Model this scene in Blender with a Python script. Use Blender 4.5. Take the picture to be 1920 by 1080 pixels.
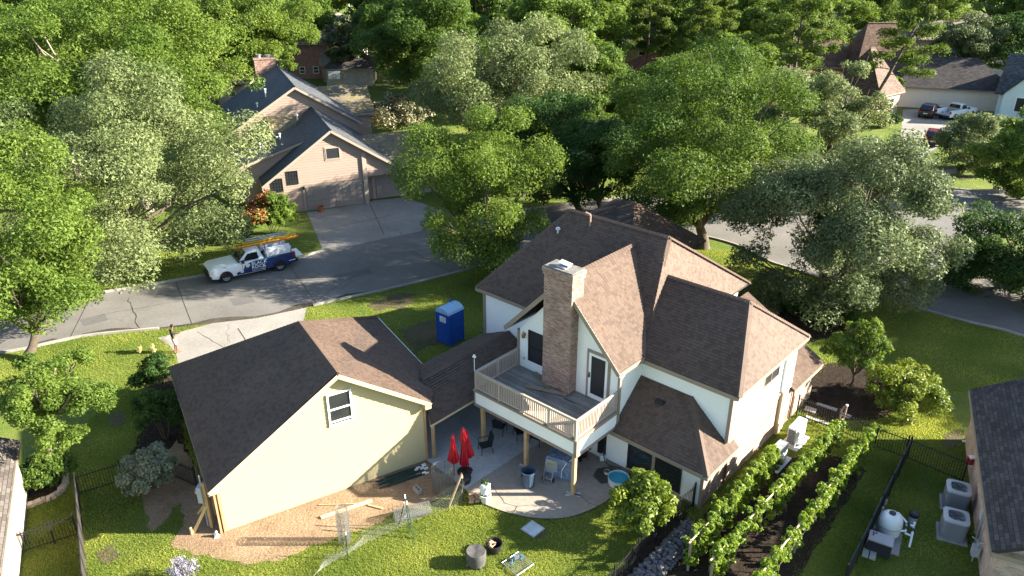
import bpy, math, random
import numpy as np
from mathutils import Vector, Matrix
R = math.radians
scene = bpy.context.scene
for o in list(bpy.data.objects):
    bpy.data.objects.remove(o)

# ------------------------------------------------------------------ camera
cam_data = bpy.data.cameras.new('camera')
cam = bpy.data.objects.new('camera', cam_data)
scene.collection.objects.link(cam)
cam.location = (0, 0, 22.0)
cam.rotation_euler = (R(65.0), 0, 0)
cam_data.sensor_width = 36.0
cam_data.lens = 27.0
cam_data.clip_start = 0.1
cam_data.clip_end = 3000
scene.camera = cam

# ------------------------------------------------------------------ light
SUN_EL, SUN_AZ = 23.0, 0.0          # azimuth measured from +X towards +Y
world = bpy.data.worlds.new('World')
scene.world = world
world.use_nodes = True
wn = world.node_tree.nodes
sky = wn.new('ShaderNodeTexSky')
sky.sky_type = 'NISHITA'
sky.sun_disc = False
sky.sun_elevation = R(SUN_EL)
sky.sun_rotation = R(90 - SUN_AZ)
sky.air_density = 1.0
sky.dust_density = 0.6
sky.ozone_density = 1.5
world.node_tree.links.new(sky.outputs[0], wn['Background'].inputs[0])
wn['Background'].inputs[1].default_value = 0.07
sun_data = bpy.data.lights.new('sun', 'SUN')
sun_data.energy = 5.0
sun_data.angle = R(0.55)
sun_data.color = (1.0, 0.92, 0.78)
sun = bpy.data.objects.new('sun', sun_data)
scene.collection.objects.link(sun)
sd = Vector((math.cos(R(SUN_EL)) * math.cos(R(SUN_AZ)), math.cos(R(SUN_EL)) * math.sin(R(SUN_AZ)), math.sin(R(SUN_EL))))
sun.rotation_euler = sd.to_track_quat('Z', 'Y').to_euler()
sun.location = (60, 0, 60)
scene.view_settings.view_transform = 'Standard'
scene.view_settings.look = 'None'
scene.view_settings.exposure = 2.35
scene.view_settings.gamma = 1.0
scene.view_settings.use_curve_mapping = False
scene.cycles.max_bounces = 5
scene.cycles.diffuse_bounces = 3
scene.cycles.glossy_bounces = 2
scene.cycles.transmission_bounces = 4
scene.cycles.transparent_max_bounces = 8
scene.cycles.use_denoising = True
scene.cycles.denoising_prefilter = 'NONE'
scene.cycles.denoising_input_passes = 'RGB_ALBEDO_NORMAL'
scene.cycles.sample_clamp_indirect = 4.0

COL = scene.collection
RNG = random.Random(7)

# ------------------------------------------------------------------ mesh builder
class MB:
    def __init__(s):
        s.v = []; s.f = []; s.m = []; s.t = []
    def add(s, verts, faces, mi=0, tint=None):
        b = len(s.v)
        s.v.extend([tuple(p) for p in verts])
        for f in faces:
            s.f.append(tuple(i + b for i in f)); s.m.append(mi); s.t.append(0.5 if tint is None else tint)
        return s
    def box(s, x0, y0, z0, x1, y1, z1, mi=0, tint=None):
        v = [(x0,y0,z0),(x1,y0,z0),(x1,y1,z0),(x0,y1,z0),(x0,y0,z1),(x1,y0,z1),(x1,y1,z1),(x0,y1,z1)]
        return s.add(v, [(3,2,1,0),(4,5,6,7),(0,1,5,4),(1,2,6,5),(2,3,7,6),(3,0,4,7)], mi, tint)
    def obox(s, c, half, rot=0.0, mi=0, tint=None, tilt=0.0):
        m = Matrix.Rotation(rot, 3, 'Z') @ Matrix.Rotation(tilt, 3, 'Y')
        c = Vector(c)
        v = [c + m @ Vector((sx*half[0], sy*half[1], sz*half[2])) for sz in (-1,1) for sx, sy in ((-1,-1),(1,-1),(1,1),(-1,1))]
        return s.add(v, [(3,2,1,0),(4,5,6,7),(0,1,5,4),(1,2,6,5),(2,3,7,6),(3,0,4,7)], mi, tint)
    def beam(s, p0, p1, w, h, mi=0, up=(0,0,1), tint=None):
        p0, p1 = Vector(p0), Vector(p1)
        d = (p1 - p0).normalized(); up = Vector(up)
        if abs(d.dot(up)) > 0.98: up = Vector((1,0,0))
        x = d.cross(up).normalized(); y = x.cross(d).normalized()
        v = [p + x*(a*w/2) + y*(b*h/2) for p in (p0, p1) for a, b in ((-1,-1),(1,-1),(1,1),(-1,1))]
        return s.add(v, [(3,2,1,0),(4,5,6,7),(0,1,5,4),(1,2,6,5),(2,3,7,6),(3,0,4,7)], mi, tint)
    def tube(s, pts, radii, n=8, mi=0, caps=True):
        pts = [Vector(p) for p in pts]
        if not hasattr(radii, '__len__'): radii = [radii]*len(pts)
        b = len(s.v); ref = None
        for i, p in enumerate(pts):
            d = (pts[min(i+1, len(pts)-1)] - pts[max(i-1, 0)])
            d = d.normalized() if d.length > 1e-9 else Vector((0,0,1))
            if ref is None:
                ref = d.orthogonal().normalized()
            x = (ref - d*ref.dot(d))
            x = x.normalized() if x.length > 1e-6 else d.orthogonal().normalized()
            ref = x; y = d.cross(x)
            for k in range(n):
                a = 2*math.pi*k/n
                s.v.append(tuple(p + (x*math.cos(a) + y*math.sin(a))*radii[i]))
        for i in range(len(pts)-1):
            for k in range(n):
                k2 = (k+1) % n
                s.f.append((b+i*n+k, b+i*n+k2, b+(i+1)*n+k2, b+(i+1)*n+k)); s.m.append(mi); s.t.append(0.5)
        if caps:
            s.f.append(tuple(b+k for k in reversed(range(n)))); s.m.append(mi); s.t.append(0.5)
            s.f.append(tuple(b+(len(pts)-1)*n+k for k in range(n))); s.m.append(mi); s.t.append(0.5)
        return s
    def lathe(s, prof, c=(0,0,0), n=24, mi=0, sx=1.0, sy=1.0, caps=True):
        b = len(s.v); c = Vector(c)
        for r, z in prof:
            for k in range(n):
                a = 2*math.pi*k/n
                s.v.append((c.x + r*sx*math.cos(a), c.y + r*sy*math.sin(a), c.z + z))
        for i in range(len(prof)-1):
            for k in range(n):
                k2 = (k+1) % n
                s.f.append((b+i*n+k, b+i*n+k2, b+(i+1)*n+k2, b+(i+1)*n+k)); s.m.append(mi); s.t.append(0.5)
        if caps:
            s.f.append(tuple(b+k for k in reversed(range(n)))); s.m.append(mi); s.t.append(0.5)
            s.f.append(tuple(b+(len(prof)-1)*n+k for k in range(n))); s.m.append(mi); s.t.append(0.5)
        return s
    def prism(s, poly, z0, z1, mi=0, tint=None):
        n = len(poly)
        a = sum(poly[i][0]*poly[(i+1)%n][1]-poly[(i+1)%n][0]*poly[i][1] for i in range(n))
        if a < 0: poly = list(reversed(poly))
        v = [(p[0],p[1],z0) for p in poly] + [(p[0],p[1],z1) for p in poly]
        f = [tuple(reversed(range(n))), tuple(range(n, 2*n))] + [(i,(i+1)%n,n+(i+1)%n,n+i) for i in range(n)]
        return s.add(v, f, mi, tint)
    def extr(s, poly, d, mi=0, tint=None):
        """solid from a planar 3D polygon pushed by vector d"""
        n = len(poly); P = [Vector(p) for p in poly]; d = Vector(d)
        nrm = newell(P)
        if nrm.dot(d) > 0: P = list(reversed(P))
        v = P + [p + d for p in P]
        f = [tuple(range(n)), tuple(reversed(range(n, 2*n)))] + [((i+1)%n, i, n+i, n+(i+1)%n) for i in range(n)]
        return s.add(v, f, mi, tint)
    def mesh(s, name, mats):
        me = bpy.data.meshes.new(name)
        me.from_pydata(s.v, [], s.f)
        for m in mats: me.materials.append(m)
        nf = len(s.f)
        if nf:
            me.polygons.foreach_set('material_index', np.array(s.m, dtype=np.int32))
            tot = len(me.loops)
            at = me.attributes.new('tint', 'FLOAT', 'FACE')
            at.data.foreach_set('value', np.array(s.t, dtype=np.float32))
            metric_uv(me)
        me.update()
        return me
    def build(s, name, mats, parent=None, loc=None, rot=None, smooth=False):
        if not isinstance(mats, (list, tuple)): mats = [mats]
        me = s.mesh(name, mats)
        if smooth:
            me.polygons.foreach_set('use_smooth', np.ones(len(me.polygons), dtype=bool))
            try: me.set_sharp_from_angle(angle=R(40))
            except Exception: pass
        return link(name, me, parent, loc, rot)

def newell(P):
    n = Vector((0,0,0))
    for i in range(len(P)):
        a, b = P[i], P[(i+1) % len(P)]
        n += Vector(((a.y-b.y)*(a.z+b.z), (a.z-b.z)*(a.x+b.x), (a.x-b.x)*(a.y+b.y)))
    return n.normalized() if n.length > 1e-12 else Vector((0,0,1))

def metric_uv(me):
    uv = me.uv_layers.new(name='UVMap')
    nl = len(me.loops); npoly = len(me.polygons)
    co = np.zeros(len(me.vertices)*3, dtype=np.float32); me.vertices.foreach_get('co', co); co = co.reshape(-1,3)
    li = np.zeros(nl, dtype=np.int32); me.loops.foreach_get('vertex_index', li)
    nr = np.zeros(npoly*3, dtype=np.float32); me.polygons.foreach_get('normal', nr); nr = nr.reshape(-1,3)
    lt = np.zeros(npoly, dtype=np.int32); me.polygons.foreach_get('loop_total', lt)
    N = np.repeat(nr, lt, axis=0)
    U = np.stack([-N[:,1], N[:,0], np.zeros(len(N))], axis=1)
    ln = np.linalg.norm(U, axis=1)
    flat = ln < 0.05
    U[flat] = (1,0,0); ln[flat] = 1
    U = U/ln[:,None]
    V = np.cross(N, U)
    P = co[li]
    out = np.stack([(P*U).sum(1), (P*V).sum(1)], axis=1).astype(np.float32)
    uv.data.foreach_set('uv', out.ravel())

def link(name, me, parent=None, loc=None, rot=None):
    o = bpy.data.objects.new(name, me); COL.objects.link(o)
    if parent is not None: o.parent = parent
    if loc is not None: o.location = loc
    if rot is not None: o.rotation_euler = rot if hasattr(rot, '__len__') else (0,0,rot)
    return o

def tag(o, label=None, cat=None, group=None, kind=None):
    if label: o['label'] = label
    if cat: o['category'] = cat
    if group: o['group'] = group
    if kind: o['kind'] = kind
    return o

def thing(name, label, cat, loc=(0,0,0), rot=0.0, group=None):
    o = bpy.data.objects.new(name, None); COL.objects.link(o)
    if len(loc) == 2: loc = (loc[0], loc[1], 0)
    o.location = loc; o.rotation_euler = rot if hasattr(rot, '__len__') else (0,0,rot)
    o.empty_display_size = 0.2
    return tag(o, label, cat, group)

def copy_tree(o, parent=None):
    c = o.copy(); COL.objects.link(c)
    if parent is not None: c.parent = parent
    for ch in o.children: copy_tree(ch, c)
    return c

def kids(o): return [c for c in bpy.data.objects if c.parent == o]

# ------------------------------------------------------------------ materials
def nt(name):
    m = bpy.data.materials.new(name); m.use_nodes = True
    t = m.node_tree; b = t.nodes['Principled BSDF']
    return m, t, b
def N(t, typ, **kw):
    n = t.nodes.new(typ)
    for k, v in kw.items():
        if k.startswith('i_'):
            key = k[2:]
            key = int(key) if key.isdigit() else key.replace('_', ' ')
            n.inputs[key].default_value = v
        else: setattr(n, k, v)
    return n
def sc(c, k): return (min(1,c[0]*k), min(1,c[1]*k), min(1,c[2]*k), 1)
def ramp(t, fac, stops):
    r = t.nodes.new('ShaderNodeValToRGB')
    el = r.color_ramp.elements
    while len(el) < len(stops): el.new(0.5)
    for e, (p, c) in zip(el, stops):
        e.position = p; e.color = c if len(c) == 4 else (*c, 1)
    t.links.new(fac, r.inputs[0]); return r.outputs[0]
def mixc(t, fac, a, b, typ='MIX'):
    n = t.nodes.new('ShaderNodeMix'); n.data_type = 'RGBA'; n.blend_type = typ
    for sock, v in ((n.inputs[0], fac), (n.inputs[6], a), (n.inputs[7], b)):
        if hasattr(v, 'links'): t.links.new(v, sock)
        else: sock.default_value = v
    return n.outputs[2]
def noise(t, vec, scale, detail=4, rough=0.55, dist=0.0):
    n = N(t, 'ShaderNodeTexNoise'); n.inputs['Scale'].default_value = scale
    n.inputs['Detail'].default_value = detail; n.inputs['Roughness'].default_value = rough; n.inputs['Distortion'].default_value = dist
    if vec is not None: t.links.new(vec, n.inputs['Vector'])
    return n.outputs[0]
def bump(t, b, h, strength=0.4, dist=0.02):
    n = N(t, 'ShaderNodeBump'); n.inputs['Strength'].default_value = strength; n.inputs['Distance'].default_value = dist
    t.links.new(h, n.inputs['Height']); t.links.new(n.outputs[0], b.inputs['Normal'])
    return n
def coords(t, kind='Object'):
    return N(t, 'ShaderNodeTexCoord').outputs[kind]
def vary(t, col, vec, var=0.2, scale=2.0, fine=20.0):
    a = noise(t, vec, scale, 5); c = ramp(t, a, [(0.3, sc(col, 1-var)), (0.7, sc(col, 1+var))])
    f = noise(t, vec, fine, 3)
    return mixc(t, ramp(t, f, [(0.35, (0,0,0)), (0.7, (0.5,)*3)]), c, sc(col, 1-var*1.3))

def M(name, col, rough=0.75, var=0.12, scale=1.5, fine=18.0, spec=0.35, metal=0.0, bmp=0.15, bdist=0.01, tint=0.0):
    m, t, b = nt(name)
    v = coords(t)
    c = vary(t, col, v, var, scale, fine)
    if tint:
        at = N(t, 'ShaderNodeAttribute', attribute_name='tint')
        c = mixc(t, 1.0, c, ramp(t, at.outputs['Fac'], [(0, (1-tint,)*3), (1, (1+tint,)*3)]), 'MULTIPLY')
    t.links.new(c, b.inputs['Base Color'])
    b.inputs['Roughness'].default_value = rough; b.inputs['Metallic'].default_value = metal
    b.inputs['Specular IOR Level'].default_value = spec
    if bmp: bump(t, b, noise(t, v, fine*2, 3), bmp, bdist)
    return m

def shingle_mat(name, c1, c2, tabw=0.33, row=0.145, geo=False, moss=None):
    m, t, b = nt(name)
    uv = coords(t, 'UV'); ob = coords(t)
    if geo:
        at = N(t, 'ShaderNodeAttribute', attribute_name='tint')
        base = ramp(t, at.outputs['Fac'], [(0.0, sc(c1, 1.08)), (0.5, tuple((a+b)/2 for a,b in zip(c1,c2))), (1.0, sc(c2, .92))])
        h = None
    else:
        br = N(t, 'ShaderNodeTexBrick'); t.links.new(uv, br.inputs['Vector'])
        br.inputs['Color1'].default_value = sc(c1, 0.8); br.inputs['Color2'].default_value = sc(c2, 1.05); br.inputs['Mortar'].default_value = sc(c1, 0.4)
        br.inputs['Scale'].default_value = 1.0; br.inputs['Brick Width'].default_value = tabw; br.inputs['Row Height'].default_value = row
        br.inputs['Mortar Size'].default_value = 0.012; br.inputs['Bias'].default_value = -0.1; br.inputs['Mortar Smooth'].default_value = 0.4
        base = br.outputs['Color']; h = br.outputs['Fac']
    p = noise(t, ob, 0.35, 4)
    base = mixc(t, 1.0, base, ramp(t, p, [(0.3, (0.86,)*3), (0.7, (1.12,)*3)]), 'MULTIPLY')
    g = noise(t, ob, 60, 2)
    base = mixc(t, 1.0, base, ramp(t, g, [(0.3, (0.72,)*3), (0.7, (1.28,)*3)]), 'MULTIPLY')
    if moss:
        mo = noise(t, ob, 0.9, 6, 0.7)
        base = mixc(t, ramp(t, mo, [(0.45, (0,0,0)), (0.6, (0.8,)*3)]), base, moss)
    t.links.new(base, b.inputs['Base Color'])
    b.inputs['Roughness'].default_value = 0.68; b.inputs['Specular IOR Level'].default_value = 0.18 if geo else 0.15
    bp = bump(t, b, g, 0.35, 0.006)
    if h is not None:
        b2 = N(t, 'ShaderNodeBump', invert=True); b2.inputs['Strength'].default_value = 0.7; b2.inputs['Distance'].default_value = 0.02
        t.links.new(h, b2.inputs['Height']); t.links.new(b2.outputs[0], bp.inputs['Normal'])
    return m

def brick_mat(name, c1, c2, mortar, w=0.21, h=0.075, stain=0.25):
    m, t, b = nt(name)
    uv = coords(t, 'UV'); ob = coords(t)
    br = N(t, 'ShaderNodeTexBrick'); t.links.new(uv, br.inputs['Vector'])
    br.inputs['Color1'].default_value = (*c1, 1); br.inputs['Color2'].default_value = (*c2, 1); br.inputs['Mortar'].default_value = (*mortar, 1)
    br.inputs['Scale'].default_value = 1.0; br.inputs['Brick Width'].default_value = w; br.inputs['Row Height'].default_value = h
    br.inputs['Mortar Size'].default_value = 0.008; br.inputs['Bias'].default_value = 0.0; br.inputs['Mortar Smooth'].default_value = 0.2
    n1 = noise(t, ob, 1.2, 6, 0.65)
    c = mixc(t, 1.0, br.outputs['Color'], ramp(t, n1, [(0.3, (1-stain,)*3), (0.7, (1+stain*.6,)*3)]), 'MULTIPLY')
    n2 = noise(t, ob, 25, 3)
    c = mixc(t, 1.0, c, ramp(t, n2, [(0.3, (0.8,)*3), (0.7, (1.15,)*3)]), 'MULTIPLY')
    t.links.new(c, b.inputs['Base Color']); b.inputs['Roughness'].default_value = 0.85; b.inputs['Specular IOR Level'].default_value = 0.2
    b2 = N(t, 'ShaderNodeBump', invert=True); b2.inputs['Strength'].default_value = 0.8; b2.inputs['Distance'].default_value = 0.012
    t.links.new(br.outputs['Fac'], b2.inputs['Height']); t.links.new(b2.outputs[0], b.inputs['Normal'])
    return m

def concrete(name, col, crack=0.5, var=0.18, sc_crack=0.14, stain=(0.10,0.09,0.08)):
    m, t, b = nt(name)
    ob = coords(t)
    a = noise(t, ob, 0.25, 6, 0.6); c = ramp(t, a, [(0.3, sc(col, 1-var)), (0.7, sc(col, 1+var))])
    f = noise(t, ob, 6.0, 5, 0.7)
    c = mixc(t, 1.0, c, ramp(t, f, [(0.3, (0.82,)*3), (0.72, (1.12,)*3)]), 'MULTIPLY')
    s = noise(t, ob, 0.8, 5, 0.65, 0.6)
    c = mixc(t, ramp(t, s, [(0.55, (0,0,0)), (0.75, (0.35,)*3)]), c, (*stain, 1))
    if crack:
        w = N(t, 'ShaderNodeTexVoronoi', feature='DISTANCE_TO_EDGE'); w.inputs['Scale'].default_value = sc_crack
        dn = N(t, 'ShaderNodeTexNoise'); dn.inputs['Scale'].default_value = 0.9; dn.inputs['Detail'].default_value = 6; t.links.new(ob, dn.inputs['Vector'])
        ad = N(t, 'ShaderNodeVectorMath', operation='MULTIPLY_ADD'); t.links.new(dn.outputs['Color'], ad.inputs[0]); ad.inputs[1].default_value = (1.6,1.6,0); t.links.new(ob, ad.inputs[2])
        t.links.new(ad.outputs[0], w.inputs['Vector'])
        c = mixc(t, ramp(t, w.outputs['Distance'], [(0.0, (crack,)*3), (0.006, (0,0,0))]), c, (0.03,0.028,0.025,1))
    g = noise(t, ob, 55, 2)
    c = mixc(t, 1.0, c, ramp(t, g, [(0.3, (0.9,)*3), (0.7, (1.1,)*3)]), 'MULTIPLY')
    t.links.new(c, b.inputs['Base Color']); b.inputs['Roughness'].default_value = 0.88; b.inputs['Specular IOR Level'].default_value = 0.25
    bump(t, b, f, 0.2, 0.01)
    return m

def leaf_mat(name, dark, light, trans=0.35, rough=0.5, spec=0.35):
    m, t, b = nt(name)
    at = N(t, 'ShaderNodeAttribute', attribute_name='tint')
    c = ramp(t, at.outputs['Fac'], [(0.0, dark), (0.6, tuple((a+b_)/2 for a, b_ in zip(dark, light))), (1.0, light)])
    t.links.new(c, b.inputs['Base Color'])
    b.inputs['Roughness'].default_value = rough; b.inputs['Specular IOR Level'].default_value = spec
    tr = N(t, 'ShaderNodeBsdfTranslucent')
    hs = N(t, 'ShaderNodeHueSaturation'); hs.inputs['Hue'].default_value = 0.485; hs.inputs['Saturation'].default_value = 1.1; hs.inputs['Value'].default_value = 1.35
    t.links.new(c, hs.inputs['Color']); t.links.new(hs.outputs[0], tr.inputs[0])
    mx = N(t, 'ShaderNodeMixShader'); mx.inputs[0].default_value = trans
    t.links.new(b.outputs[0], mx.inputs[1]); t.links.new(tr.outputs[0], mx.inputs[2])
    t.links.new(mx.outputs[0], t.nodes['Material Output'].inputs[0])
    return m

def glass_dark(name, col=(0.022,0.025,0.028), rough=0.05):
    m, t, b = nt(name)
    b.inputs['Base Color'].default_value = (*col, 1); b.inputs['Roughness'].default_value = rough
    b.inputs['Specular IOR Level'].default_value = 0.8
    return m

# ================================================================== SETTING
def grass_mat():
    m, t, b = nt('lawn')
    ob = coords(t)
    big = noise(t, ob, 0.22, 5, 0.6); mid = noise(t, ob, 1.6, 6, 0.7); fine = noise(t, ob, 14, 4, 0.7); vf = noise(t, ob, 45, 2)
    c = ramp(t, big, [(0.3, (0.075,0.120,0.018)), (0.5, (0.120,0.165,0.028)), (0.72, (0.180,0.205,0.046))])
    c = mixc(t, ramp(t, mid, [(0.5, (0,0,0)), (0.75, (0.45,)*3)]), c, (0.17,0.165,0.06,1))
    c = mixc(t, 1.0, c, ramp(t, fine, [(0.3, (0.55,)*3), (0.7, (1.45,)*3)]), 'MULTIPLY')
    c = mixc(t, 1.0, c, ramp(t, vf, [(0.3, (0.7,)*3), (0.7, (1.3,)*3)]), 'MULTIPLY')
    t.links.new(c, b.inputs['Base Color']); b.inputs['Roughness'].default_value = 0.8; b.inputs['Specular IOR Level'].default_value = 0.15
    ad = N(t, 'ShaderNodeMath', operation='ADD'); t.links.new(fine, ad.inputs[0]); t.links.new(vf, ad.inputs[1])
    bump(t, b, ad.outputs[0], 0.9, 0.06)
    return m
MAT_LAWN = grass_mat()
MAT_ROAD = concrete('street_concrete', (0.165,0.155,0.142), crack=0.18, sc_crack=0.10, stain=(0.11,0.10,0.09))
MAT_DRIVE = concrete('driveway_concrete', (0.29,0.27,0.24), crack=0.5, sc_crack=0.16, stain=(0.2,0.18,0.15))
MAT_DRIVE2 = concrete('old_driveway', (0.27,0.25,0.22), crack=0.5, sc_crack=0.16, stain=(0.12,0.11,0.1))
MAT_PATIO = concrete('patio_slab', (0.42,0.42,0.41), crack=0.3, sc_crack=0.2, stain=(0.2,0.2,0.2))
MAT_PATIO2 = concrete('patio_aggregate', (0.30,0.255,0.205), crack=0.0, stain=(0.15,0.13,0.11))
MAT_KERB = concrete('kerb_concrete', (0.32,0.30,0.27), crack=0)
def dirt_mat(name, c1, c2, sc1=0.8):
    m, t, b = nt(name); ob = coords(t)
    a = noise(t, ob, sc1, 6, 0.65); f = noise(t, ob, 9, 5, 0.7); g = noise(t, ob, 40, 2)
    c = ramp(t, a, [(0.3, c1), (0.7, c2)])
    c = mixc(t, 1.0, c, ramp(t, f, [(0.3, (0.7,)*3), (0.7, (1.2,)*3)]), 'MULTIPLY')
    c = mixc(t, 1.0, c, ramp(t, g, [(0.3, (0.8,)*3), (0.7, (1.2,)*3)]), 'MULTIPLY')
    t.links.new(c, b.inputs['Base Color']); b.inputs['Roughness'].default_value = 0.95; b.inputs['Specular IOR Level'].default_value = 0.1
    bump(t, b, f, 0.9, 0.06)
    return m
MAT_DIRT = dirt_mat('bare_dirt', (0.225,0.150,0.090), (0.345,0.245,0.155))
MAT_DIRTP = dirt_mat('thin_soil', (0.075,0.068,0.036), (0.125,0.105,0.06))
MAT_MULCH = dirt_mat('dark_mulch', (0.018,0.013,0.010), (0.050,0.036,0.026), 4.0)
MAT_GUTTER = dirt_mat('gutter_silt', (0.050,0.043,0.035), (0.10,0.085,0.068))
MAT_CRACK = M('crack_line', (0.03,0.027,0.023), bmp=0)

def sheet(name, poly, z, mat, jitter=0.0, step=0.25, kind='structure', seed=1):
    """a flat ground sheet; jitter roughens its outline"""
    r = random.Random(seed); P = []
    n = len(poly)
    for i in range(n):
        a, b = Vector(poly[i]).to_2d(), Vector(poly[(i+1) % n]).to_2d()
        if jitter:
            L = (b-a).length; k = max(1, int(L/step)); nn = Vector((-(b-a).y, (b-a).x)).normalized()
            for j in range(k):
                p = a.lerp(b, j/k)
                off = jitter*(math.sin(p.x*2.1+p.y*1.3+seed)*0.5 + math.sin(p.x*5.3-p.y*4.1)*0.35 + r.uniform(-.6,.6))
                P.append(p + nn*off)
        else: P.append(a)
    mb = MB(); mb.add([(p.x, p.y, z) for p in P], [tuple(range(len(P)))])
    me = mb.mesh(name, [mat])
    if me.polygons[0].normal.z < 0: me.flip_normals()
    o = link(name, me); o['kind'] = kind
    return o

def smooth_line(pts, k=5):
    P = [Vector(p).to_2d() for p in pts]; out = []
    for i in range(len(P)-1):
        p0, p1, p2, p3 = P[max(i-1,0)], P[i], P[i+1], P[min(i+2, len(P)-1)]
        for j in range(k):
            t = j/k
            out.append(0.5*((2*p1)+(p2-p0)*t+(2*p0-5*p1+4*p2-p3)*t*t+(3*p1-p0-3*p2+p3)*t**3))
    out.append(P[-1]); return out

# lawn: one sheet to the horizon with gentle unevenness near the camera
gm = MB()
gm.add([(-900,-200,0),(900,-200,0),(900,1500,0),(-900,1500,0)], [(0,1,2,3)])
g = gm.build('ground', MAT_LAWN); g['kind'] = 'structure'

near = smooth_line([(-60,22),(-44,31),(-34,36.6),(-28.83, 38.47),(-26.95, 39.54),(-25.06, 40.46),(-20.51, 41.48),(-16.02, 42.76),(-13.26, 44.18),(-11.20, 45.36),(-8.61, 46.75),(-5.91, 48.40),(-1.74, 51.01),(4,54.0),(9,56.6),(14,57.2),(17.2,55.0),(18.75, 51.80),(20.11, 50.24),(24,46),(27.84, 42.40),(30.52, 40.26),(36,33),(44,24),(56,10)])
far = smooth_line([(70,10),(54,26),(43,38),(37,44.2),(35.6,48),(35.8,52),(38,57),(43,60.2),(52,62),(90,64)])
far2 = smooth_line([(90,72),(52,70),(44,68.6),(41,69.5),(40.0,72.5),(39.2,77),(36,79),(30,73.5),(22,69.5),(12,67.0),(2,63.5),(-8.3,57.6),(-14.30, 53.76),(-15.92, 52.20),(-21.37, 49.31),(-27.88, 46.17),(-33,44.2),(-42,40),(-60,30)])
road = list(near) + list(far) + list(far2)
sheet('street', road, 0.004, MAT_ROAD)
def kerb(pts, name='kerb', w=0.16, h=0.13):
    mb = MB(); n = len(pts)
    L = []; Rr = []
    for i, p in enumerate(pts):
        d = (pts[min(i+1,n-1)] - pts[max(i-1,0)]).normalized(); nn = Vector((-d.y, d.x))
        L.append(p + nn*w/2); Rr.append(p - nn*w/2)
    for i in range(n-1):
        v = [(*L[i],0),(*Rr[i],0),(*Rr[i+1],0),(*L[i+1],0),(*L[i],h),(*Rr[i],h),(*Rr[i+1],h),(*L[i+1],h)]
        mb.add(v, [(4,5,6,7),(0,4,7,3),(1,2,6,5),(0,1,5,4),(3,7,6,2)])
    o = mb.build(name, MAT_KERB); o['kind'] = 'structure'; return o
def seg(line, p, q):
    p, q = Vector(p), Vector(q)
    i = min(range(len(line)), key=lambda k: (line[k]-p).length); j = min(range(len(line)), key=lambda k: (line[k]-q).length)
    return line[min(i,j):max(i,j)+1]
kerb(seg(far2, (-14.30, 53.76), (-60,30)))
kerb(seg(far2, (-2,61), (36,79)))
kerb(seg(near, (-60,22), (-21.19, 41.13)))
kerb(seg(near, (-12.90, 44.41), (56,10)))
kerb(far)
kerb(seg(far2, (90,72), (41,69.5)))
# silt lying in the gutter of the near kerb
gl = seg(near, (-33.07, 35.04), (-8.28, 46.92))
gout = []
rr = random.Random(3)
for i, p in enumerate(gl):
    d = (gl[min(i+1,len(gl)-1)] - gl[max(i-1,0)]).normalized(); nn = Vector((-d.y, d.x))
    gout.append(p + nn*(0.42 + 0.25*math.sin(i*0.9) + rr.uniform(-.1,.1)))
sheet('gutter', list(gl) + list(reversed(gout)), 0.010, MAT_GUTTER)
def ribbon(name, pts, w, z, mat, wob=0.0, seed=1, parent=None):
    r = random.Random(seed); P = [Vector(p).to_2d() for p in pts]
    if wob:
        Q = []
        for a, b in zip(P, P[1:]):
            k = max(2, int((b-a).length/0.35))
            for j in range(k):
                q = a.lerp(b, j/k); Q.append(q + Vector((r.uniform(-wob,wob), r.uniform(-wob,wob))))
        Q.append(P[-1]); P = Q
    mb = MB(); n = len(P); L = []; Rr = []
    for i, p in enumerate(P):
        d = (P[min(i+1,n-1)] - P[max(i-1,0)]).normalized(); nn = Vector((-d.y, d.x)); ww = w*(r.uniform(.5,1.3) if wob else 1)
        L.append(p+nn*ww/2); Rr.append(p-nn*ww/2)
    mb.add([(q.x,q.y,z) for q in L]+[(q.x,q.y,z) for q in Rr], [(n+i,n+i+1,i+1,i) for i in range(n-1)])
    o = mb.build(name, mat, parent); 
    if parent is None: o['kind'] = 'structure'
    return o
for k, (a, b) in enumerate((((-15.84, 50.53),(-12.79, 44.96)),((-23.12, 48.05),(-19.70, 41.90)),((-7.67, 53.86),(-4.15, 49.68)),((-27.89, 45.84),(-26.25, 39.99)))):
    ribbon('expansion_joint', [a, b], 0.032, 0.013, MAT_CRACK)
ribbon('street_crack', [(-25.28, 45.52),(-23.79, 43.20),(-22.92, 41.62),(-21.86, 40.52)], 0.04, 0.013, MAT_CRACK, 0.07, 2)
ribbon('street_crack', [(-21.82, 45.04),(-23.67, 44.26),(-26.17, 43.05)], 0.028, 0.013, MAT_CRACK, 0.06, 5)
ribbon('street_crack', [(-12.79, 44.96),(-11.74, 48.05),(-9.99, 50.82)], 0.028, 0.013, MAT_CRACK, 0.06, 6)

MAT_PATCH = concrete('street_repair', (0.125,0.12,0.115), crack=0)
sheet('street_patch', [(-18.61, 45.52),(-17.38, 46.09),(-16.71, 45.04),(-17.89, 44.41)], 0.008, MAT_PATCH, 0.03, seed=31)
sheet('street_patch', [(-13.04, 48.94),(-10.35, 50.62),(-9.81, 49.68),(-12.38, 47.96)], 0.008, MAT_PATCH, 0.03, seed=32)
sheet('street_patch', [(-26.88, 42.47),(-25.78, 43.35),(-25.09, 42.47),(-26.18, 41.62)], 0.008, MAT_PATCH, 0.03, seed=33)
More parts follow.
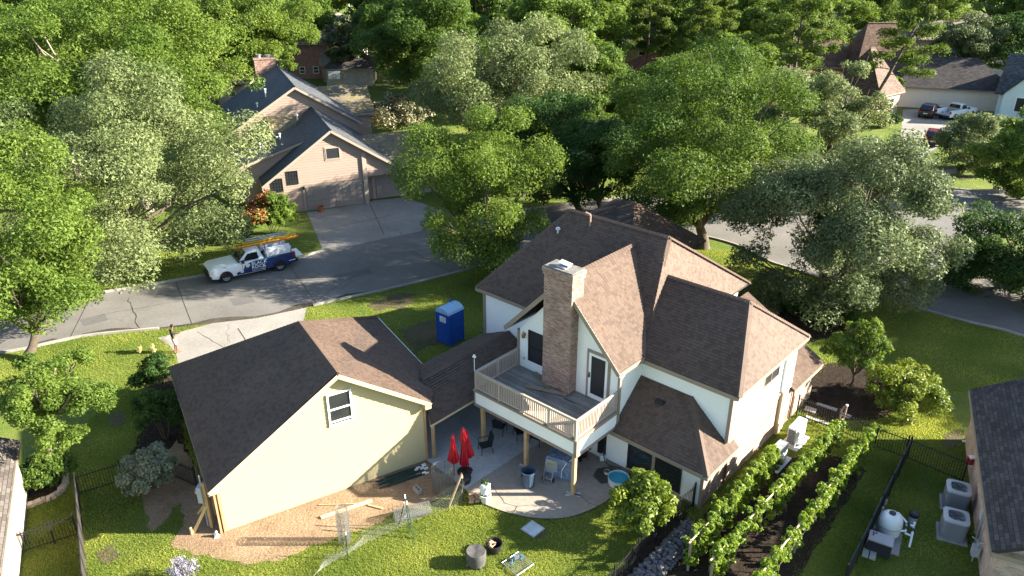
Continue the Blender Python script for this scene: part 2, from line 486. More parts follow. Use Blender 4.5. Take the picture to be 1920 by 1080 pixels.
# driveway behind the garage, its joints and cracks
sheet('driveway', [(-21.06, 40.13),(-19.99, 39.22),(-19.22, 38.23),(-18.32, 36.46),(-16.61, 32.06),(-7.52, 37.51),(-10.07, 39.73),(-12.08, 41.62),(-12.94, 42.47),(-13.19, 44.18),(-15.99, 42.68),(-18.43, 42.04)], 0.012, MAT_DRIVE)
ribbon('expansion_joint', [(-16.69, 41.34),(-15.67, 39.73)], 0.05, 0.018, MAT_CRACK)
ribbon('driveway_crack', [(-19.01, 40.93),(-17.62, 39.73),(-16.73, 38.97)], 0.03, 0.018, MAT_CRACK, 0.05, 9)
# driveway of the pink house across the street
sheet('driveway', [(-14.26, 53.76),(-17.65, 62.58),(-12.79, 65.00),(-12.44, 65.74),(-9.68, 66.65),(-6,63),(-7.4,57.9)], 0.012, MAT_DRIVE2)
ribbon('expansion_joint', [(-15.85, 57.83),(-10.01, 62.04)], 0.05, 0.018, MAT_CRACK)
ribbon('expansion_joint', [(-12.65, 65.00),(-10.19, 57.23)], 0.05, 0.018, MAT_CRACK)
# far drives and walks on the right
sheet('driveway', [(39.87, 78.71),(44.91, 87.76),(52.72, 104.02),(65.97, 107.51),(55.87, 93.56),(51.73, 88.77),(46.24, 83.93),(41.63, 79.13)], 0.012, MAT_DRIVE)
sheet('driveway', [(39.38, 79.13),(47.38, 87.76),(48.43, 85.33),(42.76, 79.13),(39.42, 75.55)], 0.016, MAT_DRIVE)
sheet('path', [(42.29, 74.79),(49.16, 77.50),(48.50, 76.12),(41.57, 73.14)], 0.012, M('pinkish_paving', (0.42,0.31,0.27)))
sheet('driveway', [(72.44, 126.76),(82.26, 131.81),(74.88, 117.67),(67.50, 111.61)], 0.012, MAT_DRIVE2)
sheet('driveway', [(-20.27, 126.76),(-13.86, 131.81),(-13.30, 128.74),(-19.45, 122.97)], 0.012, MAT_DRIVE)
sheet('driveway', [(-14.13, 107.87),(-12.16, 110.46),(-11.44, 103.35),(-13.00, 102.03)], 0.012, MAT_DRIVE)
# front walk by the hedge
sheet('path', [(16.15, 43.20),(18.74, 44.88),(22.25, 46.75),(22.34, 46.09),(18.76, 43.95),(16.13, 42.25)], 0.012, MAT_DRIVE2)

# patio
sheet('patio', [(-3.92, 28.48),(-2.95, 27.50),(-2.03, 26.46),(0.45, 29.04),(2.15, 30.37),(0.38, 31.97),(1.89, 33.64),(-1.62, 36.80),(-7.90, 35.42)], 0.05, MAT_PATIO)
arc = smooth_line([(-2.03, 26.46),(-1.69, 25.94),(-1.24, 25.57),(-0.22, 25.01),(0.99, 24.66),(2.20, 24.69),(3.23, 25.14),(4.09, 25.80),(4.69, 26.60),(5.24, 27.57)], 4)
sheet('patio', list(arc) + [Vector((4.90, 27.89)), Vector((2.15, 30.37)), Vector((0.45, 29.04))], 0.055, MAT_PATIO2)
for k, pl in enumerate(([(-0.91, 26.70),(-0.57, 26.08),(-0.32, 25.57)],[(-0.32, 25.57),(0.18, 25.34),(0.90, 25.47),(1.36, 25.74)],[(2.86, 26.14),(3.27, 25.57),(3.63, 25.37)],[(0.18, 25.34),(0.00, 24.88)])):
    ribbon('patio_crack', pl, 0.022, 0.062, MAT_CRACK, 0.03, 20+k)
sheet('wet_patch', [(3.62, 27.31),(3.84, 27.87),(4.46, 28.02),(5.02, 27.72),(5.12, 27.39),(4.45, 26.95),(3.92, 26.81)], 0.063, M('wet_concrete', (0.075,0.06,0.045), rough=0.35), jitter=0.06, seed=3)

# bare dirt round the garage, soil patches, mulch beds
sheet('dirt', [(-15.87, 30.05),(-16.61, 27.40),(-14.50, 23.88),(-14.09, 25.57),(-13.48, 24.29),(-13.53, 23.24),(-12.62, 22.72),(-11.54, 22.50),(-10.02, 22.22),(-8.82, 22.33),(-7.88, 23.12),(-6.83, 23.65),(-5.85, 24.19),(-4.77, 25.01),(-3.60, 25.54),(-2.28, 26.70),(-2.08, 27.31),(-3.80, 28.78),(-8.27, 26.33),(-11.48, 24.29)], 0.012, MAT_DIRT, jitter=0.14, seed=4)
sheet('soil_patch', [(-20.20, 32.24),(-19.56, 32.43),(-19.07, 31.60),(-19.17, 31.01),(-19.70, 31.15)], 0.012, MAT_DIRTP, 0.12, seed=6)
sheet('soil_patch', [(-23.03, 35.36),(-22.58, 35.74),(-22.36, 35.41),(-22.83, 35.09)], 0.012, MAT_DIRTP, 0.1, seed=7)
sheet('soil_patch', [(-9.41, 45.12),(-7.14, 46.50),(-6.04, 46.17),(-7.16, 43.95),(-8.68, 43.80)], 0.012, MAT_DIRTP, 0.3, seed=8)
sheet('soil_patch', [(-6.96, 41.20),(-4.36, 43.05),(-4.03, 39.73),(-5.47, 37.98)], 0.012, MAT_DIRTP, 0.3, seed=9)
sheet('soil_patch', [(20.79, 30.62),(21.77, 30.93),(21.51, 29.85),(20.45, 29.36),(20.21, 29.77)], 0.012, MAT_DIRTP, 0.15, seed=10)
sheet('soil_patch', [(0.65, 24.29),(1.30, 24.19),(1.41, 23.71),(1.02, 23.53),(0.54, 23.83)], 0.012, MAT_DIRTP, 0.08, seed=11)
sheet('soil_patch', [(-16.16, 22.66),(-15.81, 23.24),(-15.08, 22.66),(-15.43, 22.22)], 0.012, MAT_DIRTP, 0.15, seed=12)
sheet('mulch_bed', [(5.18, 20.81),(8.04, 25.01),(11.66, 28.18),(12.46, 28.56),(14.71, 28.96),(15.77, 28.41),(15.82, 27.72),(10.13, 20.81)], 0.014, MAT_MULCH, 0.08, seed=13)
sheet('mulch_bed', [(14.59, 32.29),(15.82, 31.51),(17.99, 31.78),(19.98, 32.52),(21.60, 33.75),(22.79, 35.47),(21.57, 36.69),(17.95, 37.27),(16.02, 35.85)], 0.014, MAT_MULCH, 0.12, seed=14)
sheet('mulch_bed', [(16.65, 43.20),(18.25, 45.52),(21.41, 45.52),(22.01, 43.95),(20.62, 40.93),(17.93, 39.73),(16.36, 39.73)], 0.014, MAT_MULCH, 0.2, seed=15)
sheet('mulch_bed', [(-20.42, 25.47),(-21.89, 27.13),(-22.28, 28.64),(-20.52, 28.56),(-19.77, 27.50),(-19.53, 26.25)], 0.014, MAT_MULCH, 0.08, seed=16)
sheet('mulch_bed', [(-16.43, 27.13),(-17.81, 29.04),(-17.91, 31.60),(-20.39, 36.69),(-18.91, 36.69),(-16.03, 31.15),(-14.28, 27.87),(-14.41, 26.08)], 0.010, MAT_MULCH, 0.15, seed=17)
sheet('mulch_bed', [(3.81, 21.58),(6.33, 25.01),(7.34, 25.08),(6.59, 23.53),(5.05, 21.19)], 0.011, MAT_MULCH, 0.08, seed=18)
sheet('lawn_bed', [(43.77, 73.14),(46.43, 74.05),(45.89, 72.78),(43.43, 71.89)], 0.014, MAT_DIRTP, 0.1, seed=19)

# ================================================================== FOLIAGE
MAT_BARK = M('bark', (0.11,0.085,0.062), rough=0.9, var=0.3, scale=3, bmp=0.8, bdist=0.04)
MAT_BARK_PALE = M('pale_bark', (0.30,0.26,0.20), rough=0.9, var=0.3, scale=3, bmp=0.6, bdist=0.03)
LEAF = {
 'oak':    leaf_mat('leaf_oak', (0.032,0.076,0.012), (0.145,0.210,0.036), 0.38, rough=0.6, spec=0.2),
 'mid':    leaf_mat('leaf_mid', (0.042,0.092,0.014), (0.180,0.250,0.046), 0.40, rough=0.6, spec=0.2),
 'bright': leaf_mat('leaf_bright', (0.050,0.104,0.014), (0.205,0.275,0.050), 0.42, rough=0.6, spec=0.2),
 'live':   leaf_mat('leaf_live_oak', (0.072,0.106,0.036), (0.250,0.290,0.112), 0.30, rough=0.6, spec=0.25),
 'grey':   leaf_mat('leaf_grey', (0.052,0.082,0.032), (0.195,0.235,0.095), 0.28, rough=0.6, spec=0.25),
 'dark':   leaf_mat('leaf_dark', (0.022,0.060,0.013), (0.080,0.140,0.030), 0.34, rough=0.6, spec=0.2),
 'pine':   leaf_mat('needle_pine', (0.042,0.084,0.014), (0.165,0.220,0.040), 0.36, rough=0.6, spec=0.2),
 'vine':   leaf_mat('leaf_vine', (0.075,0.150,0.014), (0.290,0.370,0.048), 0.45),
 'citrus': leaf_mat('leaf_citrus', (0.055,0.105,0.011), (0.270,0.320,0.040), 0.36, rough=0.5, spec=0.3),
 'silver': leaf_mat('leaf_silver', (0.105,0.130,0.070), (0.285,0.300,0.185), 0.15),
 'red':    leaf_mat('leaf_red_tip', (0.20,0.070,0.028), (0.40,0.20,0.065), 0.3),
 'bloom':  leaf_mat('bloom_cream', (0.34,0.30,0.19), (0.58,0.50,0.36), 0.2),
 'purple': leaf_mat('flower_purple', (0.24,0.22,0.30), (0.42,0.38,0.50), 0.2),
 'magnolia': leaf_mat('leaf_magnolia', (0.032,0.058,0.016), (0.22,0.24,0.10), 0.2, rough=0.5, spec=0.35),
}

def leaves_mesh(name, C, Rad, n, size, seed, mats, aspect=0.5, up=0.45, jit=0.8, inner=0.22, squash=0.8, ccol=None, weights=None, long_axis=None, matidx=None, tri=False):
    """n leaf quads on the shells of blobs C (k,3), radii Rad (k,)"""
    g = np.random.default_rng(seed)
    C = np.asarray(C, float); Rad = np.asarray(Rad, float); k = len(C)
    w = Rad**2 if weights is None else weights
    idx = g.choice(k, n, p=w/w.sum())
    d = g.normal(size=(n,3)); d[:,2] += 0.25; d /= np.linalg.norm(d, axis=1)[:,None]
    rr = Rad[idx]*np.where(g.random(n) < inner, g.random(n)**0.5*0.85, 0.78+0.34*g.random(n)+np.where(g.random(n)<0.10, 0.35*g.random(n), 0))
    P = C[idx] + d*rr[:,None]*np.array([1,1,squash])
    nm = d*0.55 + g.normal(size=(n,3))*jit*0.55 + np.array([0,0,up]); nm /= np.linalg.norm(nm, axis=1)[:,None]
    a = g.normal(size=(n,3))
    if long_axis is not None: a = a*0.5 + np.asarray(long_axis)
    a -= nm*(a*nm).sum(1)[:,None]; a /= np.linalg.norm(a, axis=1)[:,None]
    b = np.cross(nm, a)
    s = size*(0.65+0.7*g.random(n))[:,None]
    K = 3 if tri else 4
    V = np.empty((n,K,3)); off = nm*s*0.10
    if tri:
        V[:,0] = P - a*s*0.5; V[:,1] = P + b*s*aspect*0.62 + off + a*s*0.18; V[:,2] = P - b*s*aspect*0.62 + off + a*s*0.5
    else:
        V[:,0] = P - a*s*0.5; V[:,2] = P + a*s*0.5
        V[:,1] = P + b*s*aspect*0.5 + off + a*s*0.06; V[:,3] = P - b*s*aspect*0.5 + off + a*s*0.06
    me = bpy.data.meshes.new(name)
    me.vertices.add(n*K); me.vertices.foreach_set('co', V.astype(np.float32).ravel())
    me.loops.add(n*K); me.loops.foreach_set('vertex_index', np.arange(n*K, dtype=np.int32))
    me.polygons.add(n); me.polygons.foreach_set('loop_start', np.arange(0, n*K, K, dtype=np.int32))
    try: me.polygons.foreach_set('loop_total', np.full(n, K, dtype=np.int32))
    except Exception: pass
    if not isinstance(mats, (list, tuple)): mats = [mats]
    for m in mats: me.materials.append(m)
    if matidx is not None: me.polygons.foreach_set('material_index', matidx(P, g).astype(np.int32))
    ct = g.random(k)*0.5 if ccol is None else ccol
    t = np.clip(ct[idx] + 0.5*g.random(n)**1.2, 0, 1).astype(np.float32)
    at = me.attributes.new('tint', 'FLOAT', 'FACE'); at.data.foreach_set('value', t)
    me.update(); me.validate()
    return me

def blobs(seed, rx, ry, rz, n1=18, n2=9, r1=0.34, r2=0.45, low=-0.45):
    """two-level clumps over an ellipsoid: returns main centres, sub centres, sub radii, sub tint"""
    g = np.random.default_rng(seed)
    main = []; ga = math.pi*(3-math.sqrt(5))
    for i in range(n1):
        z = 1 - (i+0.5)/n1*(1-low); r = math.sqrt(max(0,1-z*z)); a = ga*i + g.uniform(-.5,.5)
        s = g.uniform(0.62, 0.95)
        main.append((r*math.cos(a)*s*rx, r*math.sin(a)*s*ry, z*s*rz))
    for i in range(max(2, n1//5)):
        main.append(tuple(g.uniform(-.35,.35,3)*np.array([rx,ry,rz])))
    main = np.array(main); R1 = r1*(rx+ry+rz)/3*g.uniform(0.6,1.4,len(main))
    C = []; Rd = []; T = []
    for m, r in zip(main, R1):
        tint = g.random()*0.35
        for j in range(n2):
            d = g.normal(size=3); d[2] = abs(d[2])*0.9 - 0.25; d /= np.linalg.norm(d)
            C.append(m + d*r*g.uniform(0.55,0.95)*np.array([1,1,.8])); Rd.append(r*r2*g.uniform(0.7,1.2)); T.append(tint+g.random()*0.18)
    return main, np.array(C), np.array(Rd), np.array(T)

def limb(mb, p0, p1, r0, r1, g, n=7, sag=0.12):
    p0, p1 = Vector(p0), Vector(p1); L = (p1-p0).length
    pts = []
    for i in range(6):
        t = i/5; q = p0.lerp(p1, t); k = math.sin(t*math.pi)
        q += Vector((g.uniform(-1,1), g.uniform(-1,1), g.uniform(0,1)))*L*sag*k*0.5
        pts.append(q)
    mb.tube(pts, [r0+(r1-r0)*(i/5)**0.8 for i in range(6)], n)

CROWN_CACHE = {}
def tree(name, label, base, c, rx, rz, kind='oak', n=26000, leaf=0.26, seed=1, group=None, ry=None, r1=0.34, n1=18, trunk_r=0.30, mat_bark=None, cat='tree', low=-0.95, cache=None, limbs=9, fork=0.35, aspect=0.5, squash=0.8, inner=0.2):
    """c: crown centre in the world; base: foot of the trunk"""
    ry = ry or rx
    t = thing(name, label, cat, (base[0], base[1], 0), 0, group)
    ox, oy, oz = c[0]-base[0], c[1]-base[1], c[2]
    main, C, Rd, T = blobs(seed, rx, ry, rz, n1=n1, r1=r1, low=low)
    me = leaves_mesh('crown', C, Rd, int(n*2.1), leaf*0.76, seed, LEAF[kind], ccol=T, aspect=aspect, squash=squash, inner=inner, tri=True)
    cr = link('crown', me, t, (ox, oy, oz)); 
    g = random.Random(seed); mb = MB()
    fk = Vector((ox*0.5+g.uniform(-.2,.2), oy*0.5, max(0.8, (oz-rz)*0.5 + oz*fork*0.6)))
    mb.tube([(0,0,-0.1),(g.uniform(-.05,.05),0,0.25),fk*0.5+Vector((g.uniform(-.15,.15),0,0)),fk], [trunk_r*1.5,trunk_r*1.1,trunk_r*0.95,trunk_r*0.8], 10)
    order = list(range(len(main))); g.shuffle(order)
    for i in order[:limbs]:
        p = Vector(main[i]) + Vector((ox,oy,oz))
        limb(mb, fk, p, trunk_r*0.55, 0.04, g)
        for q in range(2):
            a = fk.lerp(p, g.uniform(.45,.75)); e = p + Vector((g.uniform(-1,1),g.uniform(-1,1),g.uniform(-.3,.8)))*rx*0.28
            limb(mb, a, e, trunk_r*0.2, 0.02, g, 5)
    mb.build('trunk', mat_bark or MAT_BARK, t, smooth=True)
    return t

def tree_copy(src, base, scale, rot, label, group=None):
    c = copy_tree(src); c.location = (base[0], base[1], 0); c.rotation_euler = (0,0,rot)
    c.scale = (scale[0], scale[0], scale[1]) if hasattr(scale,'__len__') else (scale,)*3
    c['label'] = label
    if group: c['group'] = group
    elif 'group' in c: del c['group']
    return c

def shrub(name, label, base, rx, rz, kind, n, leaf, seed, cat='bush', ry=None, zc=None, n1=10, r1=0.42, group=None, stems=5, squash=0.85, aspect=0.5, up=0.45, mats=None, matidx=None, rot=0.0, part='foliage', low=-0.2, long_axis=None):
    t = thing(name, label, cat, (base[0], base[1], 0), rot, group)
    ry = ry or rx; zc = rz*0.95 if zc is None else zc
    main, C, Rd, T = blobs(seed, rx, ry, rz, n1=n1, n2=7, r1=r1, low=low)
    me = leaves_mesh(part, C, Rd, n, leaf, seed, mats or LEAF[kind], ccol=T, squash=squash, aspect=aspect, up=up, matidx=matidx, long_axis=long_axis)
    link(part, me, t, (0,0,zc))
    mb = MB(); g = random.Random(seed)
    for i in range(stems):
        a = 2*math.pi*i/stems + g.uniform(-.3,.3)
        limb(mb, (0.08*math.cos(a),0.08*math.sin(a),0), (rx*0.5*math.cos(a), ry*0.5*math.sin(a), zc+rz*0.2), 0.035, 0.012, g, 6)
    mb.build('stem', MAT_BARK, t, smooth=True)
    return t

# ================================================================== THE HOUSE, GARAGE AND BREEZEWAY
C_SH1, C_SH2 = (0.084,0.055,0.041), (0.138,0.095,0.070)
MAT_SHINGLE = shingle_mat('brown_shingles', C_SH1, C_SH2, geo=True)
MAT_ROOFBASE = M('roof_felt', (0.04,0.033,0.03), rough=0.9)
MAT_WHITE = M('white_stucco', (0.84,0.84,0.80), rough=0.8, var=0.03, scale=0.8, bmp=0.25, bdist=0.006)
MAT_CREAM = M('cream_siding', (0.42,0.352,0.195), rough=0.7, var=0.03, scale=0.6, bmp=0.1)
MAT_TRIM = M('taupe_trim', (0.27,0.215,0.165), rough=0.6, var=0.06)
MAT_TRIM2 = M('tan_trim', (0.55,0.42,0.26), rough=0.6, var=0.06)
MAT_RAIL = M('rail_paint', (0.42,0.35,0.29), rough=0.5, var=0.05)
MAT_WFRAME = M('white_vinyl', (0.80,0.80,0.78), rough=0.4, var=0.03, bmp=0)
MAT_BRICK = brick_mat('house_brick', (0.33,0.20,0.14), (0.50,0.38,0.29), (0.46,0.41,0.35))
MAT_CHIM = brick_mat('chimney_brick', (0.23,0.115,0.085), (0.42,0.28,0.225), (0.36,0.31,0.265), h=0.07)
MAT_WOOD = M('raw_timber', (0.48,0.32,0.16), rough=0.8, var=0.15, scale=3, fine=25)
MAT_WOODW = M('weathered_board', (0.29,0.215,0.14), rough=0.85, var=0.2, scale=3, fine=25)
MAT_DECKB = M('deck_boards', (0.215,0.195,0.17), rough=0.9, var=0.25, scale=1.2, fine=14, tint=0.18)
MAT_GLASS = glass_dark('window_glass')
MAT_SCREEN = M('dark_screen', (0.022,0.024,0.028), rough=0.5, var=0.1, bmp=0)
MAT_BLACK = M('black_metal', (0.018,0.018,0.019), rough=0.45, var=0.1, bmp=0)
MAT_STEEL = M('galvanised', (0.45,0.46,0.47), rough=0.4, metal=0.8, var=0.1, bmp=0)
MAT_GREYP = M('grey_paint', (0.36,0.37,0.38), rough=0.5, var=0.06, bmp=0)

def clip2(P, a, b, c):
    """keep a*x+b*y<=c of a 2D polygon"""
    out = []; n = len(P)
    for i in range(n):
        p, q = P[i], P[(i+1) % n]; dp = a*p[0]+b*p[1]-c; dq = a*q[0]+b*q[1]-c
        if dp <= 0: out.append(p)
        if (dp < 0 < dq) or (dq < 0 < dp):
            t = dp/(dp-dq); out.append((p[0]+(q[0]-p[0])*t, p[1]+(q[1]-p[1])*t))
    return out

def shingle_courses(mb, poly, row=0.145, tab=0.18, lift=0.018, seed=1):
    P = [Vector(p) for p in poly]; n = newell(P)
    if n.z < 0: P.reverse(); n = -n
    u = Vector((0,0,1)).cross(n).normalized(); v = n.cross(u); o = P[0]
    Q = [((p-o).dot(u), (p-o).dot(v)) for p in P]
    v0, v1 = min(q[1] for q in Q), max(q[1] for q in Q)
    r = random.Random(seed); k = 0; y = v0
    patch = [(r.uniform(-8,8), r.uniform(-8,8), r.uniform(.6,1.6)) for _ in range(6)]
    while y < v1 - 1e-4:
        y2 = min(y+row, v1)
        S = clip2(clip2(Q, 0, -1, -y), 0, 1, y2)
        if len(S) >= 3:
            x0, x1 = min(q[0] for q in S), max(q[0] for q in S)
            x = math.floor(x0/tab)*tab + (k % 2)*tab*0.5 - tab
            while x < x1:
                w = tab*r.uniform(0.7, 1.3); xe = x + w
                T = clip2(clip2(S, -1, 0, -x), 1, 0, xe-0.006) if (xe > x0) else []
                if len(T) >= 3:
                    ex = r.choice((0, 0, 0.006, 0.010)); t = r.uniform(0.0, 0.25) if r.random() < 0.33 else r.uniform(0.5, 0.9)
                    vs = []; low = []
                    for qx, qy in T:
                        f = 1 - (qy-y)/(row); L = 0.004 + (lift+ex)*max(0, f)
                        vs.append(o + u*qx + v*qy + n*L)
                    fs = [tuple(range(len(vs)))]; m = len(vs)
                    for i in range(m):
                        a, b = T[i], T[(i+1) % m]
                        if abs(a[1]-y) < 1e-5 and abs(b[1]-y) < 1e-5 and abs(a[0]-b[0]) > 1e-4:
                            vs += [o+u*a[0]+v*a[1], o+u*b[0]+v*b[1]]; fs.append((i, len(vs)-2, len(vs)-1, (i+1) % m))
                    mb.add(vs, fs, 0, t)
                x = xe
        y = y2; k += 1

def roof(parent, planes, mat=None, thick=0.13, fascia=None, caps=(), geo=True, seed=1, basemat=None, capw=0.16, name='roof', fmat=None):
    """planes: list of 3D polygons (top faces); built as slabs, shingled course by course"""
    sl = MB()
    for P in planes:
        n = newell([Vector(p) for p in P]); n = n if n.z > 0 else -n
        sl.extr([Vector(p)-n*0.001 for p in P], (0,0,-thick))
    r = sl.build(name, basemat or MAT_ROOFBASE, parent)
    sh = MB()
    if geo:
        for i, P in enumerate(planes): shingle_courses(sh, P, seed=seed+i)
        s = sh.build('shingles', mat or MAT_SHINGLE, r); s['kind'] = 'stuff'
    else:
        for P in planes:
            P = [Vector(p) for p in P]; n = newell(P)
            if n.z < 0: P.reverse(); n = -n
            sh.add([p+n*0.004 for p in P], [tuple(range(len(P)))])
        s = sh.build('shingles', mat or MAT_SHINGLE, r); s['kind'] = 'stuff'
    if caps:
        rg = random.Random(seed)
        for a, b in caps:
            cb = MB()
            a, b = Vector(a), Vector(b); L = (b-a).length; k = max(1, int(L/(0.2 if geo else 2.0))); d = (b-a)/k; dn = d.normalized()
            side = dn.cross(Vector((0,0,1))).normalized(); upv = side.cross(dn)
            if upv.z < 0: upv = -upv
            for i in range(k):
                p = a + d*i; q = a + d*(i+1.08); l0, l1 = 0.05, 0.035
                dr = 0.10
                v = [p+upv*l0, p+side*capw+upv*(l0-dr), q+side*capw+upv*(l1-dr), q+upv*l1, q-side*capw+upv*(l1-dr), p-side*capw+upv*(l0-dr)]
                cb.add(v, [(0,1,2,3),(0,3,4,5)], 0, rg.uniform(.35,.8))
            cb.build('ridge_cap', mat or MAT_SHINGLE, r)
    if fascia:
        for a, b in fascia:
            fb = MB(); a, b = Vector(a), Vector(b)
            fb.beam(a - Vector((0,0,0.13)), b - Vector((0,0,0.13)), 0.035, 0.2)
            fb.build('fascia', fmat or MAT_TRIM, r)
    return r

def lap(mb, poly, axis, fixed, out, course=0.18, lift=0.014, tint=None):
    """lap siding over a polygon of (s,z) in the plane axis=fixed; out = +1/-1 towards which the face looks"""
    z0, z1 = min(p[1] for p in poly), max(p[1] for p in poly); z = z0
    r = random.Random(int(fixed*100))
    while z < z1-1e-4:
        ze = min(z+course, z1); S = clip2(clip2(poly, 0, -1, -z), 0, 1, ze)
        if len(S) >= 3:
            t = r.uniform(.3,.7)
            def P(q, l): return (fixed+out*l, q[0], q[1]) if axis == 'x' else (q[0], fixed+out*l, q[1])
            vs = [P(q, 0.004 + lift*(1-(q[1]-z)/course)) for q in S]
            fs = [tuple(range(len(vs)))]; m = len(S)
            for i in range(m):
                a, b = S[i], S[(i+1) % m]
                if abs(a[1]-z) < 1e-5 and abs(b[1]-z) < 1e-5 and abs(a[0]-b[0]) > 1e-4:
                    vs += [P(a, 0), P(b, 0)]; fs.append((i, len(vs)-2, len(vs)-1, (i+1) % m))
            mb.add(vs, fs, 0, t)
        z = ze

def window(parent, axis, fixed, out, s0, s1, z0, z1, fw=0.06, fm=None, gm=None, bars=(), vbars=(), label=None, trim=None, tw=0.1, name='window', depth=0.05, sill=False):
    """window > frame, pane(s); axis 'y': wall in the plane y=fixed, s runs along x"""
    fm = fm or MAT_WFRAME; gm = gm or MAT_GLASS
    def bx(mb, a0, a1, c0, c1, d0, d1):
        d0, d1 = sorted((fixed+out*d0, fixed+out*d1))
        if axis == 'y': mb.box(a0, d0, c0, a1, d1, c1)
        else: mb.box(d0, a0, c0, d1, a1, c1)
    f = MB()
    bx(f, s0, s0+fw, z0, z1, 0, depth); bx(f, s1-fw, s1, z0, z1, 0, depth)
    bx(f, s0+fw, s1-fw, z0, z0+fw, 0, depth); bx(f, s0+fw, s1-fw, z1-fw, z1, 0, depth)
    for z in bars: bx(f, s0+fw, s1-fw, z-fw*0.4, z+fw*0.4, 0, depth*0.9)
    for s_ in vbars: bx(f, s_-fw*0.3, s_+fw*0.3, z0+fw, z1-fw, 0, depth*0.8)
    w = f.build(name, fm, parent)
    if label: w['label'] = label
    zs = [z0+fw] + sorted(bars) + [z1-fw]
    for a, b in zip(zs, zs[1:]):
        p = MB(); bx(p, s0+fw, s1-fw, a, b, 0.003, depth*0.35); p.build('pane', gm, w)
    if trim:
        t = MB()
        bx(t, s0-tw, s0-0.002, z0-tw, z1+tw, 0, depth*0.6); bx(t, s1+0.002, s1+tw, z0-tw, z1+tw, 0, depth*0.6)
        bx(t, s0-0.001, s1+0.001, z1+0.002, z1+tw, 0, depth*0.6); bx(t, s0-0.001, s1+0.001, z0-tw, z0-0.002, 0, depth*0.6)
        t.build('window_trim', trim, w)
    return w

# ---------------------------------------------------------------- main house
HROT = R(-42.04)
house = thing('house', 'two storey white house with brown hip roofs and tall brick chimney', 'house', (2.58,26.08,0), HROT)
mb = MB()
# gable wing (first floor, then second floor with gable)
mb.extr([(-5.6,2.92,0.05),(0.05,2.92,0.05),(0.05,2.92,5.0),(-2.83,2.92,8.1),(-5.6,2.92,5.0)], (0,3.2,0))
mb.box(-10.05,5.15,0, -0.35,14.6,4.92)
mb.box(-0.3,4.75,2.35, 4.44,11.15,4.88)
mb.box(-0.33,2.921,0.02, 4.36,2.96,2.08)
mb.build('wall', MAT_WHITE, house)
bb = MB()
bb.box(-0.3,2.965,0, 4.44,14.25,2.1)
bb.box(-0.25,4.8,2.101, 4.435,11.1,2.349)
bb.build('brick_wall', MAT_BRICK, house)
# dentil course under the second floor of the right wall
for k in range(30):
    y = 4.95 + k*0.205
    q = MB(); q.box(4.437, y, 2.17, 4.475, y+0.1, 2.30)
    if k == 0: me_dent = q.mesh('brick', [MAT_BRICK]); o = link('brick', me_dent, house)
    else: o = link('brick', me_dent, house, (0, k*0.205, 0))
t = MB(); t.box(4.437,4.85,2.302, 4.50,11.1,2.40); t.box(4.437,4.85,2.10,4.46,11.1,2.165)
t.build('belly_band', MAT_TRIM2, house)
# roofs
RG_L, RG_R = (-7.3,8.75,9.0), (-1.5,8.75,9.0)
planes = [
 [(-10.4,4.82,5.0),(0.05,4.82,5.0),RG_R,RG_L],
 [(0.05,4.82,5.0),(0.05,15.0,5.0),RG_R],
 [(0.05,15.0,5.0),(-10.4,15.0,5.0),RG_L,RG_R],
 [(-10.4,15.0,5.0),(-10.4,4.82,5.0),RG_L],
 [(-6.24,2.55,5.05),(-2.95,2.55,8.45),(-2.95,8.25,8.45),(-6.24,4.9,5.05)],
 [(0.3,2.55,5.08),(0.3,4.6,5.08),(-0.95,6.3,6.38),(-2.95,8.25,8.45),(-2.95,2.55,8.45)],
 [(-0.6,4.45,4.95),(4.8,4.45,4.95),(3.2,7.95,7.45),(-1.35,7.95,7.45)],
 [(4.8,4.45,4.95),(4.8,11.45,4.95),(3.2,7.95,7.45)],
 [(4.8,11.45,4.95),(-1.0,11.45,4.95),(-1.35,7.95,7.45),(3.2,7.95,7.45)],
 [(0.06,4.74,3.9),(-0.3,2.85,2.265),(-0.3,2.6,2.05),(4.78,2.6,2.05),(2.64,4.74,3.9)],
 [(4.78,2.6,2.05),(4.78,5.25,2.05),(4.46,5.25,2.327),(4.46,4.74,2.327),(2.64,4.74,3.9)],
 [(4.74,10.95,2.14),(4.74,14.55,2.14),(0.2,14.55,4.64),(0.2,10.95,4.64)],
]
caps = [(RG_L,RG_R),(RG_R,(0.05,15.0,5.0)),(RG_L,(-10.4,4.82,5.0)),((-2.95,2.6,8.46),(-2.95,8.2,8.46)),((-1.35,7.95,7.46),(3.2,7.95,7.46)),
        ((3.2,7.95,7.45),(4.8,11.45,4.95)),((3.2,7.95,7.45),(4.8,4.45,4.95)),((2.64,4.74,3.9),(4.78,2.6,2.05)),(RG_R,(-1.15,7.75,7.95))]
fas = [((-10.4,4.83,5.0),(-6.5,4.83,5.0)),((-10.41,4.82,5.0),(-10.41,15,5.0)),((-0.2,4.44,4.95),(4.8,4.44,4.95)),((4.81,4.45,4.95),(4.81,11.45,4.95)),
       ((-0.3,2.59,2.05),(4.78,2.59,2.05)),((4.79,2.6,2.05),(4.79,5.25,2.05)),((4.75,10.95,2.14),(4.75,14.55,2.14)),
       ((-6.24,2.54,5.05),(-2.95,2.54,8.45)),((-2.95,2.54,8.45),(0.3,2.54,5.08)),((0.31,2.55,5.08),(0.31,4.5,5.08)),((-6.25,2.55,5.05),(-6.25,4.85,5.05))]
rf = roof(house, planes, fascia=fas, caps=caps, seed=11)
# valley metal shows as a narrow lighter strip
# soffits
sf = MB(); sf.box(-0.2,4.47,4.80,4.79,4.745,4.83); sf.box(4.445,4.46,4.80,4.79,11.4,4.83); sf.box(-10.38,4.84,4.85,-6.0,5.145,4.88); sf.box(-0.28,2.62,1.90,4.76,2.915,1.93)
sf.build('soffit', MAT_TRIM, house)
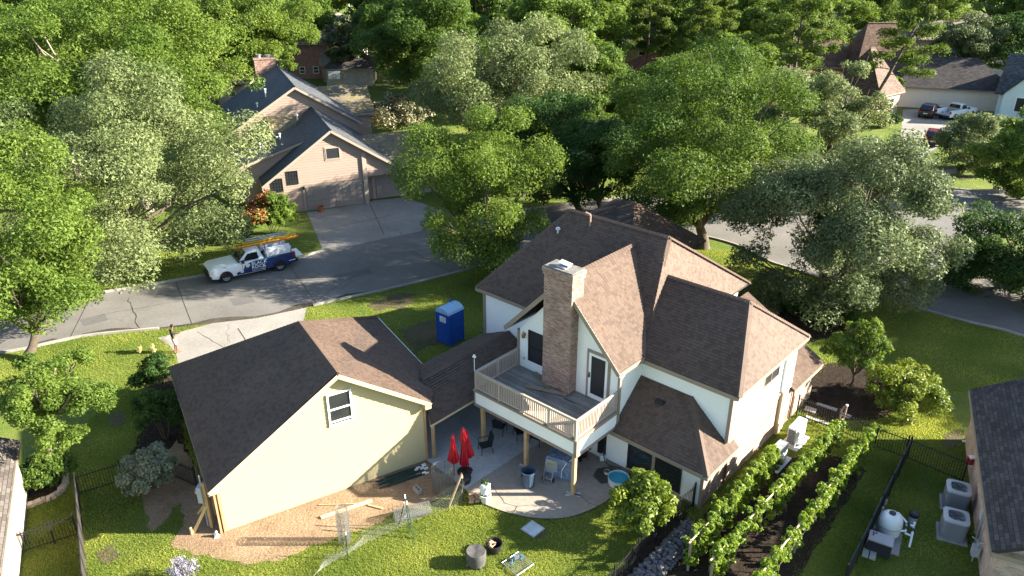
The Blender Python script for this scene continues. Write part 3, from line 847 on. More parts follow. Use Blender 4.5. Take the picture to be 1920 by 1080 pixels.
# corner and trim boards
for bx_ in ((0.06,2.86,2.3, 0.18,2.99,4.98),(-5.72,2.86,3.02, -5.60,3.0,4.95),(-10.13,5.08,0.05,-10.0,5.2,4.85),(4.37,4.66,2.42, 4.53,4.82,4.80),(4.37,2.885,0.0, 4.52,2.99,1.92),(-0.36,2.90,0.03,4.36,2.92,0.16)):
    tb = MB(); tb.box(*bx_); tb.build('trim_board', MAT_TRIM, house)
# pilaster at the far end of the right wall: white above, timber coloured below
pb = MB(); pb.box(4.44,9.95,2.41,4.62,10.75,4.80); pb.build('pilaster', MAT_WHITE, house)
pb = MB(); pb.box(4.441,9.97,0.05,4.60,10.32,2.40); pb.box(4.441,10.36,0.05,4.57,10.70,2.40)
pb.build('wood_post', MAT_TRIM2, house)
MAT_COPPER = M('copper_brown', (0.20,0.10,0.06), rough=0.5)
for pts in ([(4.62,4.95,2.0),(4.55,4.95,1.85),(4.49,4.95,1.7),(4.49,4.95,0.1)], [(4.52,11.6,2.0),(4.50,11.6,0.1)]):
    dp = MB(); dp.tube(pts, 0.045, 8); dp.build('downspout', MAT_COPPER, house)
# windows and doors
window(house, 'y', 2.92, -1, -5.05, -4.12, 3.50, 5.12, fw=0.05, fm=MAT_BLACK, gm=MAT_SCREEN, bars=(4.25,))
window(house, 'y', 2.918, -1, -0.80, 0.42-0.78, 0.30, 1.95, fw=0.04, fm=MAT_BLACK)
window(house, 'y', 2.92, -1, -3.4, -1.1, 0.12, 1.98, fw=0.07, fm=MAT_WFRAME, vbars=(-2.25,), name='patio_door')
w = window(house, 'y', 2.92, -1, 0.80, 2.05, 0.31, 1.90, fw=0.05, fm=MAT_SCREEN, bars=(1.08,))
w = window(house, 'y', 2.92, -1, 2.21, 3.49, 0.31, 1.90, fw=0.05, fm=MAT_SCREEN, bars=(1.08,))
q = MB(); q.box(2.055,2.86,0.28,2.205,2.92,1.92); q.box(0.76,2.88,1.902,3.52,2.92,1.96); q.box(0.76,2.88,0.22,3.52,2.92,0.308); q.build('mullion_board', MAT_TRIM, house)
window(house, 'x', 4.44, 1, 7.75, 9.3, 3.62, 4.55, fw=0.06, fm=MAT_TRIM, gm=MAT_SCREEN, vbars=(8.5,), trim=MAT_TRIM2, tw=0.08)
# glazed balcony door with side trim
dr = MB()
for a in ((-1.50,-1.38,3.06,5.28),(-0.62,-0.50,3.06,5.28)): dr.box(a[0],2.86,a[2],a[1],2.92,a[3])
dr.box(-1.38,2.86,5.16,-0.62,2.92,5.28); dr.box(-1.38,2.86,3.06,-0.62,2.92,3.24)
door = dr.build('door', MAT_WFRAME, house); door['label'] = 'white glazed door opening on the balcony'
q = MB(); q.box(-1.378,2.885,3.242,-0.622,2.915,5.158); q.build('pane', MAT_SCREEN, door)
q = MB(); q.box(-1.455,2.80,4.06,-1.415,2.86,4.30); q.lathe([(0.03,0),(0.03,0.05)], (-1.435,2.80,4.1), 10); q.build('handle', MAT_BLACK, door)
q = MB(); q.box(-1.62,2.87,3.02,-1.502,2.92,5.42); q.box(-0.498,2.87,3.02,-0.38,2.92,5.42); q.box(-1.50,2.87,5.282,-0.50,2.92,5.42); q.build('door_trim', MAT_TRIM, door)
# wall lantern and socket
q = MB(); q.lathe([(0.02,0),(0.08,0.03),(0.09,0.22),(0.05,0.28),(0.02,0.34)], (-5.28,2.80,4.62), 10); q.box(-5.32,2.84,4.7,-5.24,2.92,4.86)
q.build('wall_lantern', M('brass', (0.42,0.26,0.09), rough=0.35, metal=0.6, bmp=0), house)
q = MB(); q.box(-5.36,2.895,3.42,-5.28,2.92,3.54); q.build('socket', MAT_GREYP, house)
q = MB(); q.box(4.15,2.88,1.2,4.21,2.92,1.3); q.box(-9.98,5.1,1.6,-9.84,5.15,1.9); q.build('wall_box', MAT_GREYP, house)
# chimney
q = MB(); q.box(-3.75,2.38,3.04,-2.2,3.2,8.55)
q.box(-3.79,2.34,8.551,-2.16,3.24,8.70); q.box(-3.82,2.31,8.701,-2.13,3.27,8.90)
q.box(-3.72,2.40,0.03,-2.23,3.1,2.1)
chim = q.build('chimney', MAT_CHIM, house)
q = MB(); q.box(-3.74,2.37,8.902,-2.2,3.21,8.95); q.build('crown', M('chimney_crown', (0.20,0.185,0.165), var=0.35, scale=6), chim)
q = MB(); q.box(-3.25,2.55,8.952,-2.75,3.0,9.0); q.obox((-2.95,2.85,9.10),(0.26,0.2,0.01),0.3,tilt=0.25); q.build('flue_cap', MAT_GREYP, chim)
# brick courses picked out proud on the chimney cap
# roof vents
q = MB(); q.lathe([(0.05,0),(0.05,0.35)], (-7.3,7.75,7.85), 8); q.lathe([(0.0,0.3),(0.13,0.33),(0.11,0.42),(0.0,0.47)], (-7.3,7.75,7.85), 10); q.build('roof_vent', M('pale_vent', (0.62,0.60,0.56), bmp=0), house)
q = MB(); q.tube([(-5.75,8.35,8.4),(-5.75,8.35,9.15)], 0.05, 8); q.tube([(-5.75,8.35,9.15),(-6.02,8.3,9.22)], 0.07, 8); q.build('roof_vent', M('rust_vent', (0.35,0.24,0.18), bmp=0), house)
q = MB(); q.obox((1.48,4.12,3.44),(0.19,0.16,0.05),0.0); q.build('roof_vent', MAT_SCREEN, house)
# front wing and porch on the street side
fwg = MB(); fwg.box(-15.2,14.61,0,-7.8,23.4,2.75); fwg.box(-7.79,14.61,0,-2.2,17.2,2.7)
fwg.build('front_wing', MAT_BRICK, house)
a, b_ = (-12.2,20.0,5.7), (-10.9,20.4,5.7)
roof(house, [[(-15.7,14.5,2.85),(-7.3,14.5,2.85),b_,a],[(-7.3,14.5,2.85),(-7.3,24,2.85),b_],[(-7.3,24,2.85),(-15.7,24,2.85),a,b_],[(-15.7,24,2.85),(-15.7,14.5,2.85),a],
             [(-7.3,15.1,4.4),(-4.3,16.2,4.4),(-3.2,17.7,3.0),(-7.3,17.7,3.0)],[(-4.3,16.2,4.4),(-3.0,14.9,3.2),(-3.2,17.7,3.0)]], geo=True, seed=40, name='front_roof')

# ---------------------------------------------------------------- balcony deck
dk = MB()
for (x, y) in ((0.0,0.08),(-2.76,0.08),(-5.45,0.08)): pass
for (x, y, zb) in ((0.0,0.0,0.06),(-2.72,0.05,0.06),(-5.38,0.05,0.06)):
    q = MB(); q.box(x-0.08,y-0.02,zb,x+0.08,y+0.14,2.15); q.build('deck_post', MAT_WOOD, house)
for (x, y) in ((0.0,0.05),(-2.72,0.08)):
    q = MB()
    for k in range(7):
        aa = RNG.uniform(0,6.28); q.obox((x+0.2*math.cos(aa), y+0.2*math.sin(aa), 0.07),(0.13,0.05,0.012),aa)
    q.build('paint_spill', M('old_render', (0.55,0.52,0.48)), house)
q = MB(); q.box(-5.72,-0.02,2.18,0.10,0.0,2.86); q.box(0.10,-0.02,2.18,0.12,2.9,2.86); q.box(-5.74,-0.02,2.18,-5.72,2.9,2.86)
q.build('deck_skirt', MAT_WHITE, house)
q = MB()
q.box(-5.76,-0.06,2.08,0.16,-0.02,2.20); q.box(0.12,-0.06,2.08,0.16,2.9,2.20); q.box(-5.78,-0.06,2.08,-5.74,2.9,2.2)
q.box(-5.80,-0.10,2.86,0.20,0.06,2.96); q.box(0.08,0.061,2.86,0.20,2.9,2.96); q.box(-5.80,0.061,2.86,-5.68,2.9,2.96)
q.box(0.0,-0.05,2.201,0.14,-0.021,2.86); q.box(0.121,-0.05,2.201,0.16,0.08,2.86); q.box(-5.78,-0.05,2.201,-5.72,-0.021,2.86)
q.build('deck_trim', MAT_TRIM, house)
q = MB(); q.box(-5.7,0.02,2.70,0.08,2.9,2.95); q.build('deck_frame', MAT_WOODW, house)
rb = random.Random(5); y = 0.07; me_b = None; i = 0
while y < 2.88:
    q = MB(); q.box(-5.66,y,2.951,0.07,min(y+0.135,2.9),2.99+rb.uniform(-.003,.003), 0, rb.random()); q.build('plank', MAT_DECKB, house); y += 0.142
# railing
def rail_run(p, q_, posts, n):
    p, q_ = Vector(p), Vector(q_); d = (q_-p)
    z0, z1 = 2.96, 3.90
    m = MB(); m.beam(p+Vector((0,0,z1)), q_+Vector((0,0,z1)), 0.09, 0.045); m.beam(p+Vector((0,0,z1-0.07)), q_+Vector((0,0,z1-0.07)), 0.04, 0.07); m.beam(p+Vector((0,0,z0+0.09)), q_+Vector((0,0,z0+0.09)), 0.05, 0.06)
    m.build('handrail', MAT_RAIL, house)
    for t in posts:
        c = p+d*t; m = MB(); m.box(c.x-0.045,c.y-0.045,z0,c.x+0.045,c.y+0.045,z1+0.03); m.build('rail_post', MAT_RAIL, house)
    bm = MB(); bm.box(-0.018,-0.018,z0+0.11,0.018,0.018,z1-0.1); me = bm.mesh('baluster', [MAT_RAIL])
    for k in range(n):
        t = (k+0.5)/n
        if min(abs(t-s) for s in posts)*d.length < 0.05: continue
        link('baluster', me, house, p+d*t)
rail_run((0.06,0.0,0),(-5.68,0.0,0), (0.0,0.25,0.5,0.75,1.0), 56)
rail_run((0.07,0.05,0),(0.07,2.85,0), (0.5,1.0), 27)
rail_run((-5.69,0.05,0),(-5.69,2.85,0), (0.5,1.0), 27)
q = MB(); q.tube([(-5.74,-0.02,3.9),(-5.74,-0.02,4.62)], 0.015, 6); q.box(-5.82,-0.06,4.62,-5.66,0.02,4.68); q.box(-5.78,-0.05,4.68,-5.70,0.01,4.76); q.build('weather_sensor', MAT_WFRAME, house)
# loose boards lying on the balcony
def loose(name, label, p0, p1, w, h, mat, cat='board', group=None):
    q = MB(); c = (Vector(p0)+Vector(p1))/2
    q.beam(Vector(p0)-c, Vector(p1)-c, w, h); o = q.build(name, mat, None, c); return tag(o, label, cat, group)
MH = Matrix.Translation((2.58,26.08,0)) @ Matrix.Rotation(HROT, 4, 'Z')
def hw(x, y, z): return MH @ Vector((x,y,z))
loose('plank', 'greenish plank leaning across the balcony floor from the chimney corner', hw(*(-4.61, 2.83, 3.02)), hw(*(-3.19, 2.22, 3.02)), 0.24, 0.035, M('greenish_board', (0.22,0.18,0.10), var=0.2))
loose('plank', 'longest brown plank lying flat before the brick chimney', hw(*(-4.09, 1.63, 3.06)), hw(*(-2.21, 2.31, 3.06)), 0.22, 0.04, MAT_WOODW)
loose('plank', 'short thin dark offcut on the balcony beside the white door', hw(*(-2.17, 2.04, 3.00)), hw(*(-1.58, 2.06, 3.00)), 0.05, 0.02, M('dark_offcut', (0.06,0.05,0.045)))

# ---------------------------------------------------------------- garage
garage = thing('garage', 'cream gabled garage with brown roof and one white window', 'garage', (-11.50,23.93,0), R(30.96))
def gr(x): return 5.85-0.65*(5.1-x) if x < 5.1 else 5.85-0.68*(x-5.1)
mb = MB()
mb.extr([(0,0.02,0.02),(8.83,0.02,0.02),(8.83,0.02,gr(8.83)-.02),(5.1,0.02,5.80),(0,0.02,gr(0)-.02)], (0,5.0,0))
mb.box(0,5.021,0.02,10.4,9.8,2.25)
mb.build('wall', MAT_CREAM, garage)
sd_ = MB(); lap(sd_, [(0.0,0.08),(8.83,0.08),(8.83,gr(8.83)-.04),(5.1,5.78),(0.0,gr(0)-.04)], 'y', 0.018, -1, course=0.19, lift=0.024)
s = sd_.build('siding', MAT_CREAM, garage)
gp = [
 [(-0.39,-0.35,2.42),(5.1,-0.35,5.98),(5.1,4.87,5.98),(-0.14,10.3,2.42)],
 [(-0.14,10.3,2.42),(5.1,4.87,5.98),(10.97,10.95,2.05)],
 [(9.05,-0.35,3.27),(9.75,0.9,2.80),(10.97,4.87,1.98),(10.97,10.95,2.05),(5.1,4.87,5.98),(5.1,-0.35,5.98)],
]
roof(garage, gp, fascia=[((-0.40,-0.35,2.42),(-0.15,10.3,2.42))], caps=[((5.1,-0.33,6.0),(5.1,4.87,6.0)),((5.1,4.87,5.98),(-0.14,10.3,2.42)),((5.1,4.87,5.98),(10.97,10.95,2.05))], seed=70, capw=0.2)
q = MB(); q.beam((-0.4,-0.36,2.31),(5.1,-0.36,5.87),0.03,0.17); q.beam((5.1,-0.36,5.87),(9.07,-0.36,3.16),0.03,0.17)
q.extr([(8.80,-0.355,2.98),(9.08,-0.355,2.98),(9.08,-0.355,3.12),(8.80,-0.355,3.3)], (0,0.34,0))
q.extr([(-0.40,-0.355,2.22),(0.0,-0.355,2.22),(0.0,-0.355,2.52),(-0.40,-0.355,2.28)], (0,0.34,0))
q.build('bargeboard', M('pale_barge', (0.52,0.40,0.24), var=0.05), garage)
MAT_CEDAR = M('cedar_board', (0.42,0.24,0.12), var=0.2)
for bx_ in ((8.83,-0.03,0.05,8.93,0.14,3.2),(-0.10,-0.03,0.02,0.0,0.12,2.45),(-0.24,-0.01,0.02,-0.16,0.09,2.4)):
    q = MB(); q.box(*bx_); q.build('corner_board', MAT_CEDAR, garage)
for y in (1.2,2.6,4.0):
    q = MB(); q.box(-0.22,y,0,-0.13,y+0.09,2.35); q.build('stud', MAT_WOOD, garage)
window(garage, 'y', -0.005, -1, 4.62, 5.66, 3.42, 4.97, fw=0.075, bars=(4.2,3.62), depth=0.07)
# drip edge along the rear right eave
q = MB(); q.beam((11.0,4.9,1.95),(11.0,10.95,2.0),0.05,0.12); q.build('gutter', M('pale_gutter', (0.55,0.52,0.47), bmp=0), garage)
# temporary service mast beside the garage corner
mast = thing('utility_post', 'raw timber post with grey meter box propped by two braces', 'utility post', (-12.19, 24.19))
MZ = lambda x, y, z: Vector((x,y,z))
def rel(o, p): return Vector(p) - Vector(o.location)
b0 = Vector((*(-12.19, 24.19),0))
q = MB(); q.box(-0.06,-0.06,0,0.06,0.06,2.25); q.build('post', MAT_WOOD, mast)
q = MB(); q.beam((-0.62,-0.38,0.02),(-0.02,-0.05,1.15),0.05,0.12); q.beam((-0.85,0.75,0.02),(-0.05,0.05,1.2),0.05,0.1); q.beam((-0.66,-0.42,0.0),(-0.66,-0.42,0.35),0.12,0.06); q.build('brace', M('pale_timber', (0.62,0.44,0.21)), mast)
q = MB(); q.box(-0.26,-0.16,1.35,-0.07,0.14,2.1); q.lathe([(0.09,0),(0.09,0.12)], (-0.3,0,1.75), 12); q.build('meter_box', MAT_GREYP, mast)
q = MB(); q.tube([(-0.16,0.02,0.0),(-0.16,0.02,1.35)], 0.03, 8); q.tube([(-0.1,0.0,2.1),(-0.1,0.0,2.6)], 0.03, 8); q.build('conduit', MAT_GREYP, mast)

# ---------------------------------------------------------------- breezeway
brz = thing('breezeway', 'low brown shingled breezeway roof joining garage and house', 'breezeway', (2.58,26.08,0), HROT)
bp = [[(-6.13,-2.45,2.05),(-6.13,5.1,2.05),(-8.3,5.1,3.0),(-8.2,-1.15,3.0)],[(-8.2,-1.15,3.0),(-8.3,5.1,3.0),(-10.4,5.1,2.05),(-10.35,0.8,2.05)]]
roof(brz, bp, caps=[((-8.2,-1.1,3.0),(-8.3,5.1,3.0))], seed=90, thick=0.1)
q = MB(); q.beam((-6.12,-2.46,1.99),(-6.12,2.6,1.99),0.03,0.1); q.beam((-6.12,-2.46,1.99),(-6.62,-2.15,2.18),0.03,0.1); q.build('fascia', MAT_TRIM2, brz)
for (x, y) in ((-6.3,-2.2),(-10.0,1.6)):
    q = MB(); q.box(x-0.06,y-0.06,0.05,x+0.06,y+0.06,2.0); q.build('post', MAT_WOOD, brz)

# ================================================================== TREES AND SHRUBS
def ctree(name, label, trunk, v, **kw):
    """v = (x, y, z, rx, rz) crown; trunk = foot of the trunk"""
    return tree(name, label, trunk, v[:3], v[3], v[4], **kw)
TA = ctree('oak_tree', 'huge bright green spreading oak filling the upper left', (-31.5,63), (-32.33, 63.00, 11.38, 10.44, 5.92), kind='bright', n=56000, leaf=0.30, seed=11, n1=26, trunk_r=0.45, r1=0.30, mat_bark=MAT_BARK_PALE)
ctree('live_oak_tree', 'pale grey green live oak on the verge behind the parked pickup', (-28.15, 49.22), (-26.45, 50.00, 6.44, 8.50, 6.05), kind='live', n=52000, leaf=0.25, seed=12, n1=26, trunk_r=0.35, r1=0.30)
ctree('live_oak_tree', 'tall green tree cut by the left frame edge beside the street', (-27.3,37.6), (-26.44, 39.00, 6.07, 3.65, 5.97), kind='bright', n=26000, leaf=0.24, seed=13, trunk_r=0.25, r1=0.36)
ctree('crape_myrtle', 'small round topped tree with pale trunk beside the stone edged bed', (-20.91, 28.02), (-18.91, 26.60, 4.55, 1.86, 1.98), kind='bright', n=14000, leaf=0.16, seed=14, n1=16, trunk_r=0.13, mat_bark=MAT_BARK_PALE)
ctree('oak_tree', 'light green tree leaning over the street before the pink house', (-1.34, 50.53), (-2.07, 50.00, 5.42, 4.25, 5.96), kind='bright', n=30000, leaf=0.22, seed=15, trunk_r=0.28, r1=0.36, n1=20)
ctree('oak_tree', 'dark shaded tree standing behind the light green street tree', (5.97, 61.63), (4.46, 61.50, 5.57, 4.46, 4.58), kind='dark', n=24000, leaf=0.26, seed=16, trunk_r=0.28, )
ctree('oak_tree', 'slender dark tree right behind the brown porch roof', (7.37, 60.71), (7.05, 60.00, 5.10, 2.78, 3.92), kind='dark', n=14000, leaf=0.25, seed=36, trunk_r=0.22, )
ctree('oak_tree', 'largest round dark green tree on the corner behind the house', (14.59, 54.51), (13.91, 55.00, 7.70, 8.01, 7.87), kind='oak', n=60000, leaf=0.25, seed=17, n1=30, trunk_r=0.42, r1=0.29, limbs=12)
ctree('live_oak_tree', 'wide silvery grey oak between the house and the right street', (20.6,43.4), (20.07, 44.00, 4.61, 6.56, 6.24), kind='grey', n=62000, leaf=0.24, seed=18, n1=26, trunk_r=0.32, r1=0.31, limbs=11)
ctree('live_oak_tree', 'pale feathery tree rising behind the silvery grey oak', (25.5,62), (25.11, 61.00, 8.02, 4.72, 4.83), kind='live', n=24000, leaf=0.26, seed=19, trunk_r=0.26)
ctree('live_oak_tree', 'pale yellow green oak across the street in the upper middle', (0.4,76), (0.52, 76.00, 8.30, 9.33, 6.09), kind='live', n=44000, leaf=0.30, seed=20, n1=26, trunk_r=0.36, r1=0.30)
ctree('oak_tree', 'tall dark green tree with bare lower trunk left of the pale oak', (-11.56, 101.06), (-9.68, 88.00, 10.89, 6.16, 6.01), kind='oak', n=36000, leaf=0.34, seed=21, n1=22, trunk_r=0.36)
ctree('live_oak_tree', 'feathery tree on the far lawn before the parked cars', (45.6,75), (46.30, 75.50, 2.37, 3.25, 3.14), kind='live', n=15000, leaf=0.26, seed=22, trunk_r=0.16)
ctree('maple_tree', 'vivid yellow green tree on the bright lawn at the right edge', (47,66), (44.93, 66.00, 3.89, 3.33, 4.28), kind='bright', n=20000, leaf=0.28, seed=23, trunk_r=0.2)
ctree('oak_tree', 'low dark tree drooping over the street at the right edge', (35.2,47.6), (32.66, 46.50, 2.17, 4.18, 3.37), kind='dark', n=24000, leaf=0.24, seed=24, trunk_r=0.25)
ctree('oak_tree', 'yellow green tree top in the upper left behind the huge oak', (-32,98), (-31.99, 98.00, 11.96, 8.72, 3.79), kind='bright', n=26000, leaf=0.34, seed=25, trunk_r=0.3)
ctree('oak_tree', 'fresh green tree touching the brick chimney of the pink house', (-40.81, 122.06), (-30.08, 97.00, 9.60, 4.85, 4.52), kind='bright', n=18000, leaf=0.32, seed=26, trunk_r=0.25)
ctree('magnolia_tree', 'narrow glossy magnolia beside the far hip roofed garage', (-23.5,125), (-26.05, 124.00, 6.15, 2.73, 4.15), kind='magnolia', n=10000, leaf=0.42, seed=27, trunk_r=0.22)
ctree('oak_tree', 'grey green tree shading the tan roofs at the upper right', (64,112), (63.54, 112.00, 7.04, 4.01, 3.82), kind='grey', n=13000, leaf=0.40, seed=28, trunk_r=0.25)
ctree('oak_tree', 'dark round tree at the upper right corner', (70,112), (70.88, 112.00, 7.68, 5.30, 3.70), kind='dark', n=13000, leaf=0.40, seed=29, trunk_r=0.25)
# pines
def pine(label, base, h, rx, seed, lean=(0,0), n=11500, z0=0.35, kind='pine'):
    t = thing('pine_tree', label, 'tree', (base[0], base[1], 0), 0, None)
    g = random.Random(seed); C = []; Rd = []; T = []; mb = MB()
    top = Vector((lean[0], lean[1], h))
    mb.tube([(0,0,-.1), top*0.35+Vector((0.1,0,0)), top*0.7, top], [0.24,0.19,0.12,0.03], 9)
    for i in range(26):
        f = z0 + (1-z0)*(i/25)**0.9; p = top*f; a = i*2.399+g.uniform(-.4,.4); L = rx*(1.05-(f-z0)/(1-z0)*0.75)*g.uniform(.7,1.15)
        e = p + Vector((math.cos(a)*L, math.sin(a)*L, L*g.uniform(-.05,.3)))
        limb(mb, p, e, 0.07, 0.02, g, 5, 0.08)
        tint = g.random()*0.3
        for j in range(6):
            q = p.lerp(e, g.uniform(.45,1.1)) + Vector((g.uniform(-.5,.5),g.uniform(-.5,.5),g.uniform(0,.4)))
            C.append(q); Rd.append(rx*g.uniform(.12,.22)); T.append(tint+g.random()*.15)
    me = leaves_mesh('crown', [tuple(c) for c in C], Rd, n, 0.42, seed, LEAF[kind], ccol=np.array(T), aspect=0.28, squash=0.6, inner=0.4, up=0.25)
    link('crown', me, t); mb.build('trunk', MAT_BARK, t, smooth=True)
    return t
pine('leaning tall pine with a bare trunk before the brown steep roofs', (43.54, 95.85), 17.0, 4.6, 31, lean=(7.0,1.0), n=13000)
pine('tall pine with a dark trunk behind the largest round tree', (31.5,88), 17.5, 4.2, 32)
pine('thin pine standing behind the red brown roof', (19,112), 16.5, 4.2, 33)
pine('loose pine left of the tall dark trunked pine', (27,108), 16.0, 4.4, 34)
pine('bushy pine at the top edge between two gables', (24.5,104), 15.0, 4.0, 35)
pine('broad pine leaning left behind the round corner tree', (35,100), 16.5, 4.6, 37)
pine('pine just left of the light blue house', (42,112), 17.0, 4.4, 38)
# belts of street and garden trees farther off: individual copies of four prototypes
proto = [tree('shade_tree', 'x', (x_, -400), (x_, -400, 8.0), 5.2, 4.8, kind=k_, n=15000, leaf=0.42, seed=s_, trunk_r=0.3) for x_, k_, s_ in ((0,'mid',51),(20,'live',52),(40,'bright',53),(60,'oak',54))]
far_spots = [(-58,78,0,1.25),(-48,92,2,1.2),(-66,98,0,1.3),(-80,112,1,1.3),(-40,104,0,1.25),(-54,116,2,1.3),(-36,128,3,1.3),(-15,116,0,1.2),(-10,104,2,1.1),(-5,128,0,1.3),
 (3,98,0,1.15),(9,110,2,1.2),(16,126,0,1.3),(-22,140,0,1.3),(-58,136,0,1.3),(-78,140,2,1.3),(-96,128,0,1.3),(-98,150,0,1.4),(30,134,0,1.2),(40,146,3,1.2),(52,134,2,1.2),(84,132,0,1.25),
 (92,118,0,1.2),(100,140,0,1.3),(-46,64,0,1.0),(-52,56,1,1.0),(-44,50,0,0.9),(68,150,0,1.3),(84,160,0,1.3),(18,150,0,1.4),(0,150,3,1.4),(-40,150,0,1.4),(-70,165,0,1.5),(40,168,0,1.5),(-10,172,0,1.5),(100,170,0,1.5),(6,70,3,0.75),(14,74,0,0.85),(-120,150,0,1.5),(-116,120,0,1.4),(118,150,0,1.5),(-140,170,0,1.5),(140,170,0,1.5)]
KN = ['green shade tree','grey green shade tree','light green shade tree','dark green shade tree']
def zone(x, y):
    z = ('far left beyond the huge bright oak' if x < -60 else 'behind the huge bright oak' if x < -30 else 'beyond the hip roofed brick garage' if x < -8 else 'behind the pale yellow green oak' if x < 15 else 'among the pines' if x < 45 else 'behind the steep brown roofs' if x < 70 else 'beyond the wide light tan roof')
    return z + (', nearest row' if y < 90 else ', second row' if y < 115 else ', third row' if y < 140 else ', farthest row')
far_spots += [(-42,72,0,1.1),(1,67,3,0.6),(-46,67,0,1.0),(8,78,0,0.8),(22,80,0,0.8),(24,88,2,0.9),(-68,84,0,1.3),(-72,118,0,1.4),(-88,104,2,1.3),(-62,122,0,1.3),
 (-46,122,3,1.2),(-18,128,0,1.2),(6,118,0,1.15),(12,136,0,1.3),(24,122,3,1.1),(34,118,0,1.05),(46,130,0,1.2),(108,128,0,1.2),(112,112,0,1.2),(-30,164,0,1.5),(-54,168,2,1.5),(26,164,0,1.5),(58,170,0,1.5),(80,182,0,1.6),(120,182,0,1.6),(-90,176,0,1.6),(-120,186,0,1.6),(10,186,0,1.6),(-22,188,0,1.6),(44,190,0,1.6),(70,200,0,1.7),(-52,200,0,1.7),(100,205,0,1.7),(-84,205,0,1.7),(26,208,0,1.7),(0,212,0,1.7),(-25,215,0,1.7),(140,200,0,1.7),(-130,215,0,1.7)]
used = set(); rg = random.Random(99)
for x, y, k, s in far_spots:
    s *= rg.uniform(.9,1.12); lb = KN[k] + ' ' + zone(x, y)
    if k not in used:
        o = proto[k]; o.location = (x,y,0); o.scale = (s,s,s); o['label'] = lb; o['group'] = lb; used.add(k)
    else: tree_copy(proto[k], (x,y), (s*1.08, s*rg.uniform(.85,1.1)), rg.uniform(0,6.28), lb, lb)
# trees past the right edge whose long shadows streak the lawn
for x, y, s, lb in ((42.5,36.5,0.72,'grey green tree past the right edge, smallest of the three'),(47,41.5,0.95,'grey green tree past the right edge, middle of the three'),(54,33.0,1.05,'grey green tree past the right edge, farthest of the three')):
    tree_copy(proto[1], (x,y), s, rg.uniform(0,6.28), lb)

# shrubs
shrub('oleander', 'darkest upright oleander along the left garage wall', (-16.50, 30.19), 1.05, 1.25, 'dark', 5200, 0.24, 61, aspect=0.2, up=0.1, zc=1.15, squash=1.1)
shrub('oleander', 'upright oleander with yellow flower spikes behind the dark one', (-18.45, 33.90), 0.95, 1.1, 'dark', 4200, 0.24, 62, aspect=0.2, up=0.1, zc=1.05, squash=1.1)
for k,(px,py) in enumerate(((-19.78, 35.68),(-19.39, 35.79))):
    pass
q = thing('flower_spike', 'pair of pale yellow flower spikes above the rear oleander', 'flowers', (-18.92, 34.62))
link('petals', leaves_mesh('petals', [(-.35,0,2.3),(-.3,0,2.5),(0.22,0.1,2.3),(0.3,.1,2.5),(.4,0,2.3)], [0.11]*5, 320, 0.1, 63, leaf_mat('petal_yellow', (0.42,0.40,0.14), (0.62,0.58,0.26), 0.3)), q)
qq = MB(); qq.tube([(0,0,0),(-.3,0,2.2)], 0.012, 5); qq.tube([(0,0,0),(.3,0.1,2.2)], 0.012, 5); qq.build('stem', MAT_BARK, q)
shrub('silver_bush', 'round silvery bush before the iron fence left of the garage', (-15.59, 26.60), 1.12, 0.95, 'silver', 9000, 0.115, 64, zc=0.85, n1=14)
shrub('red_tip_bush', 'big red tipped bush beside the pink house driveway', (-18.84, 56.99), 2.0, 1.6, 'bright', 9000, 0.24, 65, mats=[LEAF['bright'], LEAF['red']], matidx=lambda P, g: ((P[:,0] < 0.35*g.random(len(P))*2-0.25) & (g.random(len(P)) < 0.8) & (P[:,2] > -0.6)).astype(int), zc=1.6, n1=14)
shrub('citrus_bush', 'yellow green citrus bush between the patio and the stacked stone wall', (5.19, 24.13), 1.15, 1.05, 'citrus', 6500, 0.17, 66, zc=1.1, n1=13, stems=4)
shrub('boxwood', 'large clipped round bush with a yellowish top on the mulch', (19.62, 32.91), 1.85, 1.15, 'citrus', 16000, 0.13, 67, zc=0.85, n1=24, r1=0.34)
ctree('crape_myrtle', 'slim upright small tree beside the clipped round bush', (17.85, 34.62), ((17.85, 34.62)[0], (17.85, 34.62)[1], 2.4, 1.35, 1.6), kind='bright', n=7000, leaf=0.17, seed=68, n1=14, trunk_r=0.06, low=-0.8, limbs=12, fork=0.1)
shrub('hedge', 'dark low hedge beside the front walk', (19.13, 42.61), 2.6, 0.55, 'dark', 7000, 0.16, 69, cat='hedge', ry=0.8, zc=0.5, rot=R(-30), n1=16)
shrub('hedge', 'dark low hedge under the right windows by the brown roof corner', (18.54, 45.12), 1.6, 0.5, 'dark', 4200, 0.16, 70, cat='hedge', ry=0.8, zc=0.45, rot=R(-30), n1=12)
shrub('ground_shrub', 'low leafy shrub inside the stone edged bed', (-20.33, 26.95), 0.95, 0.6, 'oak', 4200, 0.15, 71, zc=0.6, n1=12)
shrub('ground_shrub', 'dark leafy shrub under the tree by the left house wall', (-20.83, 26.60), 0.65, 0.6, 'dark', 2600, 0.15, 72, zc=0.6, n1=10)
shrub('bloom_bush', 'broad cream flowered bush behind the pink house', (-13.36, 90.84), 3.8, 2.0, 'magnolia', 13000, 0.30, 73, mats=[LEAF['magnolia'], LEAF['bloom']], matidx=lambda P, g: ((g.random(len(P)) < 0.42) & (P[:,2] > -0.2)).astype(int), zc=1.9, n1=20, ry=3)
shrub('lavender', 'purple spiked flower clump at the bottom frame edge', (-12.20, 21.26), 0.55, 0.40, 'silver', 1300, 0.13, 74, cat='flowers', mats=[LEAF['silver'], LEAF['purple']], matidx=lambda P, g: (P[:,2] > 0.18).astype(int), zc=0.45, aspect=0.22, n1=14, long_axis=(0.2,0,1.6), up=0.0)
shrub('bush', 'small bush at the corner of the brown garage by the parked cars', (52.42, 107.87), 1.9, 1.7, 'bright', 5000, 0.3, 75, zc=2.0)
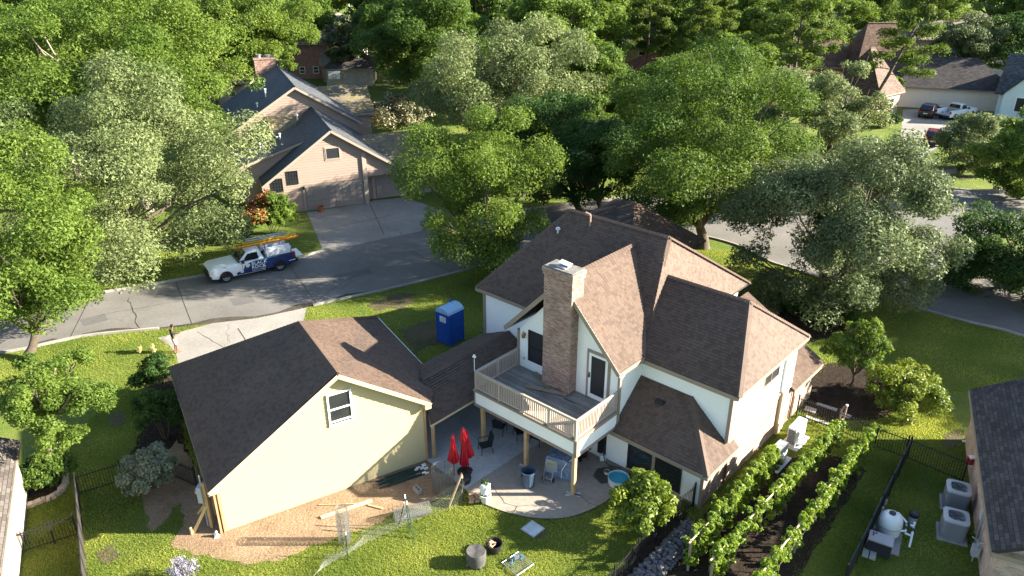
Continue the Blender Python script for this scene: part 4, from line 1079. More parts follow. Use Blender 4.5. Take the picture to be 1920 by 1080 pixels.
shrub('bush', 'dark clump of shrubs at the foot of the steep brown roof', (45.33, 94.13), 2.4, 0.8, 'dark', 4000, 0.28, 76, zc=0.8, ry=1.2)
for k, (pt, lb, kd) in enumerate((((-20.81, 57.23),'green shrub left of the red tipped bush','oak'),((-22.14, 55.50),'grey shrub against the pickup verge under the live oak','live'),((-16.68, 64.42),'small shrub at the left jamb of the pink garage door','dark'))):
    shrub('bush', lb, pt, (1.5,1.6,0.5)[k], (1.2,1.1,0.6)[k], kd, 4200, 0.2, 80+k)

# ================================================================== NEIGHBOURING HOUSES
MAT_TANW = M('pink_tan_siding', (0.335,0.248,0.20), rough=0.75, var=0.05, scale=0.7, tint=0.05)
MAT_TANT = M('pink_trim', (0.36,0.29,0.235), rough=0.7, var=0.05)
MAT_SLATE = shingle_mat('slate_shingles', (0.070,0.072,0.075), (0.120,0.118,0.115), tabw=0.32, row=0.2)
MAT_SLATE_G = shingle_mat('weathered_shingles', (0.060,0.066,0.074), (0.115,0.118,0.120), geo=True)
MAT_MOSS = shingle_mat('mossy_shingles', (0.13,0.115,0.085), (0.22,0.195,0.145), geo=True, moss=(0.26,0.21,0.10,1))
MAT_BROWNR = shingle_mat('red_brown_shingles', (0.115,0.070,0.050), (0.175,0.110,0.080), tabw=0.4, row=0.2)
MAT_REDR = shingle_mat('rust_red_shingles', (0.20,0.085,0.055), (0.28,0.13,0.085), tabw=0.4, row=0.2)
MAT_TANR = shingle_mat('tan_shingles', (0.24,0.20,0.155), (0.33,0.28,0.22), tabw=0.4, row=0.2)
MAT_DARKR = shingle_mat('charcoal_shingles', (0.060,0.052,0.050), (0.095,0.085,0.080), tabw=0.34, row=0.16)
MAT_GREYBR = brick_mat('pale_brick', (0.36,0.33,0.29), (0.48,0.45,0.40), (0.5,0.48,0.44), w=0.3, h=0.1)
MAT_REDBR = brick_mat('red_brick', (0.27,0.10,0.07), (0.38,0.17,0.12), (0.40,0.35,0.30), w=0.24, h=0.08)
MAT_PINKBR = brick_mat('pink_brick', (0.42,0.27,0.20), (0.58,0.42,0.33), (0.52,0.46,0.40), w=0.22, h=0.075)
MAT_BLUEW = M('pale_blue_siding', (0.62,0.70,0.73), var=0.04)
MAT_GARD = M('garage_door_paint', (0.27,0.23,0.205), var=0.06)
MAT_CREAMD = M('cream_door', (0.70,0.63,0.52), var=0.04)

def box_part(parent, name, b, mat):
    q = MB(); q.box(*b); return q.build(name, mat, parent)

# ---------------------------------------------------------------- pink house across the street
T = thing('house', 'pink tan lap sided house with grey gables and a garage door', 'house', (-17.86,62.86,0), R(22.5))
mb = MB()
mb.extr([(-3.05,0.02,0),(5.65,0.02,0),(5.65,0.02,2.45),(8.3,0.02,2.45),(8.3,0.02,3.0),(2.8,0.02,6.7),(-3.05,0.02,2.62)], (0,9,0))
mb.extr([(-5.0,2.3,0),(1.9,2.3,0),(1.9,2.3,5.7),(-5.0,2.3,3.6)], (0,7.15,0))
mb.extr([(-4.05,9.5,0),(7.0,9.5,0),(7.0,9.5,5.25),(1.45,9.5,8.75),(-4.05,9.5,5.4)], (0,12.3,0))
mb.box(4.9,15.2,0,9.6,22.9,4.7); mb.box(5.7,1.0,0,12.2,8.1,2.9)
mb.extr([(9.59,15.2,4.7),(9.59,19.05,6.75),(9.59,22.9,4.7)], (-0.3,0,0))
mb.box(-1.1,7.85,4.2,1.6,9.5,5.22)
mb.build('wall', MAT_TANW, T)
sdm = MB()
lap(sdm, [(-3.05,0.1),(5.65,0.1),(5.65,2.45),(8.3,2.45),(8.3,2.98),(2.8,6.66),(-3.05,2.6)], 'y', 0.018, -1, course=0.22, lift=0.03)
lap(sdm, [(-4.05,3.9),(7.0,3.9),(7.0,5.2),(1.45,8.7),(-4.05,5.35)], 'y', 9.498, -1, course=0.22, lift=0.03)
lap(sdm, [(-5.0,0.1),(1.9,0.1),(1.9,5.6),(-5.0,3.55)], 'y', 2.298, -1, course=0.2)
sdm.build('siding', MAT_TANW, T)
roof(T, [[(-3.25,-0.4,2.72),(2.8,-0.4,6.9),(2.8,9.5,6.9),(-3.25,9.5,2.72)],[(2.8,-0.4,6.9),(8.6,-0.4,3.05),(8.6,9.5,3.05),(2.8,9.5,6.9)],
         [(-5.35,2.0,3.68),(2.75,2.0,6.22),(2.75,9.5,6.22),(-5.35,9.5,3.68)],
         [(-4.7,9.1,5.2),(1.45,9.1,8.95),(1.45,22.2,8.95),(-4.7,22.2,5.2)],[(1.45,9.1,8.95),(7.45,9.1,5.12),(7.45,22.2,5.12),(1.45,22.2,8.95)]],
     mat=MAT_SLATE_G, caps=[((2.8,-0.38,6.92),(2.8,9.4,6.92)),((1.45,9.12,8.97),(1.45,22.1,8.97))], seed=120, fmat=MAT_TANT,
     fascia=[((-3.25,-0.41,2.72),(2.8,-0.41,6.9)),((2.8,-0.41,6.9),(8.6,-0.41,3.05)),((-5.35,1.99,3.68),(1.0,1.99,5.67)),((-4.7,9.09,5.2),(1.45,9.09,8.95)),((1.45,9.09,8.95),(7.45,9.09,5.12)),((-3.26,-0.4,2.72),(-3.26,2,2.72))])
roof(T, [[(5.2,0.6,2.95),(12.7,0.6,2.95),(12.9,4.5,5.0),(4.6,4.5,5.0)],[(12.7,8.4,2.95),(5.2,8.4,2.95),(4.6,4.5,5.0),(12.9,4.5,5.0)],
         [(5.0,14.9,4.78),(10.0,14.9,4.78),(10.2,19.05,7.0),(4.4,19.05,7.0)],[(10.0,23.2,4.78),(5.0,23.2,4.78),(4.4,19.05,7.0),(10.2,19.05,7.0)],
         [(-1.35,7.5,5.25),(1.9,7.5,5.25),(2.6,9.5,6.4),(-1.35,9.5,6.4)]],
     mat=MAT_MOSS, seed=140, name='mossy_roof', fmat=MAT_TANT, fascia=[((5.9,0.59,2.95),(12.7,0.59,2.95)),((5.0,14.89,4.78),(10.0,14.89,4.78)),((-1.35,7.49,5.25),(1.9,7.49,5.25))])
def garage_door(parent, x0, x1, y, z1, rows=5, cols=8, mat=None, nm='garage_door'):
    q = MB(); q.box(x0,y-0.03,0.02,x1,y,z1); d = q.build(nm, mat or MAT_GARD, parent)
    w = (x1-x0)/cols; h = (z1-0.06)/rows
    pm = MB(); pm.box(0.04,-0.035,0.035,w-0.04,0,h-0.035); me = pm.mesh('panel', [mat or MAT_GARD])
    for i in range(cols):
        for j in range(rows): link('panel', me, d, (x0+i*w, y-0.0305, 0.04+j*h))
    return d
garage_door(T, 0.24,5.2,-0.01,2.05); garage_door(T, 6.5,11.6,0.98,2.3)
for b in ((5.25,-0.16,0.02,5.62,0.015,4.6),(0.0,-0.05,0.02,0.20,0.015,2.2),(0.2,-0.05,2.07,5.25,0.015,2.22),(6.2,0.92,0.02,6.46,0.995,2.5)):
    box_part(T, 'trim_board', b, MAT_TANT)
window(T, 'y', 0.0, -1, 2.23,3.45,4.31,5.31, fw=0.07, fm=MAT_TANT, gm=MAT_SCREEN, depth=0.06, trim=MAT_TANT)
window(T, 'y', 0.0, -1, -2.5,-1.55,1.95,3.12, fw=0.05, fm=MAT_SCREEN, bars=(2.25,2.54,2.83), vbars=(-2.26,-2.02,-1.79), depth=0.06)
window(T, 'y', 0.0, -1, -1.16,-0.24,2.48,3.66, fw=0.05, fm=MAT_SCREEN, bars=(2.78,3.07,3.36), vbars=(-0.93,-0.7,-0.47), depth=0.06)
ch = box_part(T, 'chimney', (-0.75,22.25,4.0,1.4,23.3,9.6), MAT_CHIM)
box_part(ch, 'chimney_cap', (-0.82,22.18,9.602,1.47,23.37,9.75), MAT_CHIM)
q = MB(); q.lathe([(0.2,0),(0.2,0.25),(0.3,0.27),(0.3,0.34)], (-0.2,22.8,9.75), 12); q.build('flue_pot', MAT_STEEL, ch)
q = MB(); q.lathe([(0.2,0),(0.2,0.2),(0.3,0.22),(0.3,0.28)], (0.75,22.8,9.75), 12); q.build('flue_pot', MAT_STEEL, ch)
for (x,y,z,h) in ((-0.9,12.5,7.55,0.7),(-1.9,11.0,6.95,0.35),(-2.6,5.0,4.6,0.35),(-0.8,5.2,5.1,0.5),(1.3,8.6,5.95,0.45)):
    q = MB(); q.tube([(x,y,z),(x,y,z+h)], 0.07, 8); q.lathe([(0.12,0),(0.12,0.08),(0,0.12)], (x,y,z+h), 8); q.build('roof_vent', MAT_WFRAME, T)
q = MB(); q.tube([(-3.28,-0.3,2.5),(-3.2,0.02,2.2),(-3.02,-0.06,1.9),(-3.02,-0.06,0.1)], 0.06, 8); q.build('downspout', MAT_TANT, T)
q = MB(); q.lathe([(0.05,0),(0.1,0.05),(0.1,0.2),(0.03,0.28)], (0.12,-0.1,1.95), 8); q.build('wall_lantern', MAT_BLACK, T)
t = thing('flower_pot', 'terracotta pot standing before the pink garage door', 'pot', (-16.44, 62.72))
q = MB(); q.lathe([(0.2,0),(0.3,0.4),(0.33,0.42),(0.33,0.5),(0.26,0.5),(0.24,0.4)], (0,0,0.0), 16); q.build('pot', M('terracotta', (0.36,0.12,0.06)), t)
q = MB(); q.lathe([(0.24,0.4),(0.0,0.44)], (0,0,0), 12); q.build('soil', MAT_MULCH, t)

# ---------------------------------------------------------------- simpler houses
def plain_house(label, L, Rt, depth, ze, zr, wall, rmat, hip=(1,1), run=None, name='house', cat='house', wins=(), doors=(), over=0.4, cap=True, group=None, extra=None):
    """L, Rt: world xy of the front wall's corners seen from the street; the house lies behind that line"""
    L, Rt = Vector(L).to_2d(), Vector(Rt).to_2d(); w = (Rt-L).length; a = math.atan2((Rt-L).y, (Rt-L).x)
    t = thing(name, label, cat, (L.x, L.y, 0), a, group)
    q = MB(); q.box(0,0,0,w,depth,ze-0.15)
    o = over; run = run if run is not None else depth/2+o
    rl, rr = (-o+run if hip[0] else -o), (w+o-run if hip[1] else w+o)
    A, B, C, D = (-o,-o,ze),(w+o,-o,ze),(w+o,depth+o,ze),(-o,depth+o,ze); P, Q_ = (rl,depth/2,zr),(rr,depth/2,zr)
    planes = [[A,B,Q_,P],[C,D,P,Q_]]
    if hip[0]: planes.append([D,A,P])
    else: q.extr([(0.01,0,ze-0.16),(0.01,depth,ze-0.16),(0.01,depth/2,zr-0.25)], (0.3,0,0))
    if hip[1]: planes.append([B,C,Q_])
    else: q.extr([(w-0.01,0,ze-0.16),(w-0.01,depth/2,zr-0.25),(w-0.01,depth,ze-0.16)], (-0.3,0,0))
    q.build('wall', wall, t)
    roof(t, planes, mat=rmat, geo=False, caps=[(P,Q_)] if cap and abs(rr-rl) > .3 else (), fascia=[((-o,-o-0.01,ze),(w+o,-o-0.01,ze)),((w+o+0.01,-o,ze),(w+o+0.01,depth+o,ze))], seed=5)
    for (s0,s1,z0,z1) in wins: window(t, 'y', 0.0, -1, s0*w, s1*w, z0, z1, fw=0.09, bars=((z0+z1)/2,), depth=0.08)
    for (s0,s1,z1,m) in doors: garage_door(t, s0*w, s1*w, -0.01, z1, rows=4, cols=6, mat=m)
    return t
plain_house('small hip roofed grey brick garage with a hoop on its wall', (-28.6,121), (-21.6,121.5), 7.5, 2.75, 5.6, MAT_GREYBR, MAT_DARKR)
plain_house('two storey tan roofed house with a dark brick front wall', (-35.8,127), (-29.8,128), 7, 5.6, 7.6, MAT_REDBR, MAT_TANR, wins=((0.25,0.4,0.9,2.0),(0.6,0.75,0.9,2.0)))
plain_house('tan two storey wing with pale siding behind the dark brick front', (-32,136), (-25.5,136.5), 7, 6.6, 8.6, MAT_CREAMD, MAT_TANR, wins=((0.62,0.75,3.6,5.2),(0.82,0.95,3.6,5.2)))
plain_house('tan roofed link between the dark brick house and grey garage', (-30,124.5), (-27.5,124.8), 5, 2.8, 4.2, MAT_TANW, MAT_TANR, hip=(0,0))
plain_house('dark blue roofed house peeping out left of the pink house chimney', (-47,104), (-36.5,104.5), 8, 3.1, 6.0, MAT_GREYBR, MAT_DARKR, wins=((0.86,0.95,1.0,2.4),(0.5,0.62,1.0,2.4)))
plain_house('dark roofed low house at the top edge behind the magnolia', (-36,158), (-26,159), 10, 3.2, 6.6, MAT_REDBR, MAT_BROWNR)
plain_house('pale pinkish gabled house far beyond the magnolia', (-43,172), (-35,172), 10, 3.5, 6.5, MAT_CREAMD, MAT_TANR, hip=(0,1))
plain_house('red roofed brick house behind the round corner tree', (17.0,112), (25.5,113), 7, 3.2, 5.9, MAT_REDBR, MAT_REDR)
plain_house('grey roofed two storey house above the red roofed one', (15.5,126), (27,127), 9, 5.2, 8.4, MAT_GREYBR, MAT_SLATE, hip=(1,0), wins=((0.1,0.2,3.2,4.6),(0.4,0.5,3.2,4.6)))
plain_house('low brown roofed house behind the pines', (33,101), (44,103), 8, 2.9, 5.4, MAT_REDBR, MAT_BROWNR)
stp = plain_house('steep brown roofed brick house beside the leaning pine', (46.70, 98.85), (51.0,102.2), 7.0, 2.9, 8.2, MAT_PINKBR, MAT_BROWNR, run=2.6, wins=((0.55,0.75,0.9,2.2),))
plain_house('tall brown gable with dark shaded face behind the leaning pine', (50,114), (57.5,114), 7, 4.2, 9.8, MAT_REDBR, MAT_BROWNR, run=2.2)
plain_house('second brown gabled house left of the tall brown gable', (44,117), (50.5,117.5), 7, 3.6, 8.8, MAT_REDBR, MAT_BROWNR, run=2.4)
plain_house('dark hip roofed cream garage facing two parked cars', (52.0,106.5), (66.0,102.3), 8.5, 2.75, 6.2, MAT_CREAMD, MAT_DARKR, doors=((0.32,0.93,2.2,MAT_CREAMD),))
plain_house('low brown roofed link behind the dark garage', (50.5,111), (60,110), 6, 2.8, 5.0, MAT_PINKBR, MAT_BROWNR)
plain_house('grey brick wall and white window of a house at the upper right', (74.5,131), (92,129), 8, 3.1, 5.8, MAT_GREYBR, MAT_SLATE, wins=((0.42,0.62,0.9,2.5),))
plain_house('wide light tan roofed house at the upper right', (76,152), (96,150), 11, 3.2, 7.4, MAT_PINKBR, MAT_TANR)
plain_house('pale blue two storey house above the wide light tan roof', (80,168), (90,168), 9, 6.4, 9.3, MAT_BLUEW, MAT_TANR, hip=(0,1), wins=((0.15,0.4,4.2,5.8),))
plain_house('light blue house at the top edge behind the pines', (66,166), (76,166), 9, 6.0, 9.0, MAT_BLUEW, MAT_SLATE, hip=(0,1), wins=((0.2,0.32,3.2,5.2),(0.4,0.52,3.2,5.2)))
plain_house('grey gabled house with a pale brick chimney in the upper right corner', (96,146), (108,146), 9, 5.2, 9.0, MAT_PINKBR, MAT_SLATE, hip=(0,0))
for bq in ((94.0,146,0,96.2,148,9.6),):
    t = thing('chimney', 'pale brick chimney stack beside the tan roof at the upper right', 'chimney', (95,147)); q = MB(); q.box(-1,-0.8,0,1,0.8,9.4); q.build('stack', MAT_GREYBR, t); q = MB(); q.box(-1.1,-0.9,9.402,1.1,0.9,9.7); q.build('chimney_cap', MAT_GREYBR, t)
# pale blue house at the right frame edge
BH = thing('house', 'pale blue sided gables under a slate roof at the right edge', 'house', (61.94, 98.85), R(-38))
q = MB(); q.box(0,0,0,14,9,3.3); q.extr([(0.6,-1.2,0),(4.6,-1.2,0),(4.6,-1.2,3.4),(2.6,-1.2,5.6),(0.6,-1.2,3.4)], (0,3,0)); q.extr([(6,-2.2,0),(11,-2.2,0),(11,-2.2,3.4),(8.5,-2.2,6.0),(6,-2.2,3.4)], (0,4,0)); q.build('wall', MAT_BLUEW, BH)
roof(BH, [[(-0.5,-0.5,3.3),(14.5,-0.5,3.3),(14.5,4.5,7.6),(-0.5,4.5,7.6)],[(14.5,9.5,3.3),(-0.5,9.5,3.3),(-0.5,4.5,7.6),(14.5,4.5,7.6)],
          [(0.3,-1.5,3.25),(2.6,-1.5,5.8),(2.6,3,5.8),(0.3,3,3.25)],[(2.6,-1.5,5.8),(4.9,-1.5,3.25),(4.9,3,3.25),(2.6,3,5.8)],
          [(5.7,-2.5,3.2),(8.5,-2.5,6.2),(8.5,4,6.2),(5.7,4,3.2)],[(8.5,-2.5,6.2),(11.3,-2.5,3.2),(11.3,4,3.2),(8.5,4,6.2)]], mat=MAT_SLATE, geo=False, seed=9)
window(BH, 'y', -1.2, -1, 2.0,3.2,1.3,3.2, fw=0.12, gm=MAT_SCREEN, depth=0.08)
window(BH, 'y', -2.2, -1, 7.6,9.4,1.2,3.2, fw=0.12, gm=MAT_SCREEN, depth=0.08)
# basketball hoops
def hoop(label, base, rot, h=2.9, pole=True):
    t = thing('basketball_hoop', label, 'basketball hoop', base, rot)
    q = MB(); q.box(-0.9,-0.03,h,0.9,0.03,h+1.2); b = q.build('backboard', MAT_WFRAME, t)
    q = MB()
    for x0,z0,x1,z1 in ((-.3,.15,.3,.2),(-.3,.65,.3,.7),(-.3,.2,-.25,.65),(.25,.2,.3,.65)): q.box(x0,-0.045,h+z0,x1,-0.032,h+z1)
    q.build('target_mark', M('hoop_red', (0.45,0.05,0.05), bmp=0), b)
    q = MB(); n = 14
    q.tube([(0.23*math.cos(k*2*math.pi/n), -0.28+0.23*math.sin(k*2*math.pi/n), h+0.18) for k in range(n+1)], 0.02, 6); q.build('rim', M('rim_orange', (0.5,0.12,0.03), bmp=0), t)
    q = MB(); q.tube([(0,0.05,0),(0,0.08,h+0.6)] if pole else [(0,0.9,h+0.5),(0,0.03,h+0.5)], 0.06, 8); q.build('pole', MAT_BLACK, t)
hoop('white basketball backboard before the grey brick garage wall', (-27.3,120.7), 0.05, 1.2, False)
hoop('basketball hoop beside the light blue house at the top edge', (68,150), -0.2, 6.0)

# ---------------------------------------------------------------- neighbour house on the right edge
NR = thing('house', 'pink brick house under a dark slate roof at the lower right', 'house', (0,0), 0)

# ================================================================== YARD OBJECTS
def V2(p): return Vector((p[0], p[1], 0))
plain_house('pink brick house under a dark slate roof at the lower right', (21.55,30.1), (17.0,20.35), 11, 2.55, 5.9, MAT_PINKBR, MAT_DARKR, hip=(0,0), over=0.32)
bpy.data.objects.remove(NR)
plain_house('pale plastered house under a tan roof cut by the left frame edge', (-16.3,17.2), (-20.75,26.1), 9, 2.65, 5.4, M('pale_plaster', (0.40,0.33,0.28), var=0.05), shingle_mat('grey_tan_shingles', (0.10,0.085,0.075), (0.15,0.13,0.115)), hip=(0,0), over=0.25)
# white end panel of the right house
t = thing('downpipe', 'white bent downpipe on the brick wall at the lower right', 'downpipe', (21.47, 29.77))
q = MB(); q.tube([(0.5,-0.3,2.3),(0.25,-0.25,1.6),(0.22,-0.2,0.3),(-0.2,0.05,0.1)], 0.05, 8); q.build('pipe', MAT_WFRAME, t)

# ---- portable toilet
F_, L_, R_ = V2((-3.60, 39.03)), V2((-4.26, 39.86)), V2((-2.76, 40.01))
ang_t = math.atan2((R_-F_).y, (R_-F_).x)
pt = thing('portable_toilet', 'blue portable toilet with pale roof standing on the side lawn', 'portable toilet', F_, ang_t)
BLUE = M('toilet_blue', (0.012,0.075,0.36), rough=0.4, var=0.08, bmp=0.05); BLUEL = M('toilet_roof', (0.30,0.50,0.68), rough=0.4, var=0.05, bmp=0)
w_, d_ = 1.22, 1.1
q = MB(); q.box(0.03,0.03,0.1,w_-0.03,d_-0.03,2.02); q.build('body', BLUE, pt)
q = MB(); q.box(-0.02,-0.02,0.0,w_+0.02,d_+0.02,0.10); q.build('base', M('toilet_base', (0.05,0.06,0.10)), pt)
q = MB()
prof = [(0.0,2.02),(0.06,2.16),(0.22,2.28),(0.42,2.34),(0.68,2.34),(0.88,2.28),(1.04,2.16),(1.10,2.02)]
q.extr([(-0.03,y,z) for y, z in prof], (w_+0.06,0,0))
for k in range(5):
    x = 0.12+k*0.24; q.extr([(x,y*0.92+0.045,z+0.02 if 0.05<y<1.05 else z) for y, z in prof], (0.08,0,0))
q.build('roof', BLUEL, pt)
for z0, z1 in ((0.2,0.75),(0.82,1.35),(1.42,1.92)):
    q = MB(); q.box(0.14,0.012,z0,w_-0.14,0.029,z1); q.box(0.22,0.0,z0+0.1,w_-0.22,0.011,z1-0.1); q.build('side_panel', BLUE, pt)
for z0, z1 in ((0.2,0.95),(1.05,1.35)):
    q = MB(); q.box(0.012,0.16,z0,0.029,d_-0.16,z1); q.build('side_panel', BLUE, pt)
q = MB(); q.box(0.005,0.3,1.45,0.028,0.78,1.80); sgn = q.build('notice', MAT_WFRAME, pt)
q = MB()
for k in range(4): q.box(0.001,0.36,1.50+k*0.07,0.004,0.72-0.1*(k%2),1.525+k*0.07)
q.build('notice_print', MAT_GREYP, sgn)
for (x,y) in ((0.02,0.02),(w_-0.05,0.02),(0.02,d_-0.05),(w_-0.05,d_-0.05)):
    q = MB(); q.box(x-0.01,y-0.01,0.1,x+0.05,y+0.05,2.05); q.build('corner_post', BLUE, pt)
q = MB(); q.tube([(w_-0.2,d_-0.2,2.2),(w_-0.2,d_-0.2,2.5)], 0.05, 8); q.build('vent_pipe', BLUE, pt)

# ---- closed umbrellas
RED = M('umbrella_red', (0.42,0.006,0.022), rough=0.35, var=0.12, bmp=0.1, spec=0.5)
def umbrella(label, base, h, zb, r0, base_disc=True, lean=(0,0), tier=False, n=8):
    t = thing('umbrella', label, 'umbrella', base, RNG.uniform(0,1), 'red umbrellas closed on the patio')
    q = MB(); q.tube([(0,0,0.05),(lean[0],lean[1],h)], 0.02, 8); q.build('pole', MAT_BLACK, t)
    def canopy(z0, z1, ra, rb, name):
        m = MB(); K = 9; M_ = n*4
        for i in range(K):
            f = i/(K-1); z = z0+(z1-z0)*f; r = ra+(rb-ra)*f**0.8
            if i == 0: r *= 0.93
            for k in range(M_):
                a = 2*math.pi*k/M_; rr_ = r*(1+0.26*math.cos(n*a+f*1.5)*(1-f*0.6)); zz = z + (0.05*math.cos(n*a) if i == 0 else 0)
                m.v.append((rr_*math.cos(a)+lean[0]*z/h, rr_*math.sin(a)+lean[1]*z/h, zz))
        for i in range(K-1):
            for k in range(M_):
                k2 = (k+1) % M_; m.f.append((i*M_+k, i*M_+k2, (i+1)*M_+k2, (i+1)*M_+k)); m.m.append(0); m.t.append(.5)
        m.f.append(tuple((K-1)*M_+k for k in range(M_))); m.m.append(0); m.t.append(.5)
        return m.build(name, RED, t, smooth=True)
    canopy(zb, h-0.08, r0, 0.05, 'canopy')
    if tier: canopy(h-0.62, h-0.02, r0*0.95, 0.045, 'vent_tier')
    q = MB(); q.lathe([(0.02,0),(0.035,0.03),(0.0,0.08)], (lean[0],lean[1],h-0.03), 8); q.build('finial', RED, t)
    if base_disc:
        q = MB(); q.lathe([(0.33,0.0),(0.34,0.05),(0.28,0.12),(0.06,0.16),(0.05,0.4)], (0,0,0.055), 24); q.build('stand', MAT_BLACK, t)
    return t
umbrella('leftmost red closed umbrella standing behind the wire mesh coil', (-2.56, 27.39), 2.28, 0.85, 0.25, base_disc=False)
umbrella('red closed umbrella with a double top on the round black stand', (-2.12, 27.61), 2.42, 0.48, 0.19, tier=True)
umbrella('red closed umbrella with the widest skirt behind the double topped one', (-1.94, 27.87), 2.2, 0.82, 0.28, base_disc=False, lean=(-0.12,-0.05))
t = thing('black_bag', 'black plastic bag slumped beside the umbrella stand', 'bag', (-2.04, 26.95))
q = MB(); q.lathe([(0.16,0),(0.24,0.08),(0.26,0.26),(0.20,0.40),(0.05,0.46)], (0,0,0.055), 9, sx=1.0, sy=1.4); q.obox((0.15,0.25,0.5),(0.14,0.1,0.04),0.5); q.build('sack', MAT_BLACK, t, smooth=False)

# ---- patio chairs and table
def chair(label, base, rot, group='black patio chairs'):
    t = thing('patio_chair', label, 'chair', base, rot, group)
    q = MB(); q.obox((0,0,0.42),(0.24,0.23,0.015)); q.build('seat', MAT_SCREEN, t)
    q = MB(); q.extr([(-0.24,0.23,0.42),(0.24,0.23,0.42),(0.24,0.36,0.95),(0.13,0.38,1.0),(-0.13,0.38,1.0),(-0.24,0.36,0.95)], (0,0.02,0)); q.build('backrest', MAT_SCREEN, t)
    for sx in (-1,1):
        for y0, y1 in ((-0.25,-0.21),(0.33,0.25)):
            q = MB(); q.tube([(sx*0.28,y0,0.06),(sx*0.265,y1,0.42)], 0.018, 6); q.build('leg', MAT_BLACK, t)
        q = MB(); q.tube([(sx*0.27,-0.21,0.42),(sx*0.29,-0.25,0.6),(sx*0.29,-0.15,0.66),(sx*0.28,0.15,0.67),(sx*0.26,0.28,0.66)], 0.02, 6); q.build('armrest', MAT_BLACK, t)
        q = MB(); q.tube([(sx*0.25,0.24,0.42),(sx*0.25,0.37,0.97)], 0.018, 6); q.build('back_frame', MAT_BLACK, t)
    return t
chair('black patio chair standing alone on the pale slab beside the umbrellas', (-1.26, 29.12), R(-70))
chair('black patio chair in the shade beside the left deck post', (-0.59, 30.62), R(160))
chair('black patio chair half hidden behind the middle deck post', (0.41, 30.19), R(20))
chair('black patio chair under the deck behind the wrapped grill', (1.21, 29.77), R(60))
t = thing('patio_table', 'dark round patio table in the shade under the deck', 'table', (0.63, 31.15))
q = MB(); q.lathe([(0.62,0.70),(0.62,0.73)], (0,0,0), 28); q.build('tabletop', MAT_SCREEN, t)
for k in range(4):
    a = k*math.pi/2+.4; q = MB(); q.tube([(0.5*math.cos(a),0.5*math.sin(a),0.06),(0.3*math.cos(a),0.3*math.sin(a),0.7)], 0.02, 6); q.build('leg', MAT_BLACK, t)

# ---- trash can
t = thing('trash_can', 'blue grey plastic trash can without lid on the patio', 'trash can', (0.70, 26.70))
q = MB(); q.lathe([(0.0,0.06),(0.255,0.06),(0.30,0.80),(0.325,0.80),(0.325,0.86),(0.295,0.86),(0.245,0.1),(0.0,0.1)], (0,0,0), 28, caps=False); q.build('bin', M('bin_blue', (0.055,0.085,0.135), rough=0.45, var=0.08, bmp=0.05), t, smooth=True)
for k in range(2):
    a = math.pi*k + 0.6; q = MB(); q.tube([(0.31*math.cos(a-.25),0.31*math.sin(a-.25),0.74),(0.38*math.cos(a),0.38*math.sin(a),0.70),(0.31*math.cos(a+.25),0.31*math.sin(a+.25),0.74)], 0.022, 6); q.build('handle', MAT_SCREEN, t)
for k in range(14):
    a = k*2*math.pi/14; q = MB(); q.tube([(0.262*math.cos(a),0.262*math.sin(a),0.1),(0.298*math.cos(a),0.298*math.sin(a),0.74)], 0.012, 5)
    if k % 2 == 0: q.build('rib', M('bin_rib', (0.05,0.08,0.13), rough=0.45, bmp=0) if k == 0 else bpy.data.materials['bin_rib'], t)

# ---- wrapped grill and hand truck
g0, g1 = V2((1.47, 27.39)), V2((2.44, 26.99))
t = thing('wrapped_grill', 'large grill wrapped in blue clear plastic under the deck corner', 'grill', (g0+g1)/2 + Vector((0.25,0.28,0)), math.atan2((g1-g0).y,(g1-g0).x))
WRAP = M('plastic_wrap', (0.17,0.24,0.36), rough=0.22, var=0.45, scale=5, fine=12, spec=0.7, bmp=0.9, bdist=0.05)
q = MB(); q.extr([(-0.66,-0.32,0.07),(0.60,-0.32,0.07),(0.68,-0.32,0.4),(0.66,-0.32,0.75),(0.5,-0.32,1.0),(0.2,-0.32,1.08),(-0.6,-0.32,1.10),(-0.68,-0.32,0.95)], (0,0.66,0)); q.build('body', WRAP, t)
q = MB(); q.box(-0.62,-0.345,0.35,-0.1,-0.322,0.95); q.build('metal_panel', M('panel_grey', (0.42,0.42,0.38), rough=0.35, var=0.2), t)
q = MB(); q.box(-0.5,-0.352,0.62,-0.36,-0.347,0.82); q.build('warning_label', M('label_yellow', (0.6,0.4,0.05), bmp=0), t)
q = MB(); q.tube([(0.1,-0.335,0.12),(0.12,-0.34,0.55),(0.3,-0.33,0.95),(0.5,-0.1,1.07),(0.55,0.3,1.02)], 0.018, 6); q.build('strap', MAT_WFRAME, t)
t = thing('hand_truck', 'silver hand truck leaning on the wrapped grill', 'hand truck', (1.55, 26.95), R(-25))
for sx in (-1,1):
    q = MB(); q.tube([(sx*0.2,-0.02,0.1),(sx*0.2,0.12,0.5),(sx*0.19,0.26,0.88),(sx*0.08,0.3,0.98)], 0.022, 6); q.build('rail', MAT_STEEL, t)
    q = MB(); q.tube([(sx*0.24-0.02,0.08,0.16),(sx*0.24+0.03,0.08,0.16)], 0.11, 14); q.build('wheel', MAT_BLACK, t)
for z in (0.2,0.5,0.75):
    q = MB(); q.tube([(-0.2,(z-.1)*0.38,z),(0.2,(z-.1)*0.38,z)], 0.016, 6); q.build('crossbar', MAT_STEEL, t)
q = MB(); q.box(-0.2,-0.2,0.07,0.2,0.0,0.085); q.build('toe_plate', MAT_STEEL, t)
t = thing('pressure_washer', 'small black and red machine behind the near deck post', 'machine', (3.18, 28.56), 0.3)
q = MB(); q.box(-0.2,-0.15,0.2,0.2,0.15,0.55); q.build('motor', MAT_BLACK, t); q = MB(); q.tube([(0.25,-0.2,0.08),(0.3,0,0.35),(0.25,0.2,0.08)], 0.02, 6); q.build('frame', M('machine_red', (0.4,0.02,0.02), bmp=0), t)
